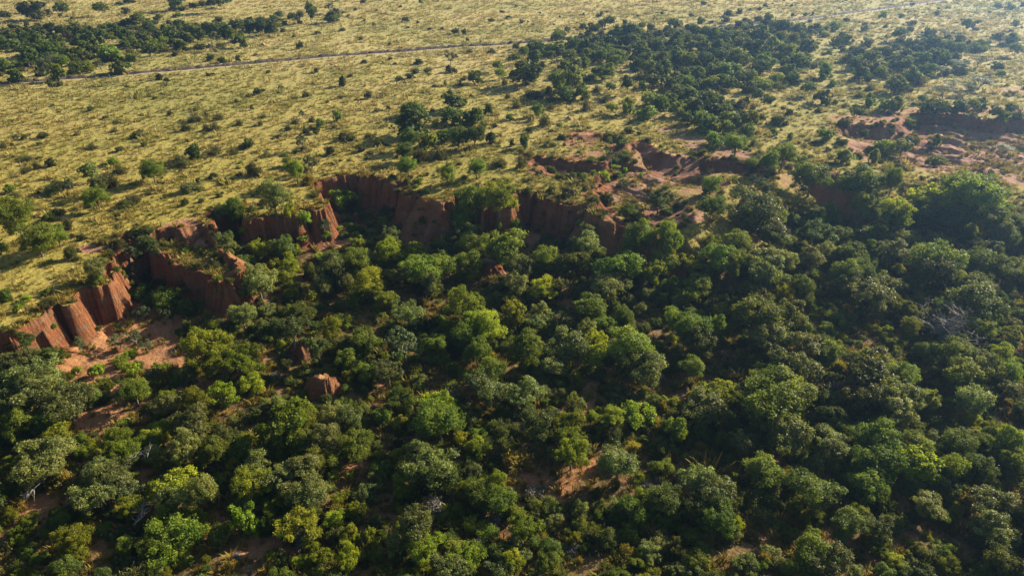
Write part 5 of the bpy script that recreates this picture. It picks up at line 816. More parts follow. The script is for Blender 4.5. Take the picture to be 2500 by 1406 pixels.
 (47.32, 82.54, 0.79, 0.79, 1.26, 'y', 0, 'nearest yellow green bush up-left of the golden grass glade', 'bushes of the gully wood'),
 (-71.02, 162.48, 1.48, 1.12, 0.9, 't', 0, 'second nearest olive tan bush down-left of the open grass below the track', 'bushes on the plateau grass'),
 (-6.11, 175.24, 1.22, 1.6, 2.33, 'g', 0, 'mid green bush down-left of the big near edge grove tree', 'bushes on the plateau grass'),
 (7.12, 108.78, 0.84, 1.14, 1.64, 'g', 0, 'second nearest mid green bush below the long shaded gully wall', 'bushes of the gully wood'),
 (20.24, 94.5, 0.98, 0.71, 1.29, 'y', 0, 'yellow green bush below the grassy nose of the gully rim', 'bushes of the gully wood'),
 (-162.18, 227.01, 1.31, 1.97, 2.76, 'g', 0, 'mid green bush below the top left photo corner', 'bushes beyond and along the track'),
 (-64.39, 144.55, 1.79, 0.98, 0.79, 't', 0, 'second nearest olive tan bush right of the glossy round green bush', 'bushes on the plateau grass'),
 (-38.19, 156.25, 1.59, 0.88, 0.7, 't', 0, 'olive tan bush below the middle of the grass plain', 'bushes on the plateau grass'),
 (82.66, 205.6, 2.02, 1.16, 0.92, 't', 0, 'olive tan bush up-left of the dark slope bush with long shadow', 'bushes of the upper grove and slope'),
 (74.8, 96.07, 1.1, 0.79, 1.45, 'g', 0, 'mid green bush left of the middle of the right photo edge', 'bushes of the gully wood'),
 (-58.53, 149.04, 1.14, 1.14, 1.83, 'o', 0, 'dark green bush below the open grass below the track', 'bushes on the plateau grass'),
 (-39.36, 144.58, 1.19, 1.03, 0.82, 'b', 0, 'dark olive bush above the lime tree in the shaded gully', 'bushes on the plateau grass'),
 (-95.44, 136.87, 1.14, 0.98, 0.79, 'b', 0, 'nearest dark olive bush right of the left photo edge above the gully', 'bushes on the plateau grass'),
 (-95.38, 122.61, 1.04, 0.89, 1.52, 'g', 0, 'nearest mid green bush below the left photo edge above the gully', 'bushes on the plateau grass'),
 (1.27, 182.23, 1.45, 1.26, 1.0, 't', 0, 'nearest olive tan bush below the big near edge grove tree', 'bushes of the upper grove and slope'),
 (-29.96, 150.87, 1.24, 1.06, 0.85, 't', 0, 'olive tan bush down-left of the large dark plain tree', 'bushes on the plateau grass'),
 (13.92, 127.48, 0.94, 1.09, 1.65, 's', 0, 'silvery green bush down-left of the red pits in the grass', 'bushes on the plateau grass'),
 (64.73, 167.34, 1.35, 1.17, 0.93, 't', 0, 'olive tan bush down-left of the dark slope bush with long shadow', 'bushes of the upper grove and slope'),
 (48.65, 94.4, 0.87, 0.73, 1.25, 'g', 0, 'mid green bush down-right of the upper middle of the right wood', 'bushes of the gully wood'),
 (-35.9, 43.24, 0.72, 0.52, 0.95, 'y', 0, 'second nearest yellow green bush right of the bottom left photo corner', 'bushes of the gully wood'),
 (-86.64, 156.73, 1.6, 0.88, 0.7, 'b', 0, 'dark olive bush above the glossy round green bush', 'bushes on the plateau grass'),
 (-60.69, 144.96, 1.35, 0.84, 0.67, 't', 0, 'nearest olive tan bush below the open grass below the track', 'bushes on the plateau grass'),
 (8.46, 150.14, 1.38, 0.86, 0.69, 't', 0, 'olive tan bush up-left of the red pits in the grass', 'bushes on the plateau grass'),
 (63.68, 130.77, 0.83, 1.24, 1.74, 'y', 0, 'yellow green bush down-left of the twin trees on the pinkish slope', 'bushes along the right hand scarps'),
 (-80.23, 97.73, 0.65, 0.98, 1.37, 'g', 0, 'second nearest mid green bush below the left photo edge above the gully', 'bushes of the gully wood'),
 (-62.77, 103.2, 1.04, 0.6, 0.48, 'b', 0, 'dark olive bush left of the red bluff with grassy top', 'bushes of the gully wood'),
 (-77.53, 161.48, 1.23, 1.14, 0.91, 't', 0, 'olive tan bush up-right of the glossy round green bush', 'bushes on the plateau grass'),
 (-45.12, 43.01, 0.65, 0.47, 0.86, 'y', 0, 'yellow green bush down-right of the bottom left photo corner', 'bushes of the gully wood'),
 (25.27, 187.24, 1.86, 1.02, 0.82, 't', 0, 'third nearest olive tan bush down-right of the big near edge grove tree', 'bushes of the upper grove and slope'),
 (138.95, 219.04, 2.13, 1.17, 0.94, 'b', 0, 'dark olive bush down-right of the thin scrub at the upper right', 'bushes of the upper grove and slope'),
 (10.4, 187.16, 1.3, 1.3, 1.04, 't', 0, 'nearest olive tan bush down-right of the big near edge grove tree', 'bushes of the upper grove and slope'),
 (61.98, 182.63, 1.27, 1.27, 2.03, 'g', 0, 'mid green bush left of the dark slope bush with long shadow', 'bushes of the upper grove and slope'),
 (-46.25, 163.91, 1.07, 1.25, 1.9, 'g', 0, 'second nearest mid green bush down-left of the middle of the grass plain', 'bushes on the plateau grass'),
 (-226.66, 328.42, 2.46, 1.83, 1.47, 'b', 0, 'dark olive bush down-left of the top left photo corner', 'bushes beyond and along the track'),
 (-49.71, 204.42, 1.2, 1.62, 1.3, 'b', 0, 'dark olive bush above the middle of the grass plain', 'bushes on the plateau grass'),
 (-97.67, 135.66, 0.85, 1.15, 0.92, 't', 0, 'olive tan bush up-right of the left photo edge above the gully', 'bushes on the plateau grass'),
 (24.14, 197.53, 1.56, 1.14, 0.91, 't', 0, 'olive tan bush right of the big near edge grove tree', 'bushes of the upper grove and slope'),
 (102.07, 199.0, 1.57, 1.15, 0.92, 't', 0, 'second nearest olive tan bush right of the dark slope bush with long shadow', 'bushes of the upper grove and slope'),
 (94.62, 160.09, 1.31, 0.95, 1.73, 's', 0, 'silvery green bush up-right of the twin trees on the pinkish slope', 'bushes along the right hand scarps'),
 (74.99, 143.85, 1.19, 0.86, 0.69, 't', 0, 'olive tan bush left of the twin trees on the pinkish slope', 'bushes along the right hand scarps'),
 (-66.32, 100.53, 0.89, 0.62, 0.5, 't', 0, 'second nearest olive tan bush left of the red bluff with grassy top', 'bushes of the gully wood'),
 (-225.03, 339.23, 2.85, 1.57, 1.25, 'b', 0, 'dark olive bush right of the top left photo corner', 'bushes beyond and along the track'),
 (-92.99, 148.13, 1.37, 0.75, 0.6, 't', 0, 'olive tan bush up-left of the glossy round green bush', 'bushes on the plateau grass'),
 (-52.89, 166.98, 1.52, 0.83, 0.67, 't', 0, 'second nearest olive tan bush down-right of the open grass below the track', 'bushes on the plateau grass'),
 (72.03, 198.62, 1.76, 0.97, 0.78, 't', 0, 'second nearest olive tan bush left of the dark slope bush with long shadow', 'bushes of the upper grove and slope'),
 (-45.21, 135.88, 0.99, 0.83, 1.42, 'g', 0, 'nearest mid green bush up-left of the lime tree in the shaded gully', 'bushes on the plateau grass'),
 (10.36, 194.87, 1.34, 1.14, 1.94, 'o', 0, 'dark green bush down-right of the big near edge grove tree', 'bushes of the upper grove and slope'),
 (59.2, 135.93, 0.85, 1.01, 1.52, 'g', 0, 'mid green bush down-left of the small dark red scarp', 'bushes along the right hand scarps'),
 (-66.12, 84.84, 0.68, 0.56, 0.97, 'g', 0, 'mid green bush above the fluted sunlit red cliff', 'bushes of the gully wood'),
 (-152.9, 354.35, 2.64, 1.63, 1.3, 'b', 0, 'dark olive bush up-right of the short stout plain tree', 'bushes beyond and along the track'),
 (-98.81, 133.4, 1.12, 0.65, 0.52, 't', 0, 'olive tan bush right of the left photo edge above the gully', 'bushes on the plateau grass'),
 (95.98, 191.73, 1.52, 0.91, 0.73, 't', 0, 'nearest olive tan bush right of the dark slope bush with long shadow', 'bushes of the upper grove and slope'),
 (-78.56, 169.0, 1.87, 1.03, 0.82, 't', 0, 'olive tan bush below the track bend on the left plain', 'bushes on the plateau grass'),
 (5.02, 67.51, 0.52, 0.52, 0.83, 'y', 0, 'nearest yellow green bush up-right of the silvery domed tree by the clearing', 'bushes of the gully wood'),
 (-192.69, 373.38, 3.11, 1.71, 1.37, 'b', 0, 'second nearest dark olive bush above the short stout plain tree', 'bushes beyond and along the track'),
 (-111.82, 257.47, 2.22, 1.22, 0.98, 'b', 0, 'dark olive bush above the track bend on the left plain', 'bushes beyond and along the track'),
 (-73.19, 170.52, 1.54, 0.85, 0.68, 't', 0, 'nearest olive tan bush down-left of the open grass below the track', 'bushes on the plateau grass'),
 (6.83, 115.17, 0.51, 0.76, 1.06, 'g', 0, 'nearest mid green bush below the long shaded gully wall', 'bushes of the gully wood'),
 (-176.02, 335.54, 1.88, 1.88, 1.5, 'b', 0, 'dark olive bush up-right of the wide belt tree with visible trunk', 'bushes beyond and along the track'),
 (-134.11, 203.94, 1.2, 1.2, 0.96, 'b', 0, 'dark olive bush down-left of the wide belt tree with visible trunk', 'bushes beyond and along the track'),
 (-72.77, 161.37, 0.98, 0.98, 0.78, 't', 0, 'third nearest olive tan bush down-left of the open grass below the track', 'bushes on the plateau grass'),
 (-45.95, 159.33, 0.97, 0.97, 0.78, 'b', 0, 'dark olive bush down-left of the middle of the grass plain', 'bushes on the plateau grass'),
 (0.42, 214.5, 1.25, 1.25, 1.0, 'b', 0, 'dark olive bush down-left of the big near edge grove tree', 'bushes of the upper grove and slope'),
 (-6.92, 163.3, 0.99, 0.99, 1.58, 'g', 0, 'mid green bush right of the large dark plain tree', 'bushes on the plateau grass'),
 (-33.14, 146.4, 0.9, 0.9, 0.72, 'b', 0, 'dark olive bush down-left of the large dark plain tree', 'bushes on the plateau grass'),
 (7.55, 122.99, 0.78, 0.78, 1.25, 'g', 0, 'mid green bush down-left of the red pits in the grass', 'bushes on the plateau grass'),
 (11.94, 129.4, 0.81, 0.81, 1.3, 's', 0, 'silvery green bush left of the red pits in the grass', 'bushes on the plateau grass'),
 (22.65, 156.58, 0.96, 0.96, 1.53, 'g', 0, 'mid green bush above the red pits in the grass', 'bushes of the upper grove and slope'),
 (15.94, 187.21, 1.11, 1.11, 1.78, 'g', 0, 'mid green bush down-right of the big near edge grove tree', 'bushes of the upper grove and slope'),
 (93.16, 211.41, 1.24, 1.24, 1.98, 'g', 0, 'mid green bush above the dark slope bush with long shadow', 'bushes of the upper grove and slope'),
 (93.1, 203.6, 1.2, 1.2, 1.91, 'g', 0, 'mid green bush up-right of the dark slope bush with long shadow', 'bushes of the upper grove and slope'),
 (122.48, 228.88, 1.33, 1.33, 2.12, 'o', 0, 'dark green bush left of the thin scrub at the upper right', 'bushes of the upper grove and slope'),
 (131.16, 198.85, 1.17, 1.17, 1.87, 'g', 0, 'mid green bush down-right of the thin scrub at the upper right', 'bushes of the upper grove and slope'),
 (63.28, 153.84, 0.94, 0.94, 1.5, 'g', 0, 'mid green bush down-left of the dark slope bush with long shadow', 'bushes of the upper grove and slope'),
 (70.04, 173.83, 1.05, 1.05, 0.84, 'b', 0, 'dark olive bush down-left of the dark slope bush with long shadow', 'bushes of the upper grove and slope'),
 (-59.65, 116.85, 0.75, 0.75, 0.6, 'b', 0, 'dark olive bush down-right of the glossy round green bush', 'bushes on the plateau grass'),
 (-12.94, 76.16, 0.56, 0.56, 0.45, 't', 0, 'olive tan bush down-right of the open pale crowned tree', 'bushes of the gully wood'),
 (53.72, 121.38, 0.79, 0.79, 0.63, 't', 0, 'olive tan bush up-right of the upper middle of the right wood', 'bushes along the right hand scarps'),
 (-154.37, 320.41, 2.1, 1.49, 1.19, 'b', 0, 'nearest dark olive bush above the short stout plain tree', 'bushes beyond and along the track'),
 (-38.9, 153.7, 0.78, 1.12, 0.9, 'b', 0, 'dark olive bush below the middle of the grass plain', 'bushes on the plateau grass'),
 (-53.14, 143.65, 1.04, 0.7, 0.56, 't', 0, 'second nearest olive tan bush below the open grass below the track', 'bushes on the plateau grass'),
 (-30.04, 220.54, 1.5, 1.05, 0.84, 'b', 0, 'dark olive bush above the large dark plain tree', 'bushes on the plateau grass'),
 (-0.51, 170.46, 1.2, 0.86, 1.58, 'g', 0, 'mid green bush below the big near edge grove tree', 'bushes on the plateau grass'),
 (-20.04, 221.71, 1.29, 1.2, 0.96, 'b', 0, 'dark olive bush down-left of the spot where the track meets the grove', 'bushes on the plateau grass'),
 (-53.25, 161.69, 0.98, 0.89, 0.72, 't', 0, 'nearest olive tan bush down-right of the open grass below the track', 'bushes on the plateau grass'),
 (-106.35, 211.72, 1.34, 1.02, 0.82, 'b', 0, 'dark olive bush below the short stout plain tree', 'bushes beyond and along the track'),
 (-108.14, 155.83, 1.27, 0.7, 0.56, 'b', 0, 'dark olive bush up-right of the left photo edge above the gully', 'bushes on the plateau grass'),
 (-27.04, 48.62, 1.4, 1.79, 1.52, 'l', 1, 'fresh bright green tree in the lower left wood', 'lime saplings on the gully soils'),
 (15.44, 65.54, 1.95, 1.33, 1.13, 'l', 1, 'round pale creamy leaved tree right of the shaded clearing', 'lime saplings on the gully soils'),
 (-34.07, 129.75, 3.19, 1.84, 1.56, 'l', 1, 'vivid lime leaved tree in the deep shade of the gully', 'lime saplings on the gully soils'),
 (-37.09, 113.05, 1.35, 1.35, 1.15, 'l', 1, 'bright lime green sapling right of the broken dark red cliff', 'lime saplings on the gully soils'),
 (-51.1, 75.02, 0.93, 0.93, 0.79, 'l', 1, 'bright lime green sapling below the red gully floor', 'lime saplings on the gully soils'),
 (-55.59, 74.59, 0.83, 1.07, 0.91, 'l', 1, 'nearest bright lime green sapling down-left of the red gully floor', 'lime saplings on the gully soils'),
 (-47.97, 76.11, 1.12, 0.62, 0.53, 'l', 1, 'second nearest bright lime green sapling down-right of the red gully floor', 'lime saplings on the gully soils'),
 (-27.89, 112.38, 1.25, 0.93, 0.79, 'l', 1, 'fifth nearest bright lime green sapling below the lime tree in the shaded gully', 'lime saplings on the gully soils'),
 (-54.13, 72.39, 1.0, 0.55, 0.47, 'l', 1, 'second nearest bright lime green sapling down-left of the red gully floor', 'lime saplings on the gully soils'),
 (-45.36, 107.1, 1.32, 0.73, 0.62, 'l', 1, 'bright lime green sapling down-left of the broken dark red cliff', 'lime saplings on the gully soils'),
 (-33.75, 108.47, 1.09, 0.78, 0.66, 'l', 1, 'second nearest bright lime green sapling down-right of the broken dark red cliff', 'lime saplings on the gully soils'),
 (-13.81, 111.3, 0.86, 1.01, 0.86, 'l', 1, 'nearest bright lime green sapling down-right of the shaded ribbed gully wall', 'lime saplings on the gully soils'),
 (-53.55, 78.84, 1.06, 0.58, 0.49, 'l', 1, 'nearest bright lime green sapling down-right of the red gully floor', 'lime saplings on the gully soils'),
 (19.0, 133.84, 1.06, 0.97, 0.83, 'l', 1, 'second nearest bright lime green sapling down-right of the red pits in the grass', 'lime saplings on the gully soils'),
 (-12.19, 112.68, 0.87, 0.87, 0.74, 'l', 1, 'second nearest bright lime green sapling down-right of the shaded ribbed gully wall', 'lime saplings on the gully soils'),
 (-17.99, 126.33, 0.67, 1.0, 0.85, 'l', 1, 'bright lime green sapling above the shaded ribbed gully wall', 'lime saplings on the gully soils'),
 (-83.3, 138.2, 0.86, 0.86, 0.73, 'l', 1, 'bright lime green sapling left of the glossy round green bush', 'lime saplings on the gully soils'),
 (-76.66, 115.91, 0.75, 0.75, 0.63, 'l', 1, 'bright lime green sapling down-left of the glossy round green bush', 'lime saplings on the gully soils'),
 (-67.96, 83.11, 0.58, 0.58, 0.49, 'l', 1, 'bright lime green sapling up-left of the fluted sunlit red cliff', 'lime saplings on the gully soils'),
 (-67.46, 80.31, 0.56, 0.56, 0.48, 'l', 1, 'bright lime green sapling left of the fluted sunlit red cliff', 'lime saplings on the gully soils'),
 (-58.64, 75.2, 0.56, 0.56, 0.47, 'l', 1, 'third nearest bright lime green sapling down-left of the red gully floor', 'lime saplings on the gully soils'),
 (-27.12, 118.7, 0.78, 0.78, 0.66, 'l', 1, 'bright lime green sapling down-right of the lime tree in the shaded gully', 'lime saplings on the gully soils'),
 (21.39, 138.43, 1.01, 0.68, 0.57, 'l', 1, 'nearest bright lime green sapling right of the red pits in the grass', 'lime saplings on the gully soils'),
 (-18.4, 164.03, 0.83, 1.01, 0.86, 'l', 1, 'bright lime green sapling right of the large dark plain tree', 'lime saplings on the gully soils'),
 (21.76, 135.51, 0.71, 0.87, 0.74, 'l', 1, 'second nearest bright lime green sapling right of the red pits in the grass', 'lime saplings on the gully soils'),
 (-37.41, 111.29, 0.74, 0.59, 0.5, 'l', 1, 'nearest bright lime green sapling down-right of the broken dark red cliff', 'lime saplings on the gully soils'),
 (-33.76, 113.59, 0.75, 0.6, 0.51, 'l', 1, 'fourth nearest bright lime green sapling below the lime tree in the shaded gully', 'lime saplings on the gully soils'),
 (-47.45, 110.44, 0.48, 0.73, 0.62, 'l', 1, 'bright lime green sapling left of the broken dark red cliff', 'lime saplings on the gully soils'),
 (-53.67, 101.62, 0.57, 0.57, 0.48, 'l', 1, 'bright lime green sapling up-left of the red bluff with grassy top', 'lime saplings on the gully soils'),
 (-2.5, 113.85, 0.63, 0.63, 0.53, 'l', 1, 'bright lime green sapling above the tan mound at the wood edge', 'lime saplings on the gully soils'),
 (10.12, 115.25, 0.63, 0.63, 0.54, 'l', 1, 'single lime sapling glowing against the long shaded wall', 'lime saplings on the gully soils'),
 (16.45, 132.92, 0.56, 0.84, 0.71, 'l', 1, 'nearest bright lime green sapling down-right of the red pits in the grass', 'lime saplings on the gully soils'),
 (100.61, 172.51, 1.04, 0.67, 0.57, 'l', 1, 'bright lime green sapling right of the small dark red scarp', 'lime saplings on the gully soils'),
 (66.35, 169.92, 1.03, 0.65, 0.55, 'l', 1, 'nearest bright lime green sapling down-left of the dark slope bush with long shadow', 'lime saplings on the gully soils'),
 (61.18, 157.55, 0.64, 0.96, 0.82, 'l', 1, 'second nearest bright lime green sapling down-left of the dark slope bush with long shadow', 'lime saplings on the gully soils'),
 (-32.3, 116.88, 0.64, 0.48, 0.41, 'l', 1, 'second nearest bright lime green sapling below the lime tree in the shaded gully', 'lime saplings on the gully soils'),
 (-29.14, 117.28, 0.64, 0.48, 0.41, 'l', 1, 'third nearest bright lime green sapling below the lime tree in the shaded gully', 'lime saplings on the gully soils'),
 (-31.69, 121.0, 0.66, 0.5, 0.42, 'l', 1, 'nearest bright lime green sapling below the lime tree in the shaded gully', 'lime saplings on the gully soils'),
 (-18.07, 116.65, 0.38, 0.57, 0.49, 'l', 1, 'bright lime green sapling below the shaded ribbed gully wall', 'lime saplings on the gully soils'),
 (9.01, 129.88, 0.38, 0.57, 0.49, 'l', 1, 'bright lime green sapling left of the red pits in the grass', 'lime saplings on the gully soils'),
 (16.91, 140.6, 0.58, 0.48, 0.41, 'l', 1, 'bright lime green sapling above the red pits in the grass', 'lime saplings on the gully soils'),
 (23.92, 138.57, 0.49, 0.59, 0.5, 'l', 1, 'bright lime green sapling up-left of the grey rubble hollow', 'lime saplings on the gully soils'),
 (18.06, 137.71, 0.43, 0.64, 0.55, 'l', 1, 'bright lime green sapling up-right of the red pits in the grass', 'lime saplings on the gully soils'),
 (26.77, 135.68, 0.48, 0.48, 0.41, 'l', 1, 'bright lime green sapling above the grey rubble hollow', 'lime saplings on the gully soils'),
 (-14.6, 77.61, 2.25, 1.97, 3.31, 'f', 1, 'open pale crowned tree with grey limbs showing in the lower wood', 'thin crowned acacias'),
 (-40.72, 53.01, 1.4, 1.14, 1.98, 'f', 1, 'grey green thin acacia below the pale fallen branch', 'thin crowned acacias'),
 (118.12, 190.45, 2.62, 1.18, 2.98, 'u', 1, 'third nearest grey green thin acacia below the thin scrub at the upper right', 'thin crowned acacias'),
 (132.93, 199.16, 2.53, 1.14, 2.94, 'u', 1, 'second nearest grey green thin acacia down-right of the thin scrub at the upper right', 'thin crowned acacias'),
 (-62.35, 100.1, 1.35, 1.07, 1.88, 'f', 1, 'second nearest grey green thin acacia left of the red bluff with grassy top', 'thin crowned acacias'),
 (-60.89, 97.95, 1.11, 1.38, 2.04, 'f', 1, 'nearest grey green thin acacia left of the red bluff with grassy top', 'thin crowned acacias'),
 (-139.28, 210.93, 1.84, 2.69, 3.79, 'f', 1, 'second nearest grey green thin acacia down-left of the wide belt tree with visible trunk', 'thin crowned acacias'),
 (20.85, 138.7, 1.44, 1.44, 2.3, 'f', 1, 'feathery pale acacia among the lime shrubs of the scarred basin', 'thin crowned acacias'),
 (-40.53, 133.51, 1.25, 1.56, 2.31, 'f', 1, 'grey green thin acacia up-left of the lime tree in the shaded gully', 'thin crowned acacias'),
 (127.16, 194.33, 2.1, 0.95, 2.75, 'u', 1, 'grey green thin acacia above the long dark red scarp', 'thin crowned acacias'),
 (-50.81, 86.15, 0.91, 1.17, 1.72, 'f', 1, 'second nearest grey green thin acacia up-right of the red gully floor', 'thin crowned acacias'),
 (-53.62, 81.64, 0.88, 1.13, 1.66, 'f', 1, 'nearest grey green thin acacia up-right of the red gully floor', 'thin crowned acacias'),
 (139.66, 221.43, 2.57, 1.16, 2.96, 'u', 1, 'nearest grey green thin acacia down-right of the thin scrub at the upper right', 'thin crowned acacias'),
 (149.15, 227.4, 2.63, 1.18, 2.98, 'u', 1, 'grey green thin acacia right of the thin scrub at the upper right', 'thin crowned acacias'),
 (-55.76, 81.15, 1.17, 0.84, 1.54, 'f', 1, 'grey green thin acacia up-left of the red gully floor', 'thin crowned acacias'),
 (-55.3, 87.72, 0.93, 1.05, 1.61, 'f', 1, 'grey green thin acacia above the red gully floor', 'thin crowned acacias'),
 (-46.29, 147.93, 1.36, 1.36, 2.18, 'f', 1, 'grey green thin acacia down-right of the open grass below the track', 'thin crowned acacias'),
 (112.1, 151.88, 1.41, 0.63, 2.43, 'u', 1, 'grey green thin acacia down-right of the long dark red scarp', 'thin crowned acacias'),
 (-33.83, 113.85, 1.12, 1.12, 1.79, 'f', 1, 'grey green thin acacia down-left of the lime tree in the shaded gully', 'thin crowned acacias'),
 (-60.26, 79.34, 0.86, 0.86, 1.38, 'f', 1, 'grey green thin acacia down-right of the fluted sunlit red cliff', 'thin crowned acacias'),
 (-148.59, 230.16, 2.22, 1.76, 3.09, 'f', 1, 'nearest grey green thin acacia down-left of the wide belt tree with visible trunk', 'thin crowned acacias'),
 (131.19, 215.82, 1.68, 0.75, 2.55, 'u', 1, 'nearest grey green thin acacia below the thin scrub at the upper right', 'thin crowned acacias'),
 (47.48, 126.54, 1.2, 1.05, 1.77, 'f', 1, 'grey green thin acacia right of the long low shaded scarp', 'thin crowned acacias'),
 (-51.55, 80.37, 0.87, 0.74, 1.26, 'f', 1, 'grey green thin acacia right of the red gully floor', 'thin crowned acacias'),
 (-20.05, 231.37, 2.23, 1.6, 2.94, 'f', 1, 'grey green thin acacia left of the spot where the track meets the grove', 'thin crowned acacias'),
 (165.05, 275.99, 3.13, 1.41, 3.21, 'u', 1, 'grey green thin acacia above the thin scrub at the upper right', 'thin crowned acacias'),
 (-108.57, 265.83, 2.02, 1.76, 2.97, 'f', 1, 'second nearest grey green thin acacia up-right of the track bend on the left plain', 'thin crowned acacias'),
 (18.38, 93.36, 0.54, 0.81, 1.14, 'f', 1, 'grey green thin acacia below the grassy nose of the gully rim', 'thin crowned acacias'),
 (-84.27, 123.9, 0.79, 1.07, 1.54, 'f', 1, 'grey green thin acacia right of the left photo edge above the gully', 'thin crowned acacias'),
 (21.96, 129.93, 0.82, 1.13, 1.63, 'f', 1, 'grey green thin acacia left of the grey rubble hollow', 'thin crowned acacias'),
 (126.07, 199.83, 1.57, 0.7, 2.5, 'u', 1, 'second nearest grey green thin acacia below the thin scrub at the upper right', 'thin crowned acacias'),
 (-129.59, 223.72, 1.52, 1.29, 2.2, 'f', 1, 'grey green thin acacia down-right of the wide belt tree with visible trunk', 'thin crowned acacias'),
 (-111.77, 151.9, 0.62, 0.93, 1.3, 'f', 1, 'grey green thin acacia above the left photo edge above the gully', 'thin crowned acacias'),
 (-83.0, 337.78, 1.89, 1.89, 3.02, 'f', 1, 'grey green thin acacia left of the lone top edge tree', 'thin crowned acacias'),
 (-52.31, 170.41, 0.85, 1.04, 1.55, 'f', 1, 'grey green thin acacia right of the open grass below the track', 'thin crowned acacias'),
 (-106.15, 253.46, 1.21, 1.21, 1.94, 'f', 1, 'nearest grey green thin acacia up-right of the track bend on the left plain', 'thin crowned acacias'),
 (61.56, 82.08, 2.23, 2.23, 3.57, 'd', 1, 'bare grey twigged tree standing in the right hand wood', 'dead trees'),
]
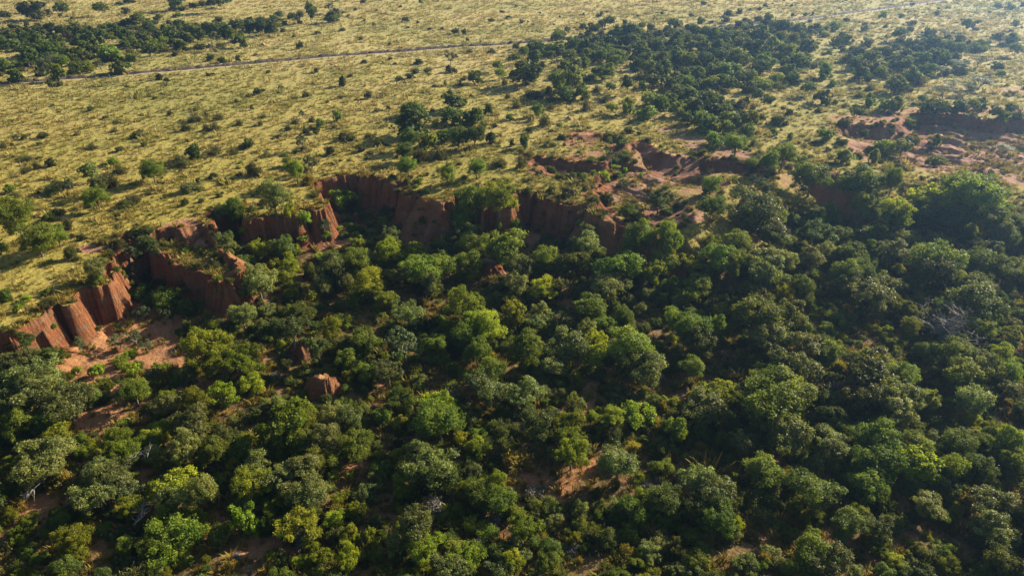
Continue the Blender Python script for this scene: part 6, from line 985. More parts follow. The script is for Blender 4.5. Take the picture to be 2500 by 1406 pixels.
FAR_TREES = [(69.56, 276.6, 2.35, 2.08, 3.5, 'o'), (98.45, 264.38, 2.26, 2.0, 3.36, 'g'), (93.77, 242.26, 2.09, 1.85, 3.1, 'g'), (66.43, 179.79, 1.61, 1.42, 2.38, 'o'), (65.22, 185.16, 1.47, 1.66, 2.54, 'o'), (123.41, 236.64, 2.05, 1.81, 3.04, 'o'), (117.53, 176.07, 1.58, 1.39, 2.34, 'g'), (119.21, 169.76, 1.53, 1.35, 2.27, 'g'), (124.68, 172.34, 1.55, 1.37, 2.3, 'o'), (114.83, 227.41, 2.63, 1.89, 3.47, 'g'), (-137.27, 342.79, 4.45, 3.2, 5.0, 'o'), (-108.28, 288.87, 2.72, 1.96, 3.59, 'o'), (25.79, 210.16, 2.05, 1.47, 2.7, 'g'), (64.69, 291.3, 2.74, 1.97, 3.62, 'o'), (67.5, 233.93, 2.25, 1.62, 2.97, 'o'), (82.05, 192.92, 1.9, 1.37, 2.51, 'g'), (-176.85, 279.48, 2.11, 2.11, 3.38, 'o'), (-141.16, 283.35, 2.14, 2.14, 3.42, 'o'), (16.51, 263.37, 2.0, 2.0, 3.2, 'o'), (102.1, 261.9, 1.99, 1.99, 3.19, 'g'), (66.21, 205.4, 1.6, 1.6, 2.57, 'g'), (153.44, 245.12, 1.88, 1.88, 3.0, 'o'), (-155.75, 305.43, 2.58, 1.99, 3.54, 'o'), (-144.05, 228.15, 1.98, 1.53, 2.72, 'g'), (29.32, 234.49, 2.03, 1.56, 2.78, 'o'), (33.27, 226.72, 1.97, 1.51, 2.69, 'g'), (172.47, 245.83, 2.12, 1.63, 2.9, 'o'), (108.21, 224.85, 1.96, 1.5, 2.68, 'o'), (110.83, 212.12, 1.86, 1.43, 2.54, 'g'), (148.75, 217.79, 1.9, 1.46, 2.6, 'g'), (-184.18, 330.33, 3.07, 2.21, 4.01, 'o'), (-171.28, 245.61, 2.82, 2.03, 3.72, 'o'), (31.15, 279.43, 2.64, 1.9, 3.48, 'o'), (145.34, 272.07, 2.58, 1.86, 3.4, 'o'), (-118.8, 283.58, 1.87, 2.15, 3.27, 'o'), (-150.16, 239.93, 1.84, 1.61, 2.71, 'o'), (12.56, 232.9, 1.79, 1.56, 2.64, 'g'), (181.85, 291.8, 2.2, 1.92, 3.24, 'o'), (73.78, 276.47, 2.09, 1.82, 3.08, 'o'), (127.38, 215.73, 1.68, 1.46, 2.46, 'g'), (85.41, 169.75, 1.36, 1.18, 2.0, 'o'), (-160.8, 243.96, 2.1, 1.51, 2.78, 'o'), (-143.88, 231.87, 2.01, 1.45, 2.65, 'o'), (-135.69, 251.86, 2.17, 1.56, 2.86, 'o'), (-180.95, 256.02, 1.46, 2.19, 3.07, 'o'), (39.98, 299.75, 2.53, 1.82, 3.34, 'g'), (28.94, 210.75, 1.85, 1.33, 2.44, 'g'), (149.86, 257.9, 2.21, 1.59, 2.92, 'o'), (-157.63, 347.2, 4.18, 3.01, 4.81, 'o'), (-157.2, 242.73, 2.33, 1.67, 3.07, 'g'), (-173.2, 279.3, 1.85, 1.85, 2.96, 'o'), (-132.96, 291.69, 1.92, 1.92, 3.08, 'o'), (107.23, 307.48, 2.02, 2.02, 3.23, 'g'), (102.79, 203.53, 1.39, 1.39, 2.23, 'o'), (-125.92, 260.23, 1.98, 1.47, 2.66, 'g'), (4.19, 242.35, 1.86, 1.37, 2.49, 'g'), (12.73, 246.17, 1.88, 1.39, 2.52, 'g'), (25.23, 175.5, 1.4, 1.02, 1.86, 'g'), (126.3, 256.7, 1.96, 1.45, 2.63, 'o'), (131.39, 239.18, 1.84, 1.36, 2.46, 'g'), (120.91, 168.46, 1.35, 0.99, 1.81, 'g'), (-145.75, 240.26, 2.08, 1.49, 2.74, 'g'), (-3.5, 211.63, 1.65, 1.19, 2.18, 'g'), (-115.74, 283.66, 1.61, 1.88, 2.85, 'o'), (-4.49, 220.84, 1.5, 1.27, 2.17, 'g'), (27.61, 196.3, 1.35, 1.15, 1.96, 'g'), (104.94, 293.21, 1.93, 1.65, 2.81, 'g'), (178.4, 265.03, 1.51, 1.77, 2.68, 'o'), (-148.11, 267.01, 2.03, 1.46, 2.68, 'g'), (-121.85, 248.65, 1.9, 1.37, 2.51, 'g'), (0.9, 232.16, 1.79, 1.29, 2.36, 'g'), (-138.72, 234.86, 1.36, 1.36, 2.17, 'o'), (54.63, 288.04, 1.63, 1.63, 2.61, 'g'), (77.9, 302.54, 1.71, 1.71, 2.73, 'g'), (158.5, 314.14, 1.76, 1.76, 2.82, 'g'), (117.13, 259.84, 1.49, 1.49, 2.38, 'o'), (163.26, 263.92, 1.51, 1.51, 2.41, 'g'), (113.41, 288.9, 1.91, 1.37, 2.52, 'g'), (146.0, 210.93, 1.44, 1.04, 1.9, 'g'), (36.35, 297.01, 1.4, 1.68, 2.52, 'o'), (40.83, 284.11, 1.61, 1.33, 2.3, 'o'), (227.12, 336.84, 1.88, 1.56, 2.69, 'o'), (202.91, 294.78, 1.39, 1.67, 2.5, 'g'), (106.58, 241.14, 1.39, 1.15, 1.98, 'g'), (121.98, 291.93, 1.65, 1.26, 2.25, 'o'), (-137.44, 356.6, 2.64, 1.9, 3.49, 'o')]
FAR_SHRUBS = [(-7.19, 250.1, 1.92, 1.06, 0.84, 't'), (27.54, 159.53, 1.3, 0.71, 0.57, 'b'), (-100.89, 238.94, 1.27, 1.27, 1.01, 'b'), (-150.03, 358.85, 2.0, 1.66, 1.33, 'b'), (-104.45, 330.44, 1.85, 1.54, 1.23, 'b'), (-97.45, 325.19, 1.83, 1.52, 1.21, 'b'), (-94.29, 327.21, 1.53, 1.84, 1.47, 'b'), (-95.94, 235.49, 1.36, 1.13, 0.9, 'b'), (-71.11, 194.64, 1.15, 0.95, 0.76, 'b'), (-57.19, 192.68, 1.14, 0.94, 0.75, 't'), (-112.44, 147.97, 0.76, 0.92, 0.74, 't'), (-48.47, 159.64, 0.97, 0.79, 0.64, 't'), (-70.92, 140.8, 0.88, 0.71, 0.57, 't'), (-59.4, 130.27, 0.82, 0.67, 0.53, 'b'), (-39.48, 190.79, 0.94, 1.14, 0.92, 'b'), (4.23, 159.96, 0.97, 0.79, 0.64, 'b'), (21.97, 151.15, 0.77, 0.94, 1.41, 'g'), (1.72, 256.34, 1.47, 1.22, 0.97, 'b'), (28.65, 297.62, 1.68, 1.4, 1.12, 'b'), (37.3, 199.81, 1.18, 0.97, 1.68, 'g'), (10.04, 179.57, 1.08, 0.88, 0.7, 't'), (91.23, 313.34, 1.77, 1.46, 1.17, 'b'), (106.5, 317.03, 1.78, 1.48, 1.18, 'b'), (94.46, 303.9, 1.72, 1.42, 1.14, 'b'), (137.45, 257.48, 1.48, 1.22, 0.98, 'b'), (142.91, 255.67, 1.47, 1.22, 0.97, 'b'), (112.71, 197.88, 1.17, 0.96, 0.77, 't'), (109.23, 184.69, 1.1, 0.91, 1.57, 'g'), (95.49, 158.63, 0.97, 0.8, 0.64, 't'), (62.93, 135.89, 0.85, 0.69, 1.2, 'g'), (96.57, 227.49, 1.32, 1.0, 0.8, 'b'), (-66.43, 165.74, 0.92, 0.83, 0.66, 't'), (-76.13, 258.61, 1.11, 1.49, 1.19, 'b'), (-77.29, 172.65, 1.04, 0.76, 0.61, 't'), (-86.01, 146.56, 0.91, 0.64, 0.51, 'b'), (-22.34, 287.99, 1.64, 1.18, 0.95, 'b'), (-15.26, 204.55, 1.2, 0.86, 0.69, 't'), (158.91, 290.81, 1.65, 1.2, 0.96, 'b'), (78.96, 177.0, 1.06, 0.76, 0.61, 't'), (-80.35, 336.08, 1.57, 1.57, 1.26, 'b'), (-121.2, 223.71, 1.08, 1.08, 1.73, 'g'), (-49.41, 168.59, 0.85, 0.85, 0.68, 't'), (-2.21, 205.14, 1.01, 1.01, 0.81, 't'), (-1.13, 190.46, 0.94, 0.94, 0.75, 't'), (-33.38, 155.99, 0.79, 0.79, 0.64, 't'), (97.33, 331.58, 1.55, 1.55, 1.24, 'b'), (-86.89, 174.36, 0.96, 0.76, 0.6, 't'), (-159.54, 348.04, 1.95, 1.28, 1.03, 'b'), (-155.21, 347.79, 1.94, 1.28, 1.03, 'b'), (-115.63, 254.64, 1.46, 0.96, 0.77, 'b'), (-132.26, 205.06, 1.21, 0.78, 0.63, 'b'), (-54.8, 131.91, 0.83, 0.51, 0.41, 't'), (-60.44, 125.9, 0.53, 0.8, 1.12, 's'), (2.16, 127.98, 0.81, 0.49, 0.39, 't'), (100.5, 314.71, 1.77, 1.17, 0.93, 'b'), (231.79, 352.86, 1.97, 1.3, 1.04, 'b'), (167.91, 306.62, 1.73, 1.14, 0.91, 'b'), (128.72, 282.12, 1.61, 1.05, 0.84, 'b'), (90.43, 250.66, 1.44, 0.94, 0.75, 'b'), (118.88, 245.26, 1.42, 0.92, 0.74, 'b'), (-30.74, 233.84, 1.58, 0.87, 0.7, 'b'), (-30.82, 213.14, 1.46, 0.8, 0.64, 'b'), (-108.67, 177.62, 0.89, 0.77, 0.62, 'b'), (-82.14, 149.94, 0.77, 0.67, 0.53, 'b'), (-45.95, 317.93, 1.79, 1.05, 0.84, 'b'), (-26.34, 222.02, 1.3, 0.74, 0.59, 'b'), (-14.29, 211.83, 1.24, 0.71, 0.57, 't'), (116.73, 246.3, 1.42, 0.83, 0.66, 'b'), (-81.77, 177.97, 0.85, 0.78, 0.62, 't'), (-105.79, 261.07, 1.75, 0.96, 0.77, 'b'), (-134.91, 253.03, 1.7, 0.93, 0.75, 't'), (-201.39, 302.89, 1.14, 1.43, 1.14, 'b'), (-195.36, 300.78, 1.42, 1.13, 0.9, 'b'), (-94.66, 291.08, 1.1, 1.38, 1.11, 'b'), (-116.13, 246.57, 1.19, 0.94, 0.75, 'b'), (-121.54, 252.97, 1.21, 0.96, 0.77, 't'), (-91.13, 237.4, 0.92, 1.15, 0.92, 'b'), (-66.06, 199.57, 0.98, 0.77, 0.62, 'b'), (-61.18, 165.51, 0.67, 0.85, 0.68, 't'), (-111.79, 154.49, 0.79, 0.62, 0.49, 'b'), (-42.68, 163.4, 0.83, 0.65, 0.52, 't'), (-49.35, 204.41, 0.8, 1.01, 0.81, 'b'), (4.79, 169.89, 0.68, 0.87, 0.69, 'b'), (11.32, 162.15, 0.82, 0.64, 1.13, 'g'), (0.0, 150.07, 0.62, 0.78, 0.63, 'b'), (-10.85, 137.2, 0.71, 0.55, 0.44, 't'), (22.16, 293.08, 1.38, 1.1, 0.88, 'b'), (103.01, 334.07, 1.25, 1.57, 1.25, 'b'), (192.03, 332.41, 1.55, 1.24, 0.99, 'b'), (90.46, 210.06, 1.03, 0.81, 0.65, 't'), (-102.71, 208.9, 1.02, 0.72, 0.58, 'b'), (-59.12, 189.93, 1.13, 0.62, 0.5, 't'), (-94.25, 160.67, 0.98, 0.54, 0.43, 't'), (-34.88, 177.95, 1.07, 0.59, 0.47, 't'), (-14.91, 250.75, 1.44, 0.79, 0.64, 't'), (119.2, 259.7, 1.49, 0.82, 0.66, 't'), (87.8, 181.91, 1.09, 0.6, 0.48, 't'), (-18.8, 286.22, 1.08, 1.2, 0.96, 'b'), (-18.04, 220.85, 0.86, 0.95, 0.76, 'b'), (-91.88, 290.87, 1.1, 1.1, 0.88, 'b'), (-74.01, 369.49, 1.37, 1.37, 1.1, 'b'), (-20.63, 177.82, 0.71, 0.71, 0.57, 't'), (-48.82, 234.88, 1.14, 0.7, 0.56, 'b'), (-193.71, 365.95, 1.7, 1.01, 0.81, 'b'), (-47.34, 190.99, 0.95, 0.53, 0.43, 't'), (-4.16, 164.59, 0.83, 0.46, 0.37, 'b'), (94.41, 365.84, 1.7, 1.0, 0.8, 'b'), (241.26, 350.26, 0.98, 1.47, 2.05, 'o'), (-74.04, 185.75, 0.66, 0.74, 0.59, 't'), (-32.27, 179.49, 0.72, 0.64, 0.51, 'b'), (86.43, 184.87, 0.74, 0.66, 0.53, 'b'), (-33.94, 211.62, 1.24, 0.68, 0.55, 'b'), (144.69, 317.06, 1.31, 0.94, 0.76, 'b'), (-72.61, 191.83, 0.76, 0.66, 0.53, 't'), (-61.18, 221.41, 0.73, 0.87, 0.69, 'b'), (29.66, 157.49, 0.64, 0.53, 0.43, 'b'), (-96.8, 167.88, 1.02, 0.56, 0.45, 't'), (-130.43, 245.01, 0.94, 0.7, 0.56, 'b'), (-84.39, 280.41, 1.06, 0.79, 0.63, 't'), (-67.54, 178.91, 0.54, 0.73, 0.58, 'b'), (-62.53, 171.87, 1.04, 0.57, 0.46, 't'), (4.43, 205.02, 0.81, 0.59, 0.47, 't'), (122.66, 358.39, 1.33, 0.99, 0.79, 'b'), (172.7, 325.8, 1.22, 0.91, 0.73, 'b'), (187.76, 294.81, 1.39, 0.77, 0.61, 'b'), (154.9, 302.03, 1.14, 0.85, 0.68, 't'), (-110.73, 201.22, 0.67, 0.67, 0.54, 'b'), (3.81, 311.08, 0.88, 1.06, 0.85, 'b'), (11.69, 149.85, 0.46, 0.56, 0.45, 't'), (38.94, 330.02, 1.36, 0.75, 0.6, 'b'), (148.51, 307.43, 1.16, 0.74, 0.59, 'b'), (198.72, 311.79, 1.17, 0.75, 0.6, 'b'), (-43.81, 355.23, 0.99, 1.12, 3.02, 'p'), (-68.61, 295.09, 1.0, 0.77, 0.62, 'b'), (-93.36, 216.58, 0.84, 0.51, 0.41, 'b'), (-70.68, 197.96, 0.78, 0.47, 0.37, 'b'), (13.2, 126.37, 0.27, 0.4, 0.7, 'g'), (62.51, 320.21, 1.32, 0.73, 0.58, 'b'), (85.32, 312.79, 1.18, 0.69, 0.55, 'b'), (132.45, 304.76, 1.15, 0.68, 0.54, 't'), (82.11, 169.47, 0.68, 0.38, 0.31, 'b'), (80.27, 329.79, 1.11, 0.79, 0.64, 'b'), (-101.72, 158.18, 0.8, 0.44, 0.35, 'b'), (-57.92, 275.65, 1.31, 0.72, 0.58, 'b'), (-49.67, 186.45, 0.56, 0.56, 0.44, 't'), (-49.31, 215.93, 0.63, 0.63, 0.51, 'b'), (125.79, 329.35, 0.92, 0.92, 0.74, 'b'), (132.04, 331.25, 0.93, 0.93, 0.74, 'b'), (-76.16, 221.01, 0.75, 0.53, 0.42, 'b'), (-57.87, 305.65, 0.81, 0.87, 0.69, 'b'), (68.37, 335.57, 0.94, 0.88, 0.7, 'b'), (-97.6, 189.68, 0.64, 0.44, 0.35, 'b'), (-41.05, 240.49, 0.79, 0.54, 0.44, 'b'), (-8.93, 317.03, 1.49, 0.82, 0.66, 'b'), (-73.72, 346.83, 0.97, 0.84, 0.67, 'b'), (-16.83, 272.04, 0.78, 0.67, 0.54, 'b'), (-19.54, 205.16, 0.52, 0.61, 0.49, 'b'), (-90.09, 179.61, 0.54, 0.44, 0.35, 't'), (-77.91, 337.62, 0.95, 0.75, 0.6, 'b'), (116.97, 348.6, 0.97, 0.78, 0.62, 'b'), (-33.66, 296.99, 0.95, 0.55, 0.44, 'b'), (-91.92, 217.17, 0.64, 0.46, 0.37, 'b'), (-1.52, 325.25, 1.34, 0.74, 0.59, 'b'), (-28.38, 297.54, 0.96, 0.53, 0.42, 'b'), (-11.4, 191.84, 0.38, 0.57, 0.46, 'b'), (136.43, 333.82, 0.62, 0.94, 0.75, 'b'), (8.91, 304.88, 0.69, 0.69, 0.55, 'b'), (32.48, 333.77, 0.5, 0.75, 0.6, 'b'), (136.38, 360.93, 0.81, 0.81, 0.64, 'b'), (-73.28, 330.36, 0.8, 0.68, 0.54, 'b'), (40.94, 336.93, 0.69, 0.82, 0.66, 'b'), (-40.39, 313.51, 0.83, 0.58, 0.47, 'b'), (-45.13, 265.65, 0.51, 0.66, 0.53, 'b'), (-4.79, 342.38, 1.15, 0.63, 0.51, 'b'), (-56.8, 227.81, 0.44, 0.56, 0.45, 'b'), (-63.36, 344.74, 0.77, 0.64, 0.51, 'b'), (-63.69, 316.88, 0.6, 0.72, 0.57, 'b'), (56.18, 329.57, 0.74, 0.61, 0.49, 'b'), (111.68, 346.08, 0.65, 0.78, 0.62, 'b'), (-54.04, 358.56, 0.93, 0.52, 0.42, 'b'), (1.88, 360.57, 0.74, 0.67, 0.54, 'b'), (-43.02, 301.88, 0.8, 0.44, 0.35, 'b'), (-3.77, 307.97, 0.7, 0.46, 0.37, 'b'), (-116.26, 176.31, 0.46, 0.25, 0.2, 'b'), (-43.29, 272.08, 0.52, 0.46, 0.37, 'b'), (-5.59, 295.82, 0.56, 0.5, 0.4, 'b'), (-106.08, 199.04, 0.59, 0.32, 0.26, 't'), (-38.44, 233.65, 0.68, 0.37, 0.3, 'b'), (44.16, 342.59, 0.58, 0.51, 0.41, 'b'), (10.98, 325.01, 0.61, 0.42, 0.34, 'b'), (12.96, 338.12, 0.44, 0.64, 0.51, 'b'), (6.82, 315.02, 0.47, 0.47, 0.38, 'b'), (21.3, 327.58, 0.49, 0.49, 0.39, 'b')]
MOUNDS = [(14.1, 170.37, 1.0, 'low reddish termite mound on the grass above the red pits'), (-90.99, 263.49, 1.3, 'pointed termite mound on the grass just beyond the track')]
BRANCHES = [(-43.25, 56.58, 1.6, 3.2, 0.2, 'pale curved bare branch lying on bushes in the lower left wood'), (-38.22, 48.57, 1.2, 1.6, 1.3, 'short forked pale dead branch in the bottom left shade'), (-52.3, 53.03, 0.8, 1.6, -0.2, 'thin grey dead branch beside the small red clearing at far left')]
GROVES = [(14.36, 251.13, 12), (29.45, 258.27, 16), (38.79, 273.7, 20), (49.86, 265.79, 22), (56.03, 244.34, 20), (70.76, 277.82, 22), (82.22, 273.7, 22), (88.34, 258.27, 20), (106.57, 290.89, 22), (102.74, 265.79, 14), (68.38, 237.87, 16), (48.31, 225.8, 12), (56.31, 199.93, 9), (50.59, 195.37, 9), (52.18, 178.83, 9), (54.49, 167.94, 9), (50.82, 158.13, 7), (16.24, 214.78, 10), (88.9, 237.87, 12), (122.03, 251.13, 12), (129.93, 237.87, 14), (158.64, 265.79, 16), (118.75, 220.17, 12), (113.56, 231.69, 9), (-191.31, 282.06, 18), (-172.98, 277.82, 18), (-161.66, 286.41, 18), (-139.36, 290.89, 22), (-129.33, 286.41, 16), (-118.08, 295.49, 14), (-109.51, 310.14, 16), (-156.31, 231.69, 12), (-149.48, 241.06, 14), (-184.32, 265.79, 14), (-155.24, 300.23, 16)]
HAZE = 0.00034
# ---- materials ----
def new_mat(name):
    m = bpy.data.materials.new(name); m.use_nodes = True
    t = m.node_tree; t.nodes.clear(); return m, t
def N(t, kind, **kw):
    n = t.nodes.new(kind)
    for k, v in kw.items():
        if k in n.inputs: n.inputs[k].default_value = v
        else: setattr(n, k, v)
    return n
def L(t, a, b): t.links.new(a, b)
def mixc(t, fac, a, b, mode='MIX'):
    n = t.nodes.new('ShaderNodeMix'); n.data_type = 'RGBA'; n.blend_type = mode
    for sock, val in ((n.inputs[0], fac), (n.inputs[6], a), (n.inputs[7], b)):
        if hasattr(val, 'type') and hasattr(val, 'links'): t.links.new(val, sock)
        elif isinstance(val, tuple): sock.default_value = (*val, 1)
        else: sock.default_value = val
    return n.outputs[2]
def noise(t, scale, detail=4, rough=.6, vec=None, out=0):
    n = N(t, 'ShaderNodeTexNoise', Scale=scale, Detail=detail, Roughness=rough)
    if vec is not None: L(t, vec, n.inputs['Vector'])
    return n.outputs[out]
def ramp(t, val, lo, hi):
    n = N(t, 'ShaderNodeMapRange'); n.inputs[1].default_value = lo; n.inputs[2].default_value = hi; L(t, val, n.inputs[0])
    return n.outputs[0]
def leaf_mat(name, ca, cb, trans=.35, spec=.35, rough=.5, tc=(1.3, 1.25, .45)):
    m, t = new_mat(name)
    out = N(t, 'ShaderNodeOutputMaterial')
    oi = N(t, 'ShaderNodeObjectInfo'); at = N(t, 'ShaderNodeAttribute', attribute_name='tint')
    r = ramp(t, oi.outputs['Random'], 0, 1)
    c = mixc(t, at.outputs['Fac'], ca, cb)
    hs = N(t, 'ShaderNodeHueSaturation'); L(t, c, hs.inputs['Color'])
    h = ramp(t, oi.outputs['Random'], 0, 1); h.node.inputs[3].default_value = .48; h.node.inputs[4].default_value = .522; L(t, h, hs.inputs['Hue'])
    mu = N(t, 'ShaderNodeMath', operation='MULTIPLY'); L(t, oi.outputs['Random'], mu.inputs[0]); mu.inputs[1].default_value = 7.31
    fr = N(t, 'ShaderNodeMath', operation='FRACT'); L(t, mu.outputs[0], fr.inputs[0])
    v = ramp(t, fr.outputs[0], 0, 1); v.node.inputs[3].default_value = .55; v.node.inputs[4].default_value = 1.25; L(t, v, hs.inputs['Value'])
    p = N(t, 'ShaderNodeBsdfPrincipled', Roughness=rough); p.inputs['Specular IOR Level'].default_value = spec
    L(t, hs.outputs[0], p.inputs['Base Color'])
    tr = N(t, 'ShaderNodeBsdfTranslucent'); L(t, mixc(t, 1.0, hs.outputs[0], tc, 'MULTIPLY'), tr.inputs['Color'])
    mx = N(t, 'ShaderNodeMixShader'); mx.inputs[0].default_value = trans
    L(t, p.outputs[0], mx.inputs[1]); L(t, tr.outputs[0], mx.inputs[2]); L(t, mx.outputs[0], out.inputs[0])
    return m
LM = dict(
 o=leaf_mat('dark_evergreen_leaves', (.048, .078, .015), (.155, .19, .03), .39, .2, .6),
 g=leaf_mat('green_leaves', (.07, .115, .012), (.23, .275, .03), .45, .2, .6),
 y=leaf_mat('yellow_green_leaves', (.13, .165, .012), (.34, .36, .03), .5, .15, .6),
 s=leaf_mat('silvery_leaves', (.085, .108, .026), (.26, .28, .075), .41, .25, .5),
 f=leaf_mat('feathery_leaves', (.06, .09, .03), (.12, .15, .06), .35, .3, .5),
 l=leaf_mat('lime_leaves', (.15, .23, .012), (.33, .42, .03), .52, .3, .5),
 b=leaf_mat('dark_bush_leaves', (.05, .068, .015), (.14, .15, .03), .36, .2, .6),
 t=leaf_mat('olive_bush_twigs', (.08, .085, .026), (.16, .15, .05), .3, .2, .6),
 k=leaf_mat('golden_grass_leaves', (.17, .13, .025), (.32, .24, .05), .4, .2, .6),
 u=leaf_mat('acacia_leaves', (.08, .12, .04), (.17, .21, .07), .35, .3, .5),
 d=leaf_mat('grey_twigs', (.13, .12, .10), (.24, .22, .19), .1, .3, .6, (1, 1, 1)))
LM['p'] = LM['o']
def bark_mat(name, c):
    m, t = new_mat(name); out = N(t, 'ShaderNodeOutputMaterial'); p = N(t, 'ShaderNodeBsdfPrincipled', Roughness=.9)
    tc = N(t, 'ShaderNodeTexCoord')
    n = noise(t, 9, 5, .7, tc.outputs['Object'])
    L(t, mixc(t, n, tuple(x * .55 for x in c), tuple(min(1, x * 1.5) for x in c)), p.inputs['Base Color'])
    bp = N(t, 'ShaderNodeBump', Strength=.6, Distance=.05); L(t, n, bp.inputs['Height']); L(t, bp.outputs[0], p.inputs['Normal'])
    L(t, p.outputs[0], out.inputs[0]); return m
BARK = bark_mat('brown_bark', (.13, .095, .065)); PALEBARK = bark_mat('pale_bark', (.2, .18, .15)); POSTW = bark_mat('weathered_post', (.16, .10, .07))
def grass_mat(name, a, b, c):
    m, t = new_mat(name); out = N(t, 'ShaderNodeOutputMaterial'); oi = N(t, 'ShaderNodeObjectInfo')
    at = N(t, 'ShaderNodeAttribute', attribute_name='tint')
    n1 = noise(t, .035, 4, .6, oi.outputs['Location']); n2 = noise(t, .35, 3, .6, oi.outputs['Location'])
    n0 = noise(t, .013, 3, .6, oi.outputs['Location']); a0 = col = None
    sp = N(t, 'ShaderNodeSeparateXYZ'); L(t, oi.outputs['Location'], sp.inputs[0]); fy = ramp(t, sp.outputs['Y'], 120, 260)
    col = mixc(t, ramp(t, n1, .38, .62), a, b); col = mixc(t, ramp(t, n2, .45, .7), col, c); col = mixc(t, ramp(t, n0, .48, .7), col, c)
    col = mixc(t, fy, mixc(t, 1.0, col, (.74, .72, .42), 'MULTIPLY'), col)
    col = mixc(t, ramp(t, oi.outputs['Random'], .7, 1.6), col, tuple(x * 1.35 for x in a))
    p = N(t, 'ShaderNodeBsdfPrincipled', Roughness=.75); p.inputs['Specular IOR Level'].default_value = .2
    tr = N(t, 'ShaderNodeBsdfTranslucent'); mx = N(t, 'ShaderNodeMixShader'); mx.inputs[0].default_value = .35
    L(t, col, p.inputs['Base Color']); L(t, col, tr.inputs['Color']); L(t, p.outputs[0], mx.inputs[1]); L(t, tr.outputs[0], mx.inputs[2]); L(t, mx.outputs[0], out.inputs[0])
    return m
GRASS_A, GRASS_B, GRASS_C = (.47, .37, .145), (.40, .335, .105), (.27, .265, .07)
GM = grass_mat('dry_grass_blades', GRASS_A, GRASS_B, GRASS_C)
GM2 = grass_mat('golden_grass_blades', (.36, .25, .06), (.28, .24, .05), (.2, .15, .06))
def ground_mat():
    m, t = new_mat('savanna_ground'); out = N(t, 'ShaderNodeOutputMaterial'); p = N(t, 'ShaderNodeBsdfPrincipled', Roughness=.92)
    p.inputs['Specular IOR Level'].default_value = .15
    tc = N(t, 'ShaderNodeTexCoord'); V = tc.outputs['Object']
    A = {k: N(t, 'ShaderNodeAttribute', attribute_name=k).outputs['Fac'] for k in ('soil', 'wood', 'pale', 'cliff')}
    n1 = noise(t, .035, 4, .6, V); n2 = noise(t, .35, 5, .65, V); n3 = noise(t, 2.2, 5, .7, V); n4 = noise(t, .9, 5, .7, V)
    g = mixc(t, ramp(t, n1, .38, .62), GRASS_A, GRASS_B); g = mixc(t, ramp(t, n2, .45, .75), g, GRASS_C); g = mixc(t, ramp(t, noise(t, .013, 3, .6, V), .48, .7), g, GRASS_C)
    g = mixc(t, ramp(t, n3, .50, .72), g, (.20, .15, .07)); g = mixc(t, ramp(t, n4, .62, .74), g, (.26, .14, .07))
    sp = N(t, 'ShaderNodeSeparateXYZ'); L(t, V, sp.inputs[0]); g = mixc(t, ramp(t, sp.outputs['Y'], 120, 260), mixc(t, 1.0, g, (.74, .72, .42), 'MULTIPLY'), g)
    s = mixc(t, ramp(t, n2, .3, .7), (.32, .14, .05), (.38, .20, .085)); s = mixc(t, ramp(t, n3, .42, .75), s, (.19, .08, .04))
    pl = mixc(t, ramp(t, n4, .35, .7), (.34, .20, .15), (.23, .12, .10))
    s = mixc(t, A['pale'], s, pl)
    cs = mixc(t, ramp(t, n2, .3, .7), (.25, .085, .034), (.42, .17, .068))
    mp = N(t, 'ShaderNodeMapping'); mp.inputs['Scale'].default_value = (1.6, 1.6, .12); L(t, V, mp.inputs['Vector'])
    st = noise(t, 1.3, 6, .75, mp.outputs[0]); cs = mixc(t, ramp(t, st, .54, .74), cs, (.09, .035, .02))
    mq = N(t, 'ShaderNodeMapping'); mq.inputs['Scale'].default_value = (.12, .12, 1.3); L(t, V, mq.inputs['Vector'])
    cs = mixc(t, ramp(t, noise(t, 1.1, 3, .6, mq.outputs[0]), .5, .68), cs, (.30, .17, .09))
    s = mixc(t, A['cliff'], s, cs)
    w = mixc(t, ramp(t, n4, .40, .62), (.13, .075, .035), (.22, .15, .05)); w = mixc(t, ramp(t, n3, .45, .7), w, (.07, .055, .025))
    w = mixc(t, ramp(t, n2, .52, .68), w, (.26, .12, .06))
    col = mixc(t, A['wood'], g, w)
    ad = N(t, 'ShaderNodeMath', operation='ADD'); L(t, A['soil'], ad.inputs[0])
    sb = N(t, 'ShaderNodeMath', operation='MULTIPLY_ADD'); L(t, n4, sb.inputs[0]); sb.inputs[1].default_value = 1.2; sb.inputs[2].default_value = -.6
    L(t, sb.outputs[0], ad.inputs[1])
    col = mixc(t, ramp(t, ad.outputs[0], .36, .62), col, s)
    L(t, col, p.inputs['Base Color'])
    b1 = N(t, 'ShaderNodeBump', Strength=.7, Distance=.25); L(t, n3, b1.inputs['Height'])
    b2 = N(t, 'ShaderNodeBump', Strength=.6, Distance=.5); L(t, n4, b2.inputs['Height']); L(t, b1.outputs[0], b2.inputs['Normal'])
    sm = N(t, 'ShaderNodeMath', operation='MULTIPLY'); L(t, st, sm.inputs[0]); L(t, A['cliff'], sm.inputs[1])
    b3 = N(t, 'ShaderNodeBump', Strength=1.0, Distance=1.6); L(t, sm.outputs[0], b3.inputs['Height']); L(t, b2.outputs[0], b3.inputs['Normal'])
    L(t, b3.outputs[0], p.inputs['Normal']); L(t, p.outputs[0], out.inputs[0]); return m
GROUND = ground_mat()
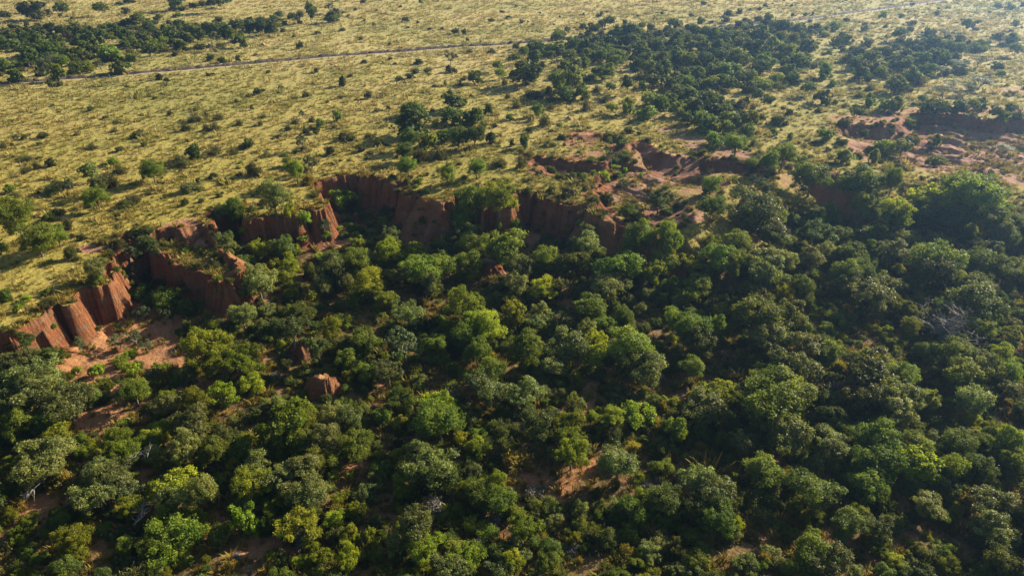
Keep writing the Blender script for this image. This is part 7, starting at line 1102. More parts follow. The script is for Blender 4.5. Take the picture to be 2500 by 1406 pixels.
def soil_mat(name, c1, c2):
    m, t = new_mat(name); out = N(t, 'ShaderNodeOutputMaterial'); p = N(t, 'ShaderNodeBsdfPrincipled', Roughness=.92)
    tc = N(t, 'ShaderNodeTexCoord'); n = noise(t, 1.1, 6, .7, tc.outputs['Object'])
    L(t, mixc(t, ramp(t, n, .3, .7), c1, c2), p.inputs['Base Color'])
    bp = N(t, 'ShaderNodeBump', Strength=.6, Distance=.2); L(t, n, bp.inputs['Height']); L(t, bp.outputs[0], p.inputs['Normal'])
    L(t, p.outputs[0], out.inputs[0]); return m
# ---- mesh helpers ----
def mesh_from(name, v, f, mats, attrs=None, smooth_=False, nv=4):
    me = bpy.data.meshes.new(name); v = np.asarray(v, np.float32); f = np.asarray(f, np.int32)
    me.vertices.add(len(v)); me.vertices.foreach_set('co', v.ravel())
    me.loops.add(f.size); me.loops.foreach_set('vertex_index', f.ravel())
    me.polygons.add(len(f)); me.polygons.foreach_set('loop_start', np.arange(0, f.size, f.shape[1], dtype=np.int32))
    me.polygons.foreach_set('loop_total', np.full(len(f), f.shape[1], np.int32))
    if smooth_: me.polygons.foreach_set('use_smooth', np.ones(len(f), bool))
    for k, a in (attrs or {}).items():
        at = me.attributes.new(k, 'FLOAT', 'POINT'); at.data.foreach_set('value', np.asarray(a, np.float32))
    for m in mats: me.materials.append(m)
    me.update(calc_edges=True); return me
def link(name, me, parent=None, kind=None, label=None, cat=None, group=None):
    o = bpy.data.objects.new(name, me); C.objects.link(o)
    if parent: o.parent = parent
    for k, v in (('kind', kind), ('label', label), ('category', cat), ('group', group)):
        if v: o[k] = v
    return o
# ---- terrain mesh ----
rows = [18.]
while rows[-1] < 5200:
    y = rows[-1]
    if y < 74: dy = .42
    elif y < 128: dy = .165
    elif y < 200: dy = .26
    elif y < 600: dy = y * y / 52000
    else: dy = y * y / 16000
    rows.append(y + dy)
ys = np.array(rows)
u = np.linspace(-.82, .82, 980)
uo = .82 * 1.12 ** np.arange(1, 22)
us = np.concatenate([-uo[::-1], u, uo])
YY, UU = np.meshgrid(ys, us, indexing='ij'); XX = UU * (YY * .866 + 29)
HH, CL, LW, RM = terrain(XX, YY)
x = XX; y = YY
# small tussock relief on the plateau and rough floor in the gully
tus = fbm(x / 1.7, y / 1.7, 41, 3); near = 1 - smooth(240, 420, y)
HH = HH + near * (1 - CL) * (.22 * np.maximum(tus, -.1) + .25 * np.maximum(fbm(x / 5.5, y / 5.5, 43, 3) - .1, 0)) * np.where(LW > .5, .7, 1)
hills = 26 * smooth(1300, 4200, y) * (.6 + fbm(x / 900, y / 900, 47, 3)); HH = HH + hills
soil = np.zeros_like(HH); pale = np.zeros_like(HH)
for (cx, cy, rx, ry, rot, s, pl, lo_) in PATCHES:
    c, s_ = math.cos(rot), math.sin(rot)
    dx = x - cx; dy_ = y - cy
    r = np.hypot((dx * c + dy_ * s_) / rx, (-dx * s_ + dy_ * c) / ry)
    k = (1 - smooth(.55, 1.25, r)) * s * (smooth(.2, .6, LW) if lo_ else 1)
    pale = np.where(k > soil, pl, pale); soil = np.maximum(soil, k)
soil = np.maximum(soil, CL * 1.6); wood = LW
# clearing spots keep the wood floor bare
gy, gx = np.gradient(HH); 
n0, n1_ = HH.shape
v = np.stack([XX.ravel(), YY.ravel(), HH.ravel()], 1)
idx = np.arange(n0 * n1_).reshape(n0, n1_)
f = np.stack([idx[:-1, :-1], idx[:-1, 1:], idx[1:, 1:], idx[1:, :-1]], -1).reshape(-1, 4)
fc = (CL[:-1, :-1] + CL[1:, 1:]).ravel() / 2; fl = LW[:-1, :-1].ravel()
cls = np.where(fc > .45, 1, np.where(fl > .75, 2, 0))
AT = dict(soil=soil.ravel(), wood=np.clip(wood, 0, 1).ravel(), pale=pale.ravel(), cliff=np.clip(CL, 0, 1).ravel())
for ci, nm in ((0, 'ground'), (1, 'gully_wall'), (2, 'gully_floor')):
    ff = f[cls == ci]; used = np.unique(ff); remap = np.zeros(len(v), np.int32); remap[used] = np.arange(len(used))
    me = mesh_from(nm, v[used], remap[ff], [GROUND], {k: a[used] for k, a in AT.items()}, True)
    link(nm, me, kind='structure')
def hz(px, py):
    return terrain(np.atleast_1d(np.asarray(px, float)), np.atleast_1d(np.asarray(py, float)))[0]
# ---- track, earth bank, posts ----
def track_pts(step):
    P = np.array(TRACK); seg = np.hypot(*np.diff(P, axis=0).T); s = np.concatenate([[0], np.cumsum(seg)])
    # smooth the polyline
    t = np.arange(0, s[-1], step); X = np.interp(t, s, P[:, 0]); Y = np.interp(t, s, P[:, 1])
    k = np.ones(9) / 9
    if step < 6:
        kk = int(24 / step) | 1; k = np.ones(kk) / kk
        Xp = np.pad(X, kk // 2, 'reflect', reflect_type='odd'); Yp = np.pad(Y, kk // 2, 'reflect', reflect_type='odd')
        X = np.convolve(Xp, k, 'valid'); Y = np.convolve(Yp, k, 'valid')
    return X, Y
X, Y = track_pts(.7); tx = np.gradient(X); ty = np.gradient(Y); ln = np.hypot(tx, ty); nx, ny = -ty / ln, tx / ln
def strip(name, offs, hts, mat, kind):
    vv = []
    for o_, h_ in zip(offs, hts):
        ox = X + nx * o_ + (0.25 * (vnoise(np.arange(len(X)) / 3., o_, 3) - .5)); oy = Y + ny * o_
        hh = terrain(ox, oy)[0] + near_rel(ox, oy)
        vv.append(np.stack([ox, oy, hh + h_], 1))
    v = np.stack(vv, 1).reshape(-1, 3); n = len(offs); i = np.arange(len(X) - 1)
    f = np.concatenate([np.stack([i * n + k, i * n + k + 1, (i + 1) * n + k + 1, (i + 1) * n + k], 1) for k in range(n - 1)])
    return link(name, mesh_from(name, v, f[:, ::-1], [mat], None, True), kind=kind)
def near_rel(x, y):
    nr = 1 - smooth(240, 420, y)
    return nr * (.22 * np.maximum(fbm(x / 1.7, y / 1.7, 41, 3), -.1) + .25 * np.maximum(fbm(x / 5.5, y / 5.5, 43, 3) - .1, 0))
TRK = soil_mat('pale_track_dust', (.36, .29, .15), (.30, .24, .12)); BNK = soil_mat('dark_red_earth', (.11, .075, .045), (.05, .04, .028))
strip('track', (-.9, -.6, -.3, 0, .3, .6, .9), (-.05, .1, .06, .12, .06, .1, .04), TRK, 'structure')
n = len(X)
bo = (.9, 1.3, 1.8, 2.3, 2.8, 3.3)
jit = [vnoise(np.arange(n) / 1.1, k, 9 + k) for k in range(6)]
strip('earth_bank', bo, (0, .4 * jit[1] + .1, 1.0 * jit[2] + .2, 1.0 * jit[3] + .1, .4 * jit[4] + .1, -.1), BNK, 'structure')
def tube(pts, rad, seg=6):
    pts = np.asarray(pts, float); V_ = []; n = len(pts)
    for i in range(n):
        d = pts[min(i + 1, n - 1)] - pts[max(i - 1, 0)]; d = d / (np.linalg.norm(d) + 1e-9)
        a = np.cross(d, [0.3, .9, .1]); a /= np.linalg.norm(a) + 1e-9; b = np.cross(d, a)
        for k in range(seg):
            th = 2 * math.pi * k / seg; V_.append(pts[i] + rad[i] * (math.cos(th) * a + math.sin(th) * b))
    F_ = [(i * seg + k, i * seg + (k + 1) % seg, (i + 1) * seg + (k + 1) % seg, (i + 1) * seg + k) for i in range(n - 1) for k in range(seg)]
    return V_, F_
def join(parts):
    V_, F_ = [], []
    for a, b in parts:
        o = len(V_); V_ += list(a); F_ += [tuple(i + o for i in q) for q in b]
    return np.array(V_), np.array(F_)
pv, pf = tube([(0, 0, -.2), (0.02, 0, .4), (.03, .02, .85), (.05, .02, 1.2), (.05, .02, 1.22)], (.13, .12, .11, .1, .005), 8)
pm = mesh_from('marker_post', pv, pf, [POSTW], None, True)
PX, PY = track_pts(6.6); ptx, pty = np.gradient(PX), np.gradient(PY)
cnt = 0
for i in range(3, len(PX)):
    if -12 < PX[i] < 108: continue
    if PY[i] > 372: break
    l = math.hypot(ptx[i], pty[i]); ox, oy = PX[i] + pty[i] / l * 1.9, PY[i] - ptx[i] / l * 1.9
    if ox / (oy * .866 + 25) < -.735: continue
    cnt += 1; th_ = 'th' if 10 < cnt < 20 else {1: 'st', 2: 'nd', 3: 'rd'}.get(cnt % 10, 'th')
    o = link('marker_post', pm, label='short weathered wooden post beside the dirt track, %d%s along from the left end' % (cnt, th_), cat='post', group='posts along the near edge of the dirt track')
    o.location = (ox, oy, hz(ox, oy)[0]); o.rotation_euler = (random.uniform(-.1, .1), random.uniform(-.1, .1), random.uniform(0, 6)); o.scale = (1, 1, random.uniform(.75, 1.1))
# ---- crown geometry ----
def rdir(n, r, up=-1.):
    d = r.normal(size=(n * 3 + 20, 3)); d /= np.linalg.norm(d, axis=1)[:, None]; d = d[d[:, 2] > up]
    while len(d) < n: d = np.concatenate([d, d])
    return d[:n]
def leaves(pos, nrm, size, r, jitter=.8, asp=.55):
    n = len(pos); nn = nrm + r.normal(size=(n, 3)) * jitter; nn /= np.linalg.norm(nn, axis=1)[:, None]
    a = np.cross(nn, r.normal(size=(n, 3))); a /= np.linalg.norm(a, axis=1)[:, None]; b = np.cross(nn, a)
    s = size * r.uniform(.6, 1.3, (n, 1))
    V_ = np.stack([pos - a * s, pos + b * s * asp + nn * s * .1, pos + a * s, pos - b * s * asp + nn * s * .1], 1).reshape(-1, 3)
    F_ = np.arange(4 * n).reshape(n, 4); return V_, F_
def crown_lobed(seed, nl, nleaf, size, jitter, sub=9, lobe=(.30, .46), open_=0.0, low=-.55, shell=.62):
    r = np.random.default_rng(seed)
    cd = rdir(nl, r, low); cr = r.uniform(*lobe, nl); rad = shell * r.uniform(.62, 1.3, nl)
    cc = cd * rad[:, None]; cc[:, 0] *= r.uniform(.9, 1.05); cc[0] = (0, 0, .05); cr[0] = .5
    SB = []; SR = []; ST = []
    for i in range(nl):
        sd_ = rdir(sub, r, -.7); tl = r.uniform()
        for k in range(sub):
            SB.append(cc[i] + sd_[k] * cr[i] * r.uniform(.7, .95)); SR.append(cr[i] * r.uniform(.28, .5)); ST.append(.6 * tl + .4 * r.uniform())
    SB = np.array(SB); SR = np.array(SR); ST = np.array(ST)
    if open_ > 0:
        keep = r.uniform(size=len(SB)) > open_; SB, SR, ST = SB[keep], SR[keep], ST[keep]
    w = SR ** 2; w /= w.sum(); pick = r.choice(len(SB), nleaf, p=w)
    d = rdir(nleaf, r); rr = np.where(r.uniform(size=nleaf) < .75, r.uniform(.82, 1.08, nleaf), r.uniform(.2, .9, nleaf))
    pos = SB[pick] + d * (SR[pick] * rr)[:, None] + r.normal(size=(nleaf, 3)) * (np.where(r.uniform(size=nleaf) < .3, .06, .015))[:, None]
    # drop most leaves buried deep inside the crown
    dist = np.min(np.linalg.norm(pos[:, None, :] - cc[None], axis=2) / cr[None], axis=1)
    keep = (dist > .72) | (r.uniform(size=nleaf) < .25)
    pos = pos[keep]; d = d[keep]; pick = pick[keep]
    out = pos / (np.linalg.norm(pos, axis=1)[:, None] + 1e-6)
    k_ = 1 / np.percentile(np.linalg.norm(pos, axis=1), 82); pos = pos * k_; cc = cc * k_
    V_, F_ = leaves(pos, d * .8 + out * .5, size, r, jitter)
    tint = np.clip(np.repeat(ST[pick] + r.uniform(-.25, .25, len(pos)), 4), 0, 1)
    return V_, F_, tint, cc
def crown_spiky(seed, nleaf, size, spread=1.0):
    r = np.random.default_rng(seed); d = rdir(nleaf, r, -.1); nb = 26
    bd = rdir(nb, r, 0.0); bl = r.uniform(.65, 1.08, nb); pick = r.integers(0, nb, nleaf)
    t = r.uniform(.25, 1, nleaf) ** .6
    pos = bd[pick] * (bl[pick] * t)[:, None] + r.normal(size=(nleaf, 3)) * (.13 * t[:, None] + .04)
    pos[:, 2] = np.abs(pos[:, 2]) * 1.0
    a = bd[pick] + r.normal(size=(nleaf, 3)) * .45; a /= np.linalg.norm(a, axis=1)[:, None]
    b = np.cross(a, r.normal(size=(nleaf, 3))); b /= np.linalg.norm(b, axis=1)[:, None]
    s = size * r.uniform(.7, 1.6, (nleaf, 1))
    V_ = np.stack([pos - a * s, pos + b * s * .3, pos + a * s, pos - b * s * .3], 1).reshape(-1, 3)
    return V_, np.arange(4 * nleaf).reshape(nleaf, 4), np.repeat(r.uniform(0, 1, nleaf), 4), bd * .6
def crown_umbrella(seed, nleaf, size):
    r = np.random.default_rng(seed); nb = 13
    cc = np.stack([r.uniform(-.75, .75, nb), r.uniform(-.75, .75, nb), r.uniform(-.5, .8, nb)], 1); cr = r.uniform(.25, .5, nb)
    pick = r.integers(0, nb, nleaf); d = r.normal(size=(nleaf, 3)) * .55; d[:, 2] *= .3
    pos = cc[pick] + d * cr[pick][:, None]
    V_, F_ = leaves(pos, np.tile([0, 0, 1.], (nleaf, 1)), size, r, .8)
    return V_, F_, np.repeat(r.uniform(0, 1, nleaf), 4), cc
def twig_crown(seed, nleaf, size):
    r = np.random.default_rng(seed); parts = []; ends = []
    for i in range(16):
        d = rdir(1, r, .05)[0]; p = np.array([0, 0, -.9]); pts = [p]; 
        for k in range(5):
            p = p + (d + r.normal(size=3) * .3 + [0, 0, .12]) * .34; pts.append(p)
            for q in range(5):
                e = p + r.normal(size=3) * .3; parts.append(tube([p, (p + e) / 2 + r.normal(size=3) * .03, e], (.012, .008, .003), 3)); ends.append(e)
        parts.append(tube(pts, (.05, .038, .03, .022, .014, .006), 4))
    V1, F1 = join(parts)
    pk = r.integers(0, len(ends), nleaf); pos = np.array(ends)[pk] + r.normal(size=(nleaf, 3)) * .07
    V2, F2 = leaves(pos, r.normal(size=(nleaf, 3)), size, r, 1, .2)
    return np.concatenate([V1, V2]), np.concatenate([F1, F2 + len(V1)]), r.uniform(0, 1, len(V1) + len(V2)), np.array(ends)[:8]
def trunk_mesh(name, cc, seed, mat, thick=1.0):
    """unit height trunk: 0 = base, 1 = crown centre; limbs run on into the crown (xy in units of crown radius)"""
    r = np.random.default_rng(seed); parts = []
    lean = r.normal(size=2) * .08
    f0 = np.array([lean[0] * .5, lean[1] * .5, .45])
    parts.append(tube([(0, 0, -.12), (0.01, 0, .1), (lean[0] * .3, lean[1] * .3, .28), f0], (.11 * thick, .075 * thick, .062 * thick, .055 * thick), 7))
    sel = cc[r.permutation(len(cc))[:7]]
    for c in sel:
        e = np.array([c[0] * .9, c[1] * .9, 1 + c[2] * .45]); m1 = f0 + (e - f0) * .45 + np.append(r.normal(size=2) * .07, .06)
        parts.append(tube([f0, m1, e], (.042 * thick, .028 * thick, .01 * thick), 5))
        for q in range(2):
            e2 = m1 + (e - m1) * .6 + r.normal(size=3) * .2; parts.append(tube([m1 + (e - m1) * .2, e2], (.018 * thick, .006 * thick), 4))
    V_, F_ = join(parts); return mesh_from(name, V_, F_, [mat], None, True)
PROTO = {}
def reg(key, fn):
    PROTO.setdefault(key, []).append(fn)
def add_proto(key, data, name, tseed, bark=BARK, thick=1.0):
    V_, F_, tint, cc = data
    me = mesh_from(name, V_, F_, [LM['g']], {'tint': tint}, False)
    tm = trunk_mesh('trunk', cc, tseed, bark, thick)
    PROTO.setdefault(key, []).append((me, tm))
NEARL = 9500
for k in range(5): add_proto('dense', crown_lobed(100 + k, 15 + 3 * k, NEARL + 8500, .05, .85, sub=11, lobe=(.24, .46), low=-.85), 'crown', k)
for k in range(5): add_proto('open', crown_lobed(200 + k, 14 + 4 * k, NEARL + 5000, .048, 1.2, sub=9, lobe=(.2, .42), open_=.25, shell=.68, low=-.8), 'crown', 20 + k)
for k in range(3): add_proto('feather', crown_lobed(300 + k, 16, 5200, .05, 1.3, sub=7, lobe=(.22, .34), open_=.45, shell=.7), 'crown', 40 + k, PALEBARK, .8)
for k in range(3): add_proto('fresh', crown_lobed(400 + k, 15, 6500, .075, 1.0, sub=7, lobe=(.24, .42), open_=.3, shell=.64), 'crown', 60 + k)
for k in range(3): add_proto('spiky', crown_spiky(500 + k, 3200, .085), 'crown', 80 + k)
for k in range(2): add_proto('umbrella', crown_umbrella(600 + k, 3200, .05), 'crown', 90 + k, PALEBARK, .8)
add_proto('twigs', twig_crown(700, 2600, .05), 'crown', 95, PALEBARK, 1.1)
for k in range(4): add_proto('fardense', crown_lobed(800 + k, 13, 3400, .115, .75, sub=8, low=-.85), 'crown', 100 + k)
for k in range(3): add_proto('farspiky', crown_spiky(850 + k, 1500, .085), 'crown', 110 + k)
KEYS = {'o': 'dense', 'g': 'dense', 'y': 'open', 's': 'open', 'f': 'feather', 'l': 'fresh', 'b': 'dense', 't': 'spiky', 'k': 'spiky', 'u': 'umbrella', 'd': 'twigs', 'p': 'dense'}
def pick_proto(t, dist, q):
    k = KEYS[t]
    if t == 'y' and q % 3 == 0: k = 'fresh'
    if t == 's' and q % 3 == 0: k = 'dense'
    if dist > 150:
        if k in ('dense', 'open', 'fresh'): k = 'fardense'
        elif k == 'spiky': k = 'farspiky'
    lst = PROTO[k]; return lst[q % len(lst)]
KIND = dict(o='evergreen_tree', g='evergreen_tree', y='yellow_green_tree', s='silver_leaved_tree', f='acacia_tree', u='acacia_tree', l='lime_sapling', p='evergreen_tree', d='dead_tree')
SHR = dict(o='bush', g='bush', y='bush', s='bush', b='bush', t='bush', k='golden_bush', f='acacia_tree', u='acacia_tree', l='lime_sapling', p='evergreen_tree', d='dead_tree')
def set_mat(o, t):
    o.material_slots[0].link = 'OBJECT'; o.material_slots[0].material = LM[t]
PX_ = np.array([d[0] for d in PLANTS], float); PY_ = np.array([d[1] for d in PLANTS], float); PZ_ = hz(PX_, PY_)
for q, (x_, y_, a, b, hc, t, mode, label, group) in enumerate(PLANTS):
    z_ = float(PZ_[q]); dist = math.hypot(x_, y_)
    me, tm = pick_proto(t, dist, q * 7 + int(x_ * 10) % 5)
    kind = KIND.get(t, 'bush') if mode == 1 else SHR[t]
    root = bpy.data.objects.new(kind, None); C.objects.link(root)
    root.location = (x_, y_, z_ - .05); root.rotation_euler = (0, 0, random.uniform(0, 6.28)); root.empty_display_size = .5
    root['label'] = label; root['group'] = group
    root['category'] = {'lime_sapling': 'sapling', 'bush': 'bush', 'golden_bush': 'bush', 'dead_tree': 'dead tree'}.get(kind, 'tree')
    spk = KEYS[t] == 'spiky'
    if mode == 1: a *= 1.12; b *= 1.1
    c = link('crown', me, root); set_mat(c, t)
    if not spk and mode == 0: hc = b * .72
    if dist > 150 and t in 'og': hc = b * .85
    c.location = (0, 0, 0.05 if spk else hc); c.scale = (a, a * random.uniform(.88, 1.1), (hc + b) if spk else b)
    if not spk:
        c.rotation_euler = (random.uniform(-.12, .12), random.uniform(-.12, .12), 0)
        tr = link('trunk', tm, root); tr.scale = (a, a, hc)
# ---- instanced ground cover and far plants (uncountable) ----
def proto_obj(name, me, t):
    o = bpy.data.objects.new(name, me)
    if t is not None: set_mat(o, t)
    return o
def scatter(name, pts, rot, scl, idx, protos, label=None, **kw):
    me = bpy.data.meshes.new(name); n = len(pts); me.vertices.add(n); me.vertices.foreach_set('co', np.asarray(pts, np.float32).ravel())
    def at(nm, typ, arr, fld):
        a_ = me.attributes.new(nm, typ, 'POINT'); a_.data.foreach_set(fld, np.asarray(arr).ravel())
    at('rot', 'FLOAT_VECTOR', np.asarray(rot, np.float32), 'vector'); at('scl', 'FLOAT_VECTOR', np.asarray(scl, np.float32), 'vector'); at('idx', 'INT', np.asarray(idx, np.int32), 'value')
    o = link(name, me, kind='stuff', label=label, **kw)
    col = bpy.data.collections.new(name + '_pieces')
    for i, p_ in enumerate(protos):
        p_.name = '%s_%02d' % (name, i); col.objects.link(p_)
    ng = bpy.data.node_groups.new(name, 'GeometryNodeTree')
    ng.interface.new_socket('Geometry', in_out='INPUT', socket_type='NodeSocketGeometry'); ng.interface.new_socket('Geometry', in_out='OUTPUT', socket_type='NodeSocketGeometry')
    gi = ng.nodes.new('NodeGroupInput'); go = ng.nodes.new('NodeGroupOutput'); ip = ng.nodes.new('GeometryNodeInstanceOnPoints')
    ci = ng.nodes.new('GeometryNodeCollectionInfo'); ci.inputs['Collection'].default_value = col; ci.inputs['Separate Children'].default_value = True; ci.inputs['Reset Children'].default_value = True
    def na(nm, ty):
        q_ = ng.nodes.new('GeometryNodeInputNamedAttribute'); q_.data_type = ty; q_.inputs[0].default_value = nm; return q_.outputs[0]
    ng.links.new(gi.outputs[0], ip.inputs['Points']); ng.links.new(ci.outputs[0], ip.inputs['Instance']); ip.inputs['Pick Instance'].default_value = True
    ng.links.new(na('idx', 'INT'), ip.inputs['Instance Index']); 
    e2r = ng.nodes.new('FunctionNodeEulerToRotation'); ng.links.new(na('rot', 'FLOAT_VECTOR'), e2r.inputs[0]); ng.links.new(e2r.outputs[0], ip.inputs['Rotation'])
    ng.links.new(na('scl', 'FLOAT_VECTOR'), ip.inputs['Scale']); ng.links.new(ip.outputs[0], go.inputs[0])
    md = o.modifiers.new('scatter', 'NODES'); md.node_group = ng; return o
def zrot(n): r_ = np.zeros((n, 3)); r_[:, 2] = rng.uniform(0, 6.28, n); return r_
# leftover distant plants from the survey
def merged_tree(me, tm, t, b_over_h=.9):
    return proto_obj('p', me, t)
for nm, lst, lab in (('distant_trees', FAR_TREES, 'far dark trees of the groves that merge into one mass'), ('distant_shrubs', FAR_SHRUBS, 'small far bushes scattered over the open plain')):
    kinds = sorted(set(d[5] for d in lst)); protos = []; base = {}
    for t in kinds:
        k = 'farspiky' if KEYS[t] == 'spiky' else ('umbrella' if t in 'fu' else 'fardense'); base[t] = len(protos)
        for me, tm in PROTO[k][:2]: protos.append(proto_obj('p', me, t))
    P_ = np.array([[d[0], d[1]] for d in lst]); Z_ = hz(P_[:, 0], P_[:, 1])
    pts = [(d[0], d[1], z + (0 if KEYS[d[5]] == 'spiky' else d[4])) for d, z in zip(lst, Z_)]
    scl = [(d[2], d[2], d[3] + d[4] if KEYS[d[5]] == 'spiky' else d[3]) for d in lst]
    scatter(nm, pts, zrot(len(lst)), scl, [base[d[5]] + int(rng.integers(0, 2)) for d in lst], protos, lab)
# very far scattered trees beyond the frame top and sides
nf = 900; fx = rng.uniform(-1.3, 1.3, nf); fy = 400 * np.exp(rng.uniform(0, 1.9, nf)); fx = fx * fy
mm = np.ones(nf, bool); P_ = np.stack([fx, fy], 1); Z_ = hz(fx, fy) + 26 * smooth(1300, 4200, fy) * (.6 + fbm(fx / 900, fy / 900, 47, 3))
ra = rng.uniform(1.2, 3.2, nf)
scatter('far_plain_trees', np.stack([fx, fy, Z_ + ra], 1), zrot(nf), np.stack([ra, ra, ra * .9], 1), rng.integers(0, 3, nf), [proto_obj('p', PROTO['fardense'][k][0], 'o') for k in range(3)], 'far trees dotted over the plain towards the horizon')
# grass tufts
def tuft(seed, nb, h, w, wid):
    r = np.random.default_rng(seed); V_ = []; F_ = []
    for i in range(nb):
        a = r.uniform(0, 6.28); rad = w * r.uniform(0, .6) ; bx, by = math.cos(a) * rad, math.sin(a) * rad
        l = h * r.uniform(.55, 1.1); lean = r.uniform(.15, .75) * l; dx, dy = math.cos(a + r.normal() * .6), math.sin(a + r.normal() * .6)
        sx, sy = -dy * wid, dx * wid; o = len(V_)
        V_ += [(bx - sx, by - sy, 0), (bx + sx, by + sy, 0), (bx + dx * lean * .45 + sx * .8, by + dy * lean * .45 + sy * .8, l * .65), (bx + dx * lean * .45 - sx * .8, by + dy * lean * .45 - sy * .8, l * .65),
               (bx + dx * lean - sx * .1, by + dy * lean - sy * .1, l), (bx + dx * lean + sx * .1, by + dy * lean + sy * .1, l)]
        F_ += [(o, o + 1, o + 2, o + 3), (o + 3, o + 2, o + 5, o + 4)]
    return mesh_from('tuft', V_, F_, [GM], None, False)
TU = [tuft(k, 26, .55, .42, .035) for k in range(4)]
TUB = [tuft(10 + k, 30, .42, .8, .06) for k in range(3)]
def in_frame_pts(n, y0, y1, p=1.0, um=.82):
    y = (y0 ** p + rng.uniform(0, 1, n) * (y1 ** p - y0 ** p)) ** (1 / p); return rng.uniform(-um, um, n) * (y * .866 + 29), y
def soil_at(x, y):
    s = np.zeros_like(x)
    for (cx, cy, rx, ry, rot, k, pl, lo_) in PATCHES:
        if lo_ and y.min() > 70.5: continue
        c, s_ = math.cos(rot), math.sin(rot); dx = x - cx; dy_ = y - cy
        s = np.maximum(s, (1 - smooth(.55, 1.25, np.hypot((dx * c + dy_ * s_) / rx, (-dx * s_ + dy_ * c) / ry))) * k)
    return s
# the wood carries on beyond both sides of the frame
ex, ey = in_frame_pts(2600, 24, 150, 1.5, 1.5)
h_, c_, l_, r_ = terrain(ex, ey)
sel = (np.abs(ex) / (ey * .866 + 25) > .80) & (l_ > .5) & (h_ < -4)
ex, ey, h_ = ex[sel], ey[sel], h_[sel]; n = len(ex); ra = rng.uniform(1.4, 2.8, n)
scatter('wood_beyond', np.stack([ex, ey, h_ + ra * 1.1], 1), zrot(n), np.stack([ra, ra, ra * .95], 1), rng.integers(0, 4, n), [proto_obj('p', PROTO['dense'][0][0], 'g'), proto_obj('p', PROTO['dense'][1][0], 'o'), proto_obj('p', PROTO['open'][2][0], 's'), proto_obj('p', PROTO['open'][1][0], 'y')], 'continuing woodland past the sides of the view')
print('beyond', n)
gx1, gy1 = in_frame_pts(240000, 72, 620, 1.0, .93)
h_, c_, l_, r_ = terrain(gx1, gy1); so_ = soil_at(gx1, gy1)
den = .35 + .9 * smooth(-.2, .5, fbm(gx1 / 6, gy1 / 6, 61, 3)); den = den * np.clip(1.2 - (gy1 - 90) / 500, .35, 1)
td_ = seg_dist(gx1, gy1, [(a_, b_, 1.) for a_, b_ in TRACK], False)[0]
keep = (td_ > 1.1) & (l_ < .65) & (c_ < .35) & (so_ < .45 + .5 * (fbm(gx1 / 3.5, gy1 / 3.5, 67, 3) > .05)) & (rng.uniform(size=len(gx1)) < den)
gx1, gy1, h_ = gx1[keep], gy1[keep], h_[keep] + near_rel(gx1[keep], gy1[keep]) - .05
n = len(gx1); s_ = rng.lognormal(-.3, .38, n) * np.clip(.8 + gy1 / 400, .8, 1.9); bigt = rng.uniform(size=n) < .015; s_[bigt] *= 1.8
scatter('dry_grass', np.stack([gx1, gy1, h_], 1), zrot(n), np.stack([s_, s_, s_ * rng.uniform(.6, 1.1, n)], 1), rng.integers(0, 7, n), [proto_obj('p', m_, None) for m_ in TU + TUB], 'dry tan grass tussocks covering the plateau')
print('grass', n)
# rim grass overhanging and undergrowth of the gully wood
ux, uy = in_frame_pts(58000, 30, 175, 1.6, 1.08)
h_, c_, l_, r_ = terrain(ux, uy); so_ = soil_at(ux, uy); l_ = np.where(h_ > -3.3, 0, l_)
den = .35 + .75 * smooth(-.25, .35, fbm(ux / 5, uy / 5, 71, 3))
# stay out of the open red floors
keep = (l_ > .5) & (c_ < .3) & (so_ < .35 + .4 * (fbm(ux / 3, uy / 3, 75, 2) > .12)) & (rng.uniform(size=len(ux)) < den * .6)
ux, uy, h_ = ux[keep], uy[keep], h_[keep]; n = len(ux); s_ = rng.lognormal(-.3, .4, n)
ty = rng.choice(9, n, p=[.18, .16, .14, .12, .12, .10, .08, .06, .04])
UP = [proto_obj('p', PROTO['dense'][0][0], 'g'), proto_obj('p', PROTO['dense'][1][0], 'o'), proto_obj('p', PROTO['spiky'][0][0], 't'), proto_obj('p', PROTO['dense'][2][0], 's'),
      proto_obj('p', PROTO['spiky'][1][0], 'k'), proto_obj('p', PROTO['dense'][3][0], 'y'), proto_obj('p', PROTO['spiky'][2][0], 'b'), proto_obj('p', PROTO['spiky'][0][0], 'g'), proto_obj('p', PROTO['spiky'][1][0], 'd')]
lift = np.where(np.isin(ty, [0, 1, 3, 5]), .45, 0) * s_
scatter('undergrowth', np.stack([ux, uy, h_ + lift], 1), zrot(n), np.stack([s_ * .85, s_ * .85, s_ * .75], 1), ty, UP, 'low tangled undergrowth between the trees of the gully wood')
print('under', n)
gx2, gy2 = in_frame_pts(105000, 32, 175, 1.4, 1.05)
h_, c_, l_, r_ = terrain(gx2, gy2); so_ = soil_at(gx2, gy2)
den = np.maximum(.42, smooth(-.1, .35, fbm(gx2 / 4.5, gy2 / 4.5, 81, 3)))
keep = (((l_ > .3) & (c_ < .3) & (so_ < .55 + .6 * (fbm(gx2 / 2.5, gy2 / 2.5, 83, 2) > .02))) | ((r_ > .5) & (c_ < .4))) & (rng.uniform(size=len(gx2)) < np.where(r_ > .5, 1, den * .6))
gx2, gy2, h_ = gx2[keep], gy2[keep], h_[keep]; n = len(gx2); s_ = rng.lognormal(-.05, .35, n)
TG = [m_.copy() for m_ in TU]
for m_ in TG: m_.materials[0] = GM2
scatter('golden_grass', np.stack([gx2, gy2, h_ - .03], 1), zrot(n), np.stack([s_, s_, s_], 1), rng.integers(0, 4, n), [proto_obj('p', m_, None) for m_ in TG], 'golden grass on the gully floor and along the crumbling rim')
print('golden', n)
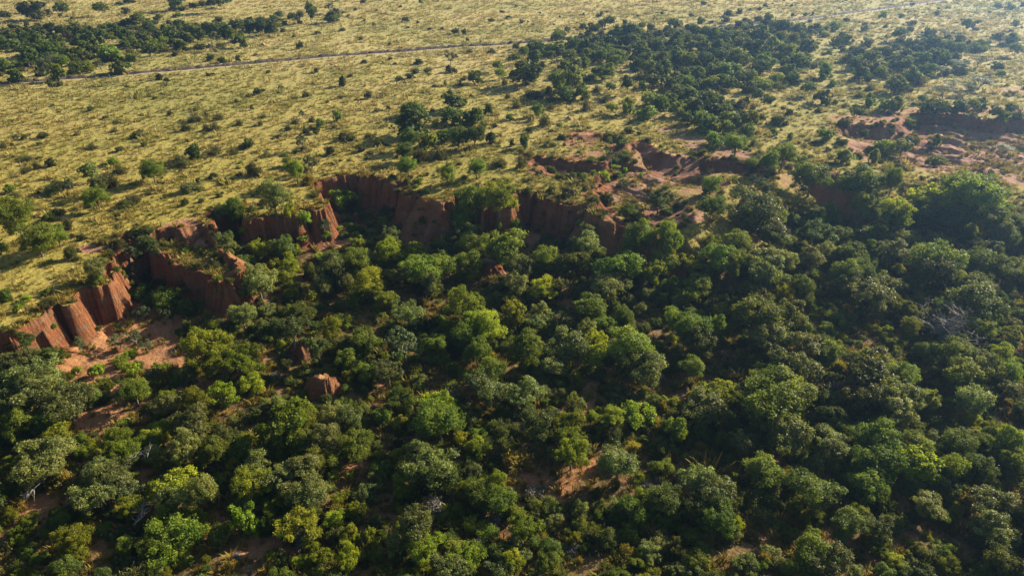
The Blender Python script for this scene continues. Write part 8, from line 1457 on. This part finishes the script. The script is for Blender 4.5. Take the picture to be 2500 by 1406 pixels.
# low scrub on the plateau and the scars
sx, sy = in_frame_pts(52000, 80, 460, .8)
h_, c_, l_, r_ = terrain(sx, sy)
f1 = fbm(sx / 14, sy / 14, 91, 3); f2 = fbm(sx / 3.5, sy / 3.5, 93, 2)
den = (.05 + .5 * smooth(0, .5, f1) * smooth(-.1, .4, f2)) * (.04 + 1.0 * (1 - smooth(105, 185, sy)) + .7 * smooth(.1, .4, sx / (sy + 30)))
den = np.where(l_ > .3, .13 * smooth(-.2, .3, f2), den)
keep = (l_ < .65) & (c_ < .5) & (rng.uniform(size=len(sx)) < den)
sx, sy, h_ = sx[keep], sy[keep], h_[keep]; n = len(sx); s_ = rng.lognormal(-.72, .38, n)
SP_ = [proto_obj('p', PROTO['farspiky'][0][0], 't'), proto_obj('p', PROTO['farspiky'][1][0], 'b'), proto_obj('p', PROTO['farspiky'][2][0], 't'), proto_obj('p', PROTO['fardense'][0][0], 'b'), proto_obj('p', PROTO['fardense'][1][0], 't'), proto_obj('p', PROTO['farspiky'][0][0], 'g')]
ty = rng.choice(6, n, p=[.3, .2, .15, .1, .15, .1])
scatter('low_scrub', np.stack([sx, sy, h_ + near_rel(sx, sy) * (l_[keep] < .3) + np.where((ty == 3) | (ty == 4), .4 * s_, -.03)], 1), zrot(n), np.stack([s_, s_, s_ * .85], 1), ty, SP_, 'knee high olive scrub scattered through the grass')
print('scrub', n)
# filler bushes of the upper groves
sx, sy = in_frame_pts(16000, 165, 420, 1.0)
w_ = np.zeros(len(sx))
for (cx, cy, rr) in GROVES: w_ = np.maximum(w_, np.exp(-(((sx - cx) ** 2 + (sy - cy) ** 2) / rr ** 2)))
keep = rng.uniform(size=len(sx)) < w_ * .9
keep &= rng.uniform(size=len(sx)) < .25 + .75 * (w_ > .45)
sx, sy = sx[keep], sy[keep]; n = len(sx); s_ = rng.lognormal(.12, .3, n)
scatter('grove_undergrowth', np.stack([sx, sy, hz(sx, sy) + s_ * .5], 1), zrot(n), np.stack([s_, s_, s_ * .8], 1), rng.choice(4, n, p=[.4, .3, .15, .15]), [proto_obj('p', PROTO['fardense'][0][0], 'o'), proto_obj('p', PROTO['fardense'][1][0], 'g'), proto_obj('p', PROTO['fardense'][2][0], 's'), proto_obj('p', PROTO['fardense'][3][0], 't')], 'low bushes filling the gaps of the far groves')
print('grove', n)
# bushes clinging to the walls and drooping over the rim
sx, sy = in_frame_pts(90000, 60, 215, 1.2)
h_, c_, l_, r_ = terrain(sx, sy)
cl_ = smooth(-.1, .3, fbm(sx / 6, sy / 6, 97, 3))
keep = rng.uniform(size=len(sx)) < np.where(c_ > .3, .02 + .12 * cl_, np.where(r_ > .25, .16 * cl_ + .04, 0))
sx, sy, h_ = sx[keep], sy[keep], h_[keep]; n = len(sx); s_ = rng.lognormal(-.7, .4, n)
scatter('wall_bushes', np.stack([sx, sy, h_ + s_ * .2], 1), zrot(n), np.stack([s_, s_, s_], 1), rng.choice(5, n, p=[.3, .2, .25, .15, .1]), [proto_obj('p', PROTO['dense'][0][0], 'o'), proto_obj('p', PROTO['dense'][1][0], 'g'), proto_obj('p', PROTO['spiky'][0][0], 't'), proto_obj('p', PROTO['spiky'][1][0], 'b'), proto_obj('p', PROTO['spiky'][2][0], 'k')], 'shrubs and dry grass clinging to the gully walls and rims')
print('wall', n)
# ---- termite mounds, fallen branches ----
TM = soil_mat('termite_earth', (.30, .16, .09), (.38, .24, .14))
for (x_, y_, s_, lab) in MOUNDS:
    r = np.random.default_rng(int(s_ * 100)); parts = []; V_ = []; F_ = []; ns, nr = 14, 8
    for i in range(nr):
        t = i / (nr - 1)
        for k in range(ns):
            th = 6.283 * k / ns; rad = (1 - t) ** .7 * (1 + .22 * math.sin(3 * th + i) + .1 * r.normal()) + .03; V_.append((rad * math.cos(th), rad * math.sin(th), 1.1 * t - .1))
    F_ = [(i * ns + k, i * ns + (k + 1) % ns, (i + 1) * ns + (k + 1) % ns, (i + 1) * ns + k) for i in range(nr - 1) for k in range(ns)]
    o = link('termite_mound', mesh_from('termite_mound', V_, F_, [TM], None, True), label=lab, cat='termite mound', group='termite mounds on the grass plain')
    o.location = (x_, y_, float(hz(x_, y_)[0]) + .05); o.scale = (s_, s_, s_)
for (x_, y_, hgt, L_, rot, lab) in BRANCHES:
    r = np.random.default_rng(int(L_ * 10)); parts = []
    p = np.array([0., 0, 0]); pts = [p]
    for k in range(5):
        p = p + np.array([L_ / 5, r.normal() * .25, .15 + r.normal() * .15]); pts.append(p)
        for q in range(3):
            e = p + np.array([r.uniform(.2, 1), r.normal() * .8, r.uniform(0, .7)]) * .9; parts.append(tube([p, (p + e) / 2 + r.normal(size=3) * .08, e], (.05, .035, .012), 5))
            e2 = e + r.normal(size=3) * .35; parts.append(tube([(p + e) / 2, e2], (.025, .008), 4))
    parts.append(tube(pts, (.12, .1, .085, .07, .05, .02), 7))
    V_, F_ = join(parts); o = link('fallen_branch', mesh_from('fallen_branch', V_, F_, [PALEBARK], None, True), label=lab, cat='branch', group='pale bare branches in the wood')
    o.location = (x_, y_, float(hz(x_, y_)[0]) + hgt); o.rotation_euler = (0, 0, rot)
# ---- air ----
if HAZE > 0:
    x0, x1, y0, y1, z0, z1 = -5400, 5400, 10, 5300, -12, 56
    hv = [(x, y, z) for z in (z0, z1) for y in (y0, y1) for x in (x0, x1)]
    hv = [(-9000, -60, -12), (9000, -60, -12), (9000, 5400, -12), (-9000, 5400, -12), (-9000, -60, 75), (9000, -60, 75), (9000, 5400, 75), (-9000, 5400, 75)]
    hf = [(0, 3, 2, 1), (4, 5, 6, 7), (0, 1, 5, 4), (1, 2, 6, 5), (2, 3, 7, 6), (3, 0, 4, 7)]
    m, t = new_mat('haze_air'); out = N(t, 'ShaderNodeOutputMaterial'); pv_ = N(t, 'ShaderNodeVolumePrincipled')
    pv_.inputs['Color'].default_value = (.33, .58, 1, 1); pv_.inputs['Density'].default_value = HAZE; pv_.inputs['Anisotropy'].default_value = .72
    L(t, pv_.outputs[0], out.inputs['Volume'])
    link('haze', mesh_from('haze', hv, hf, [m]), kind='stuff')
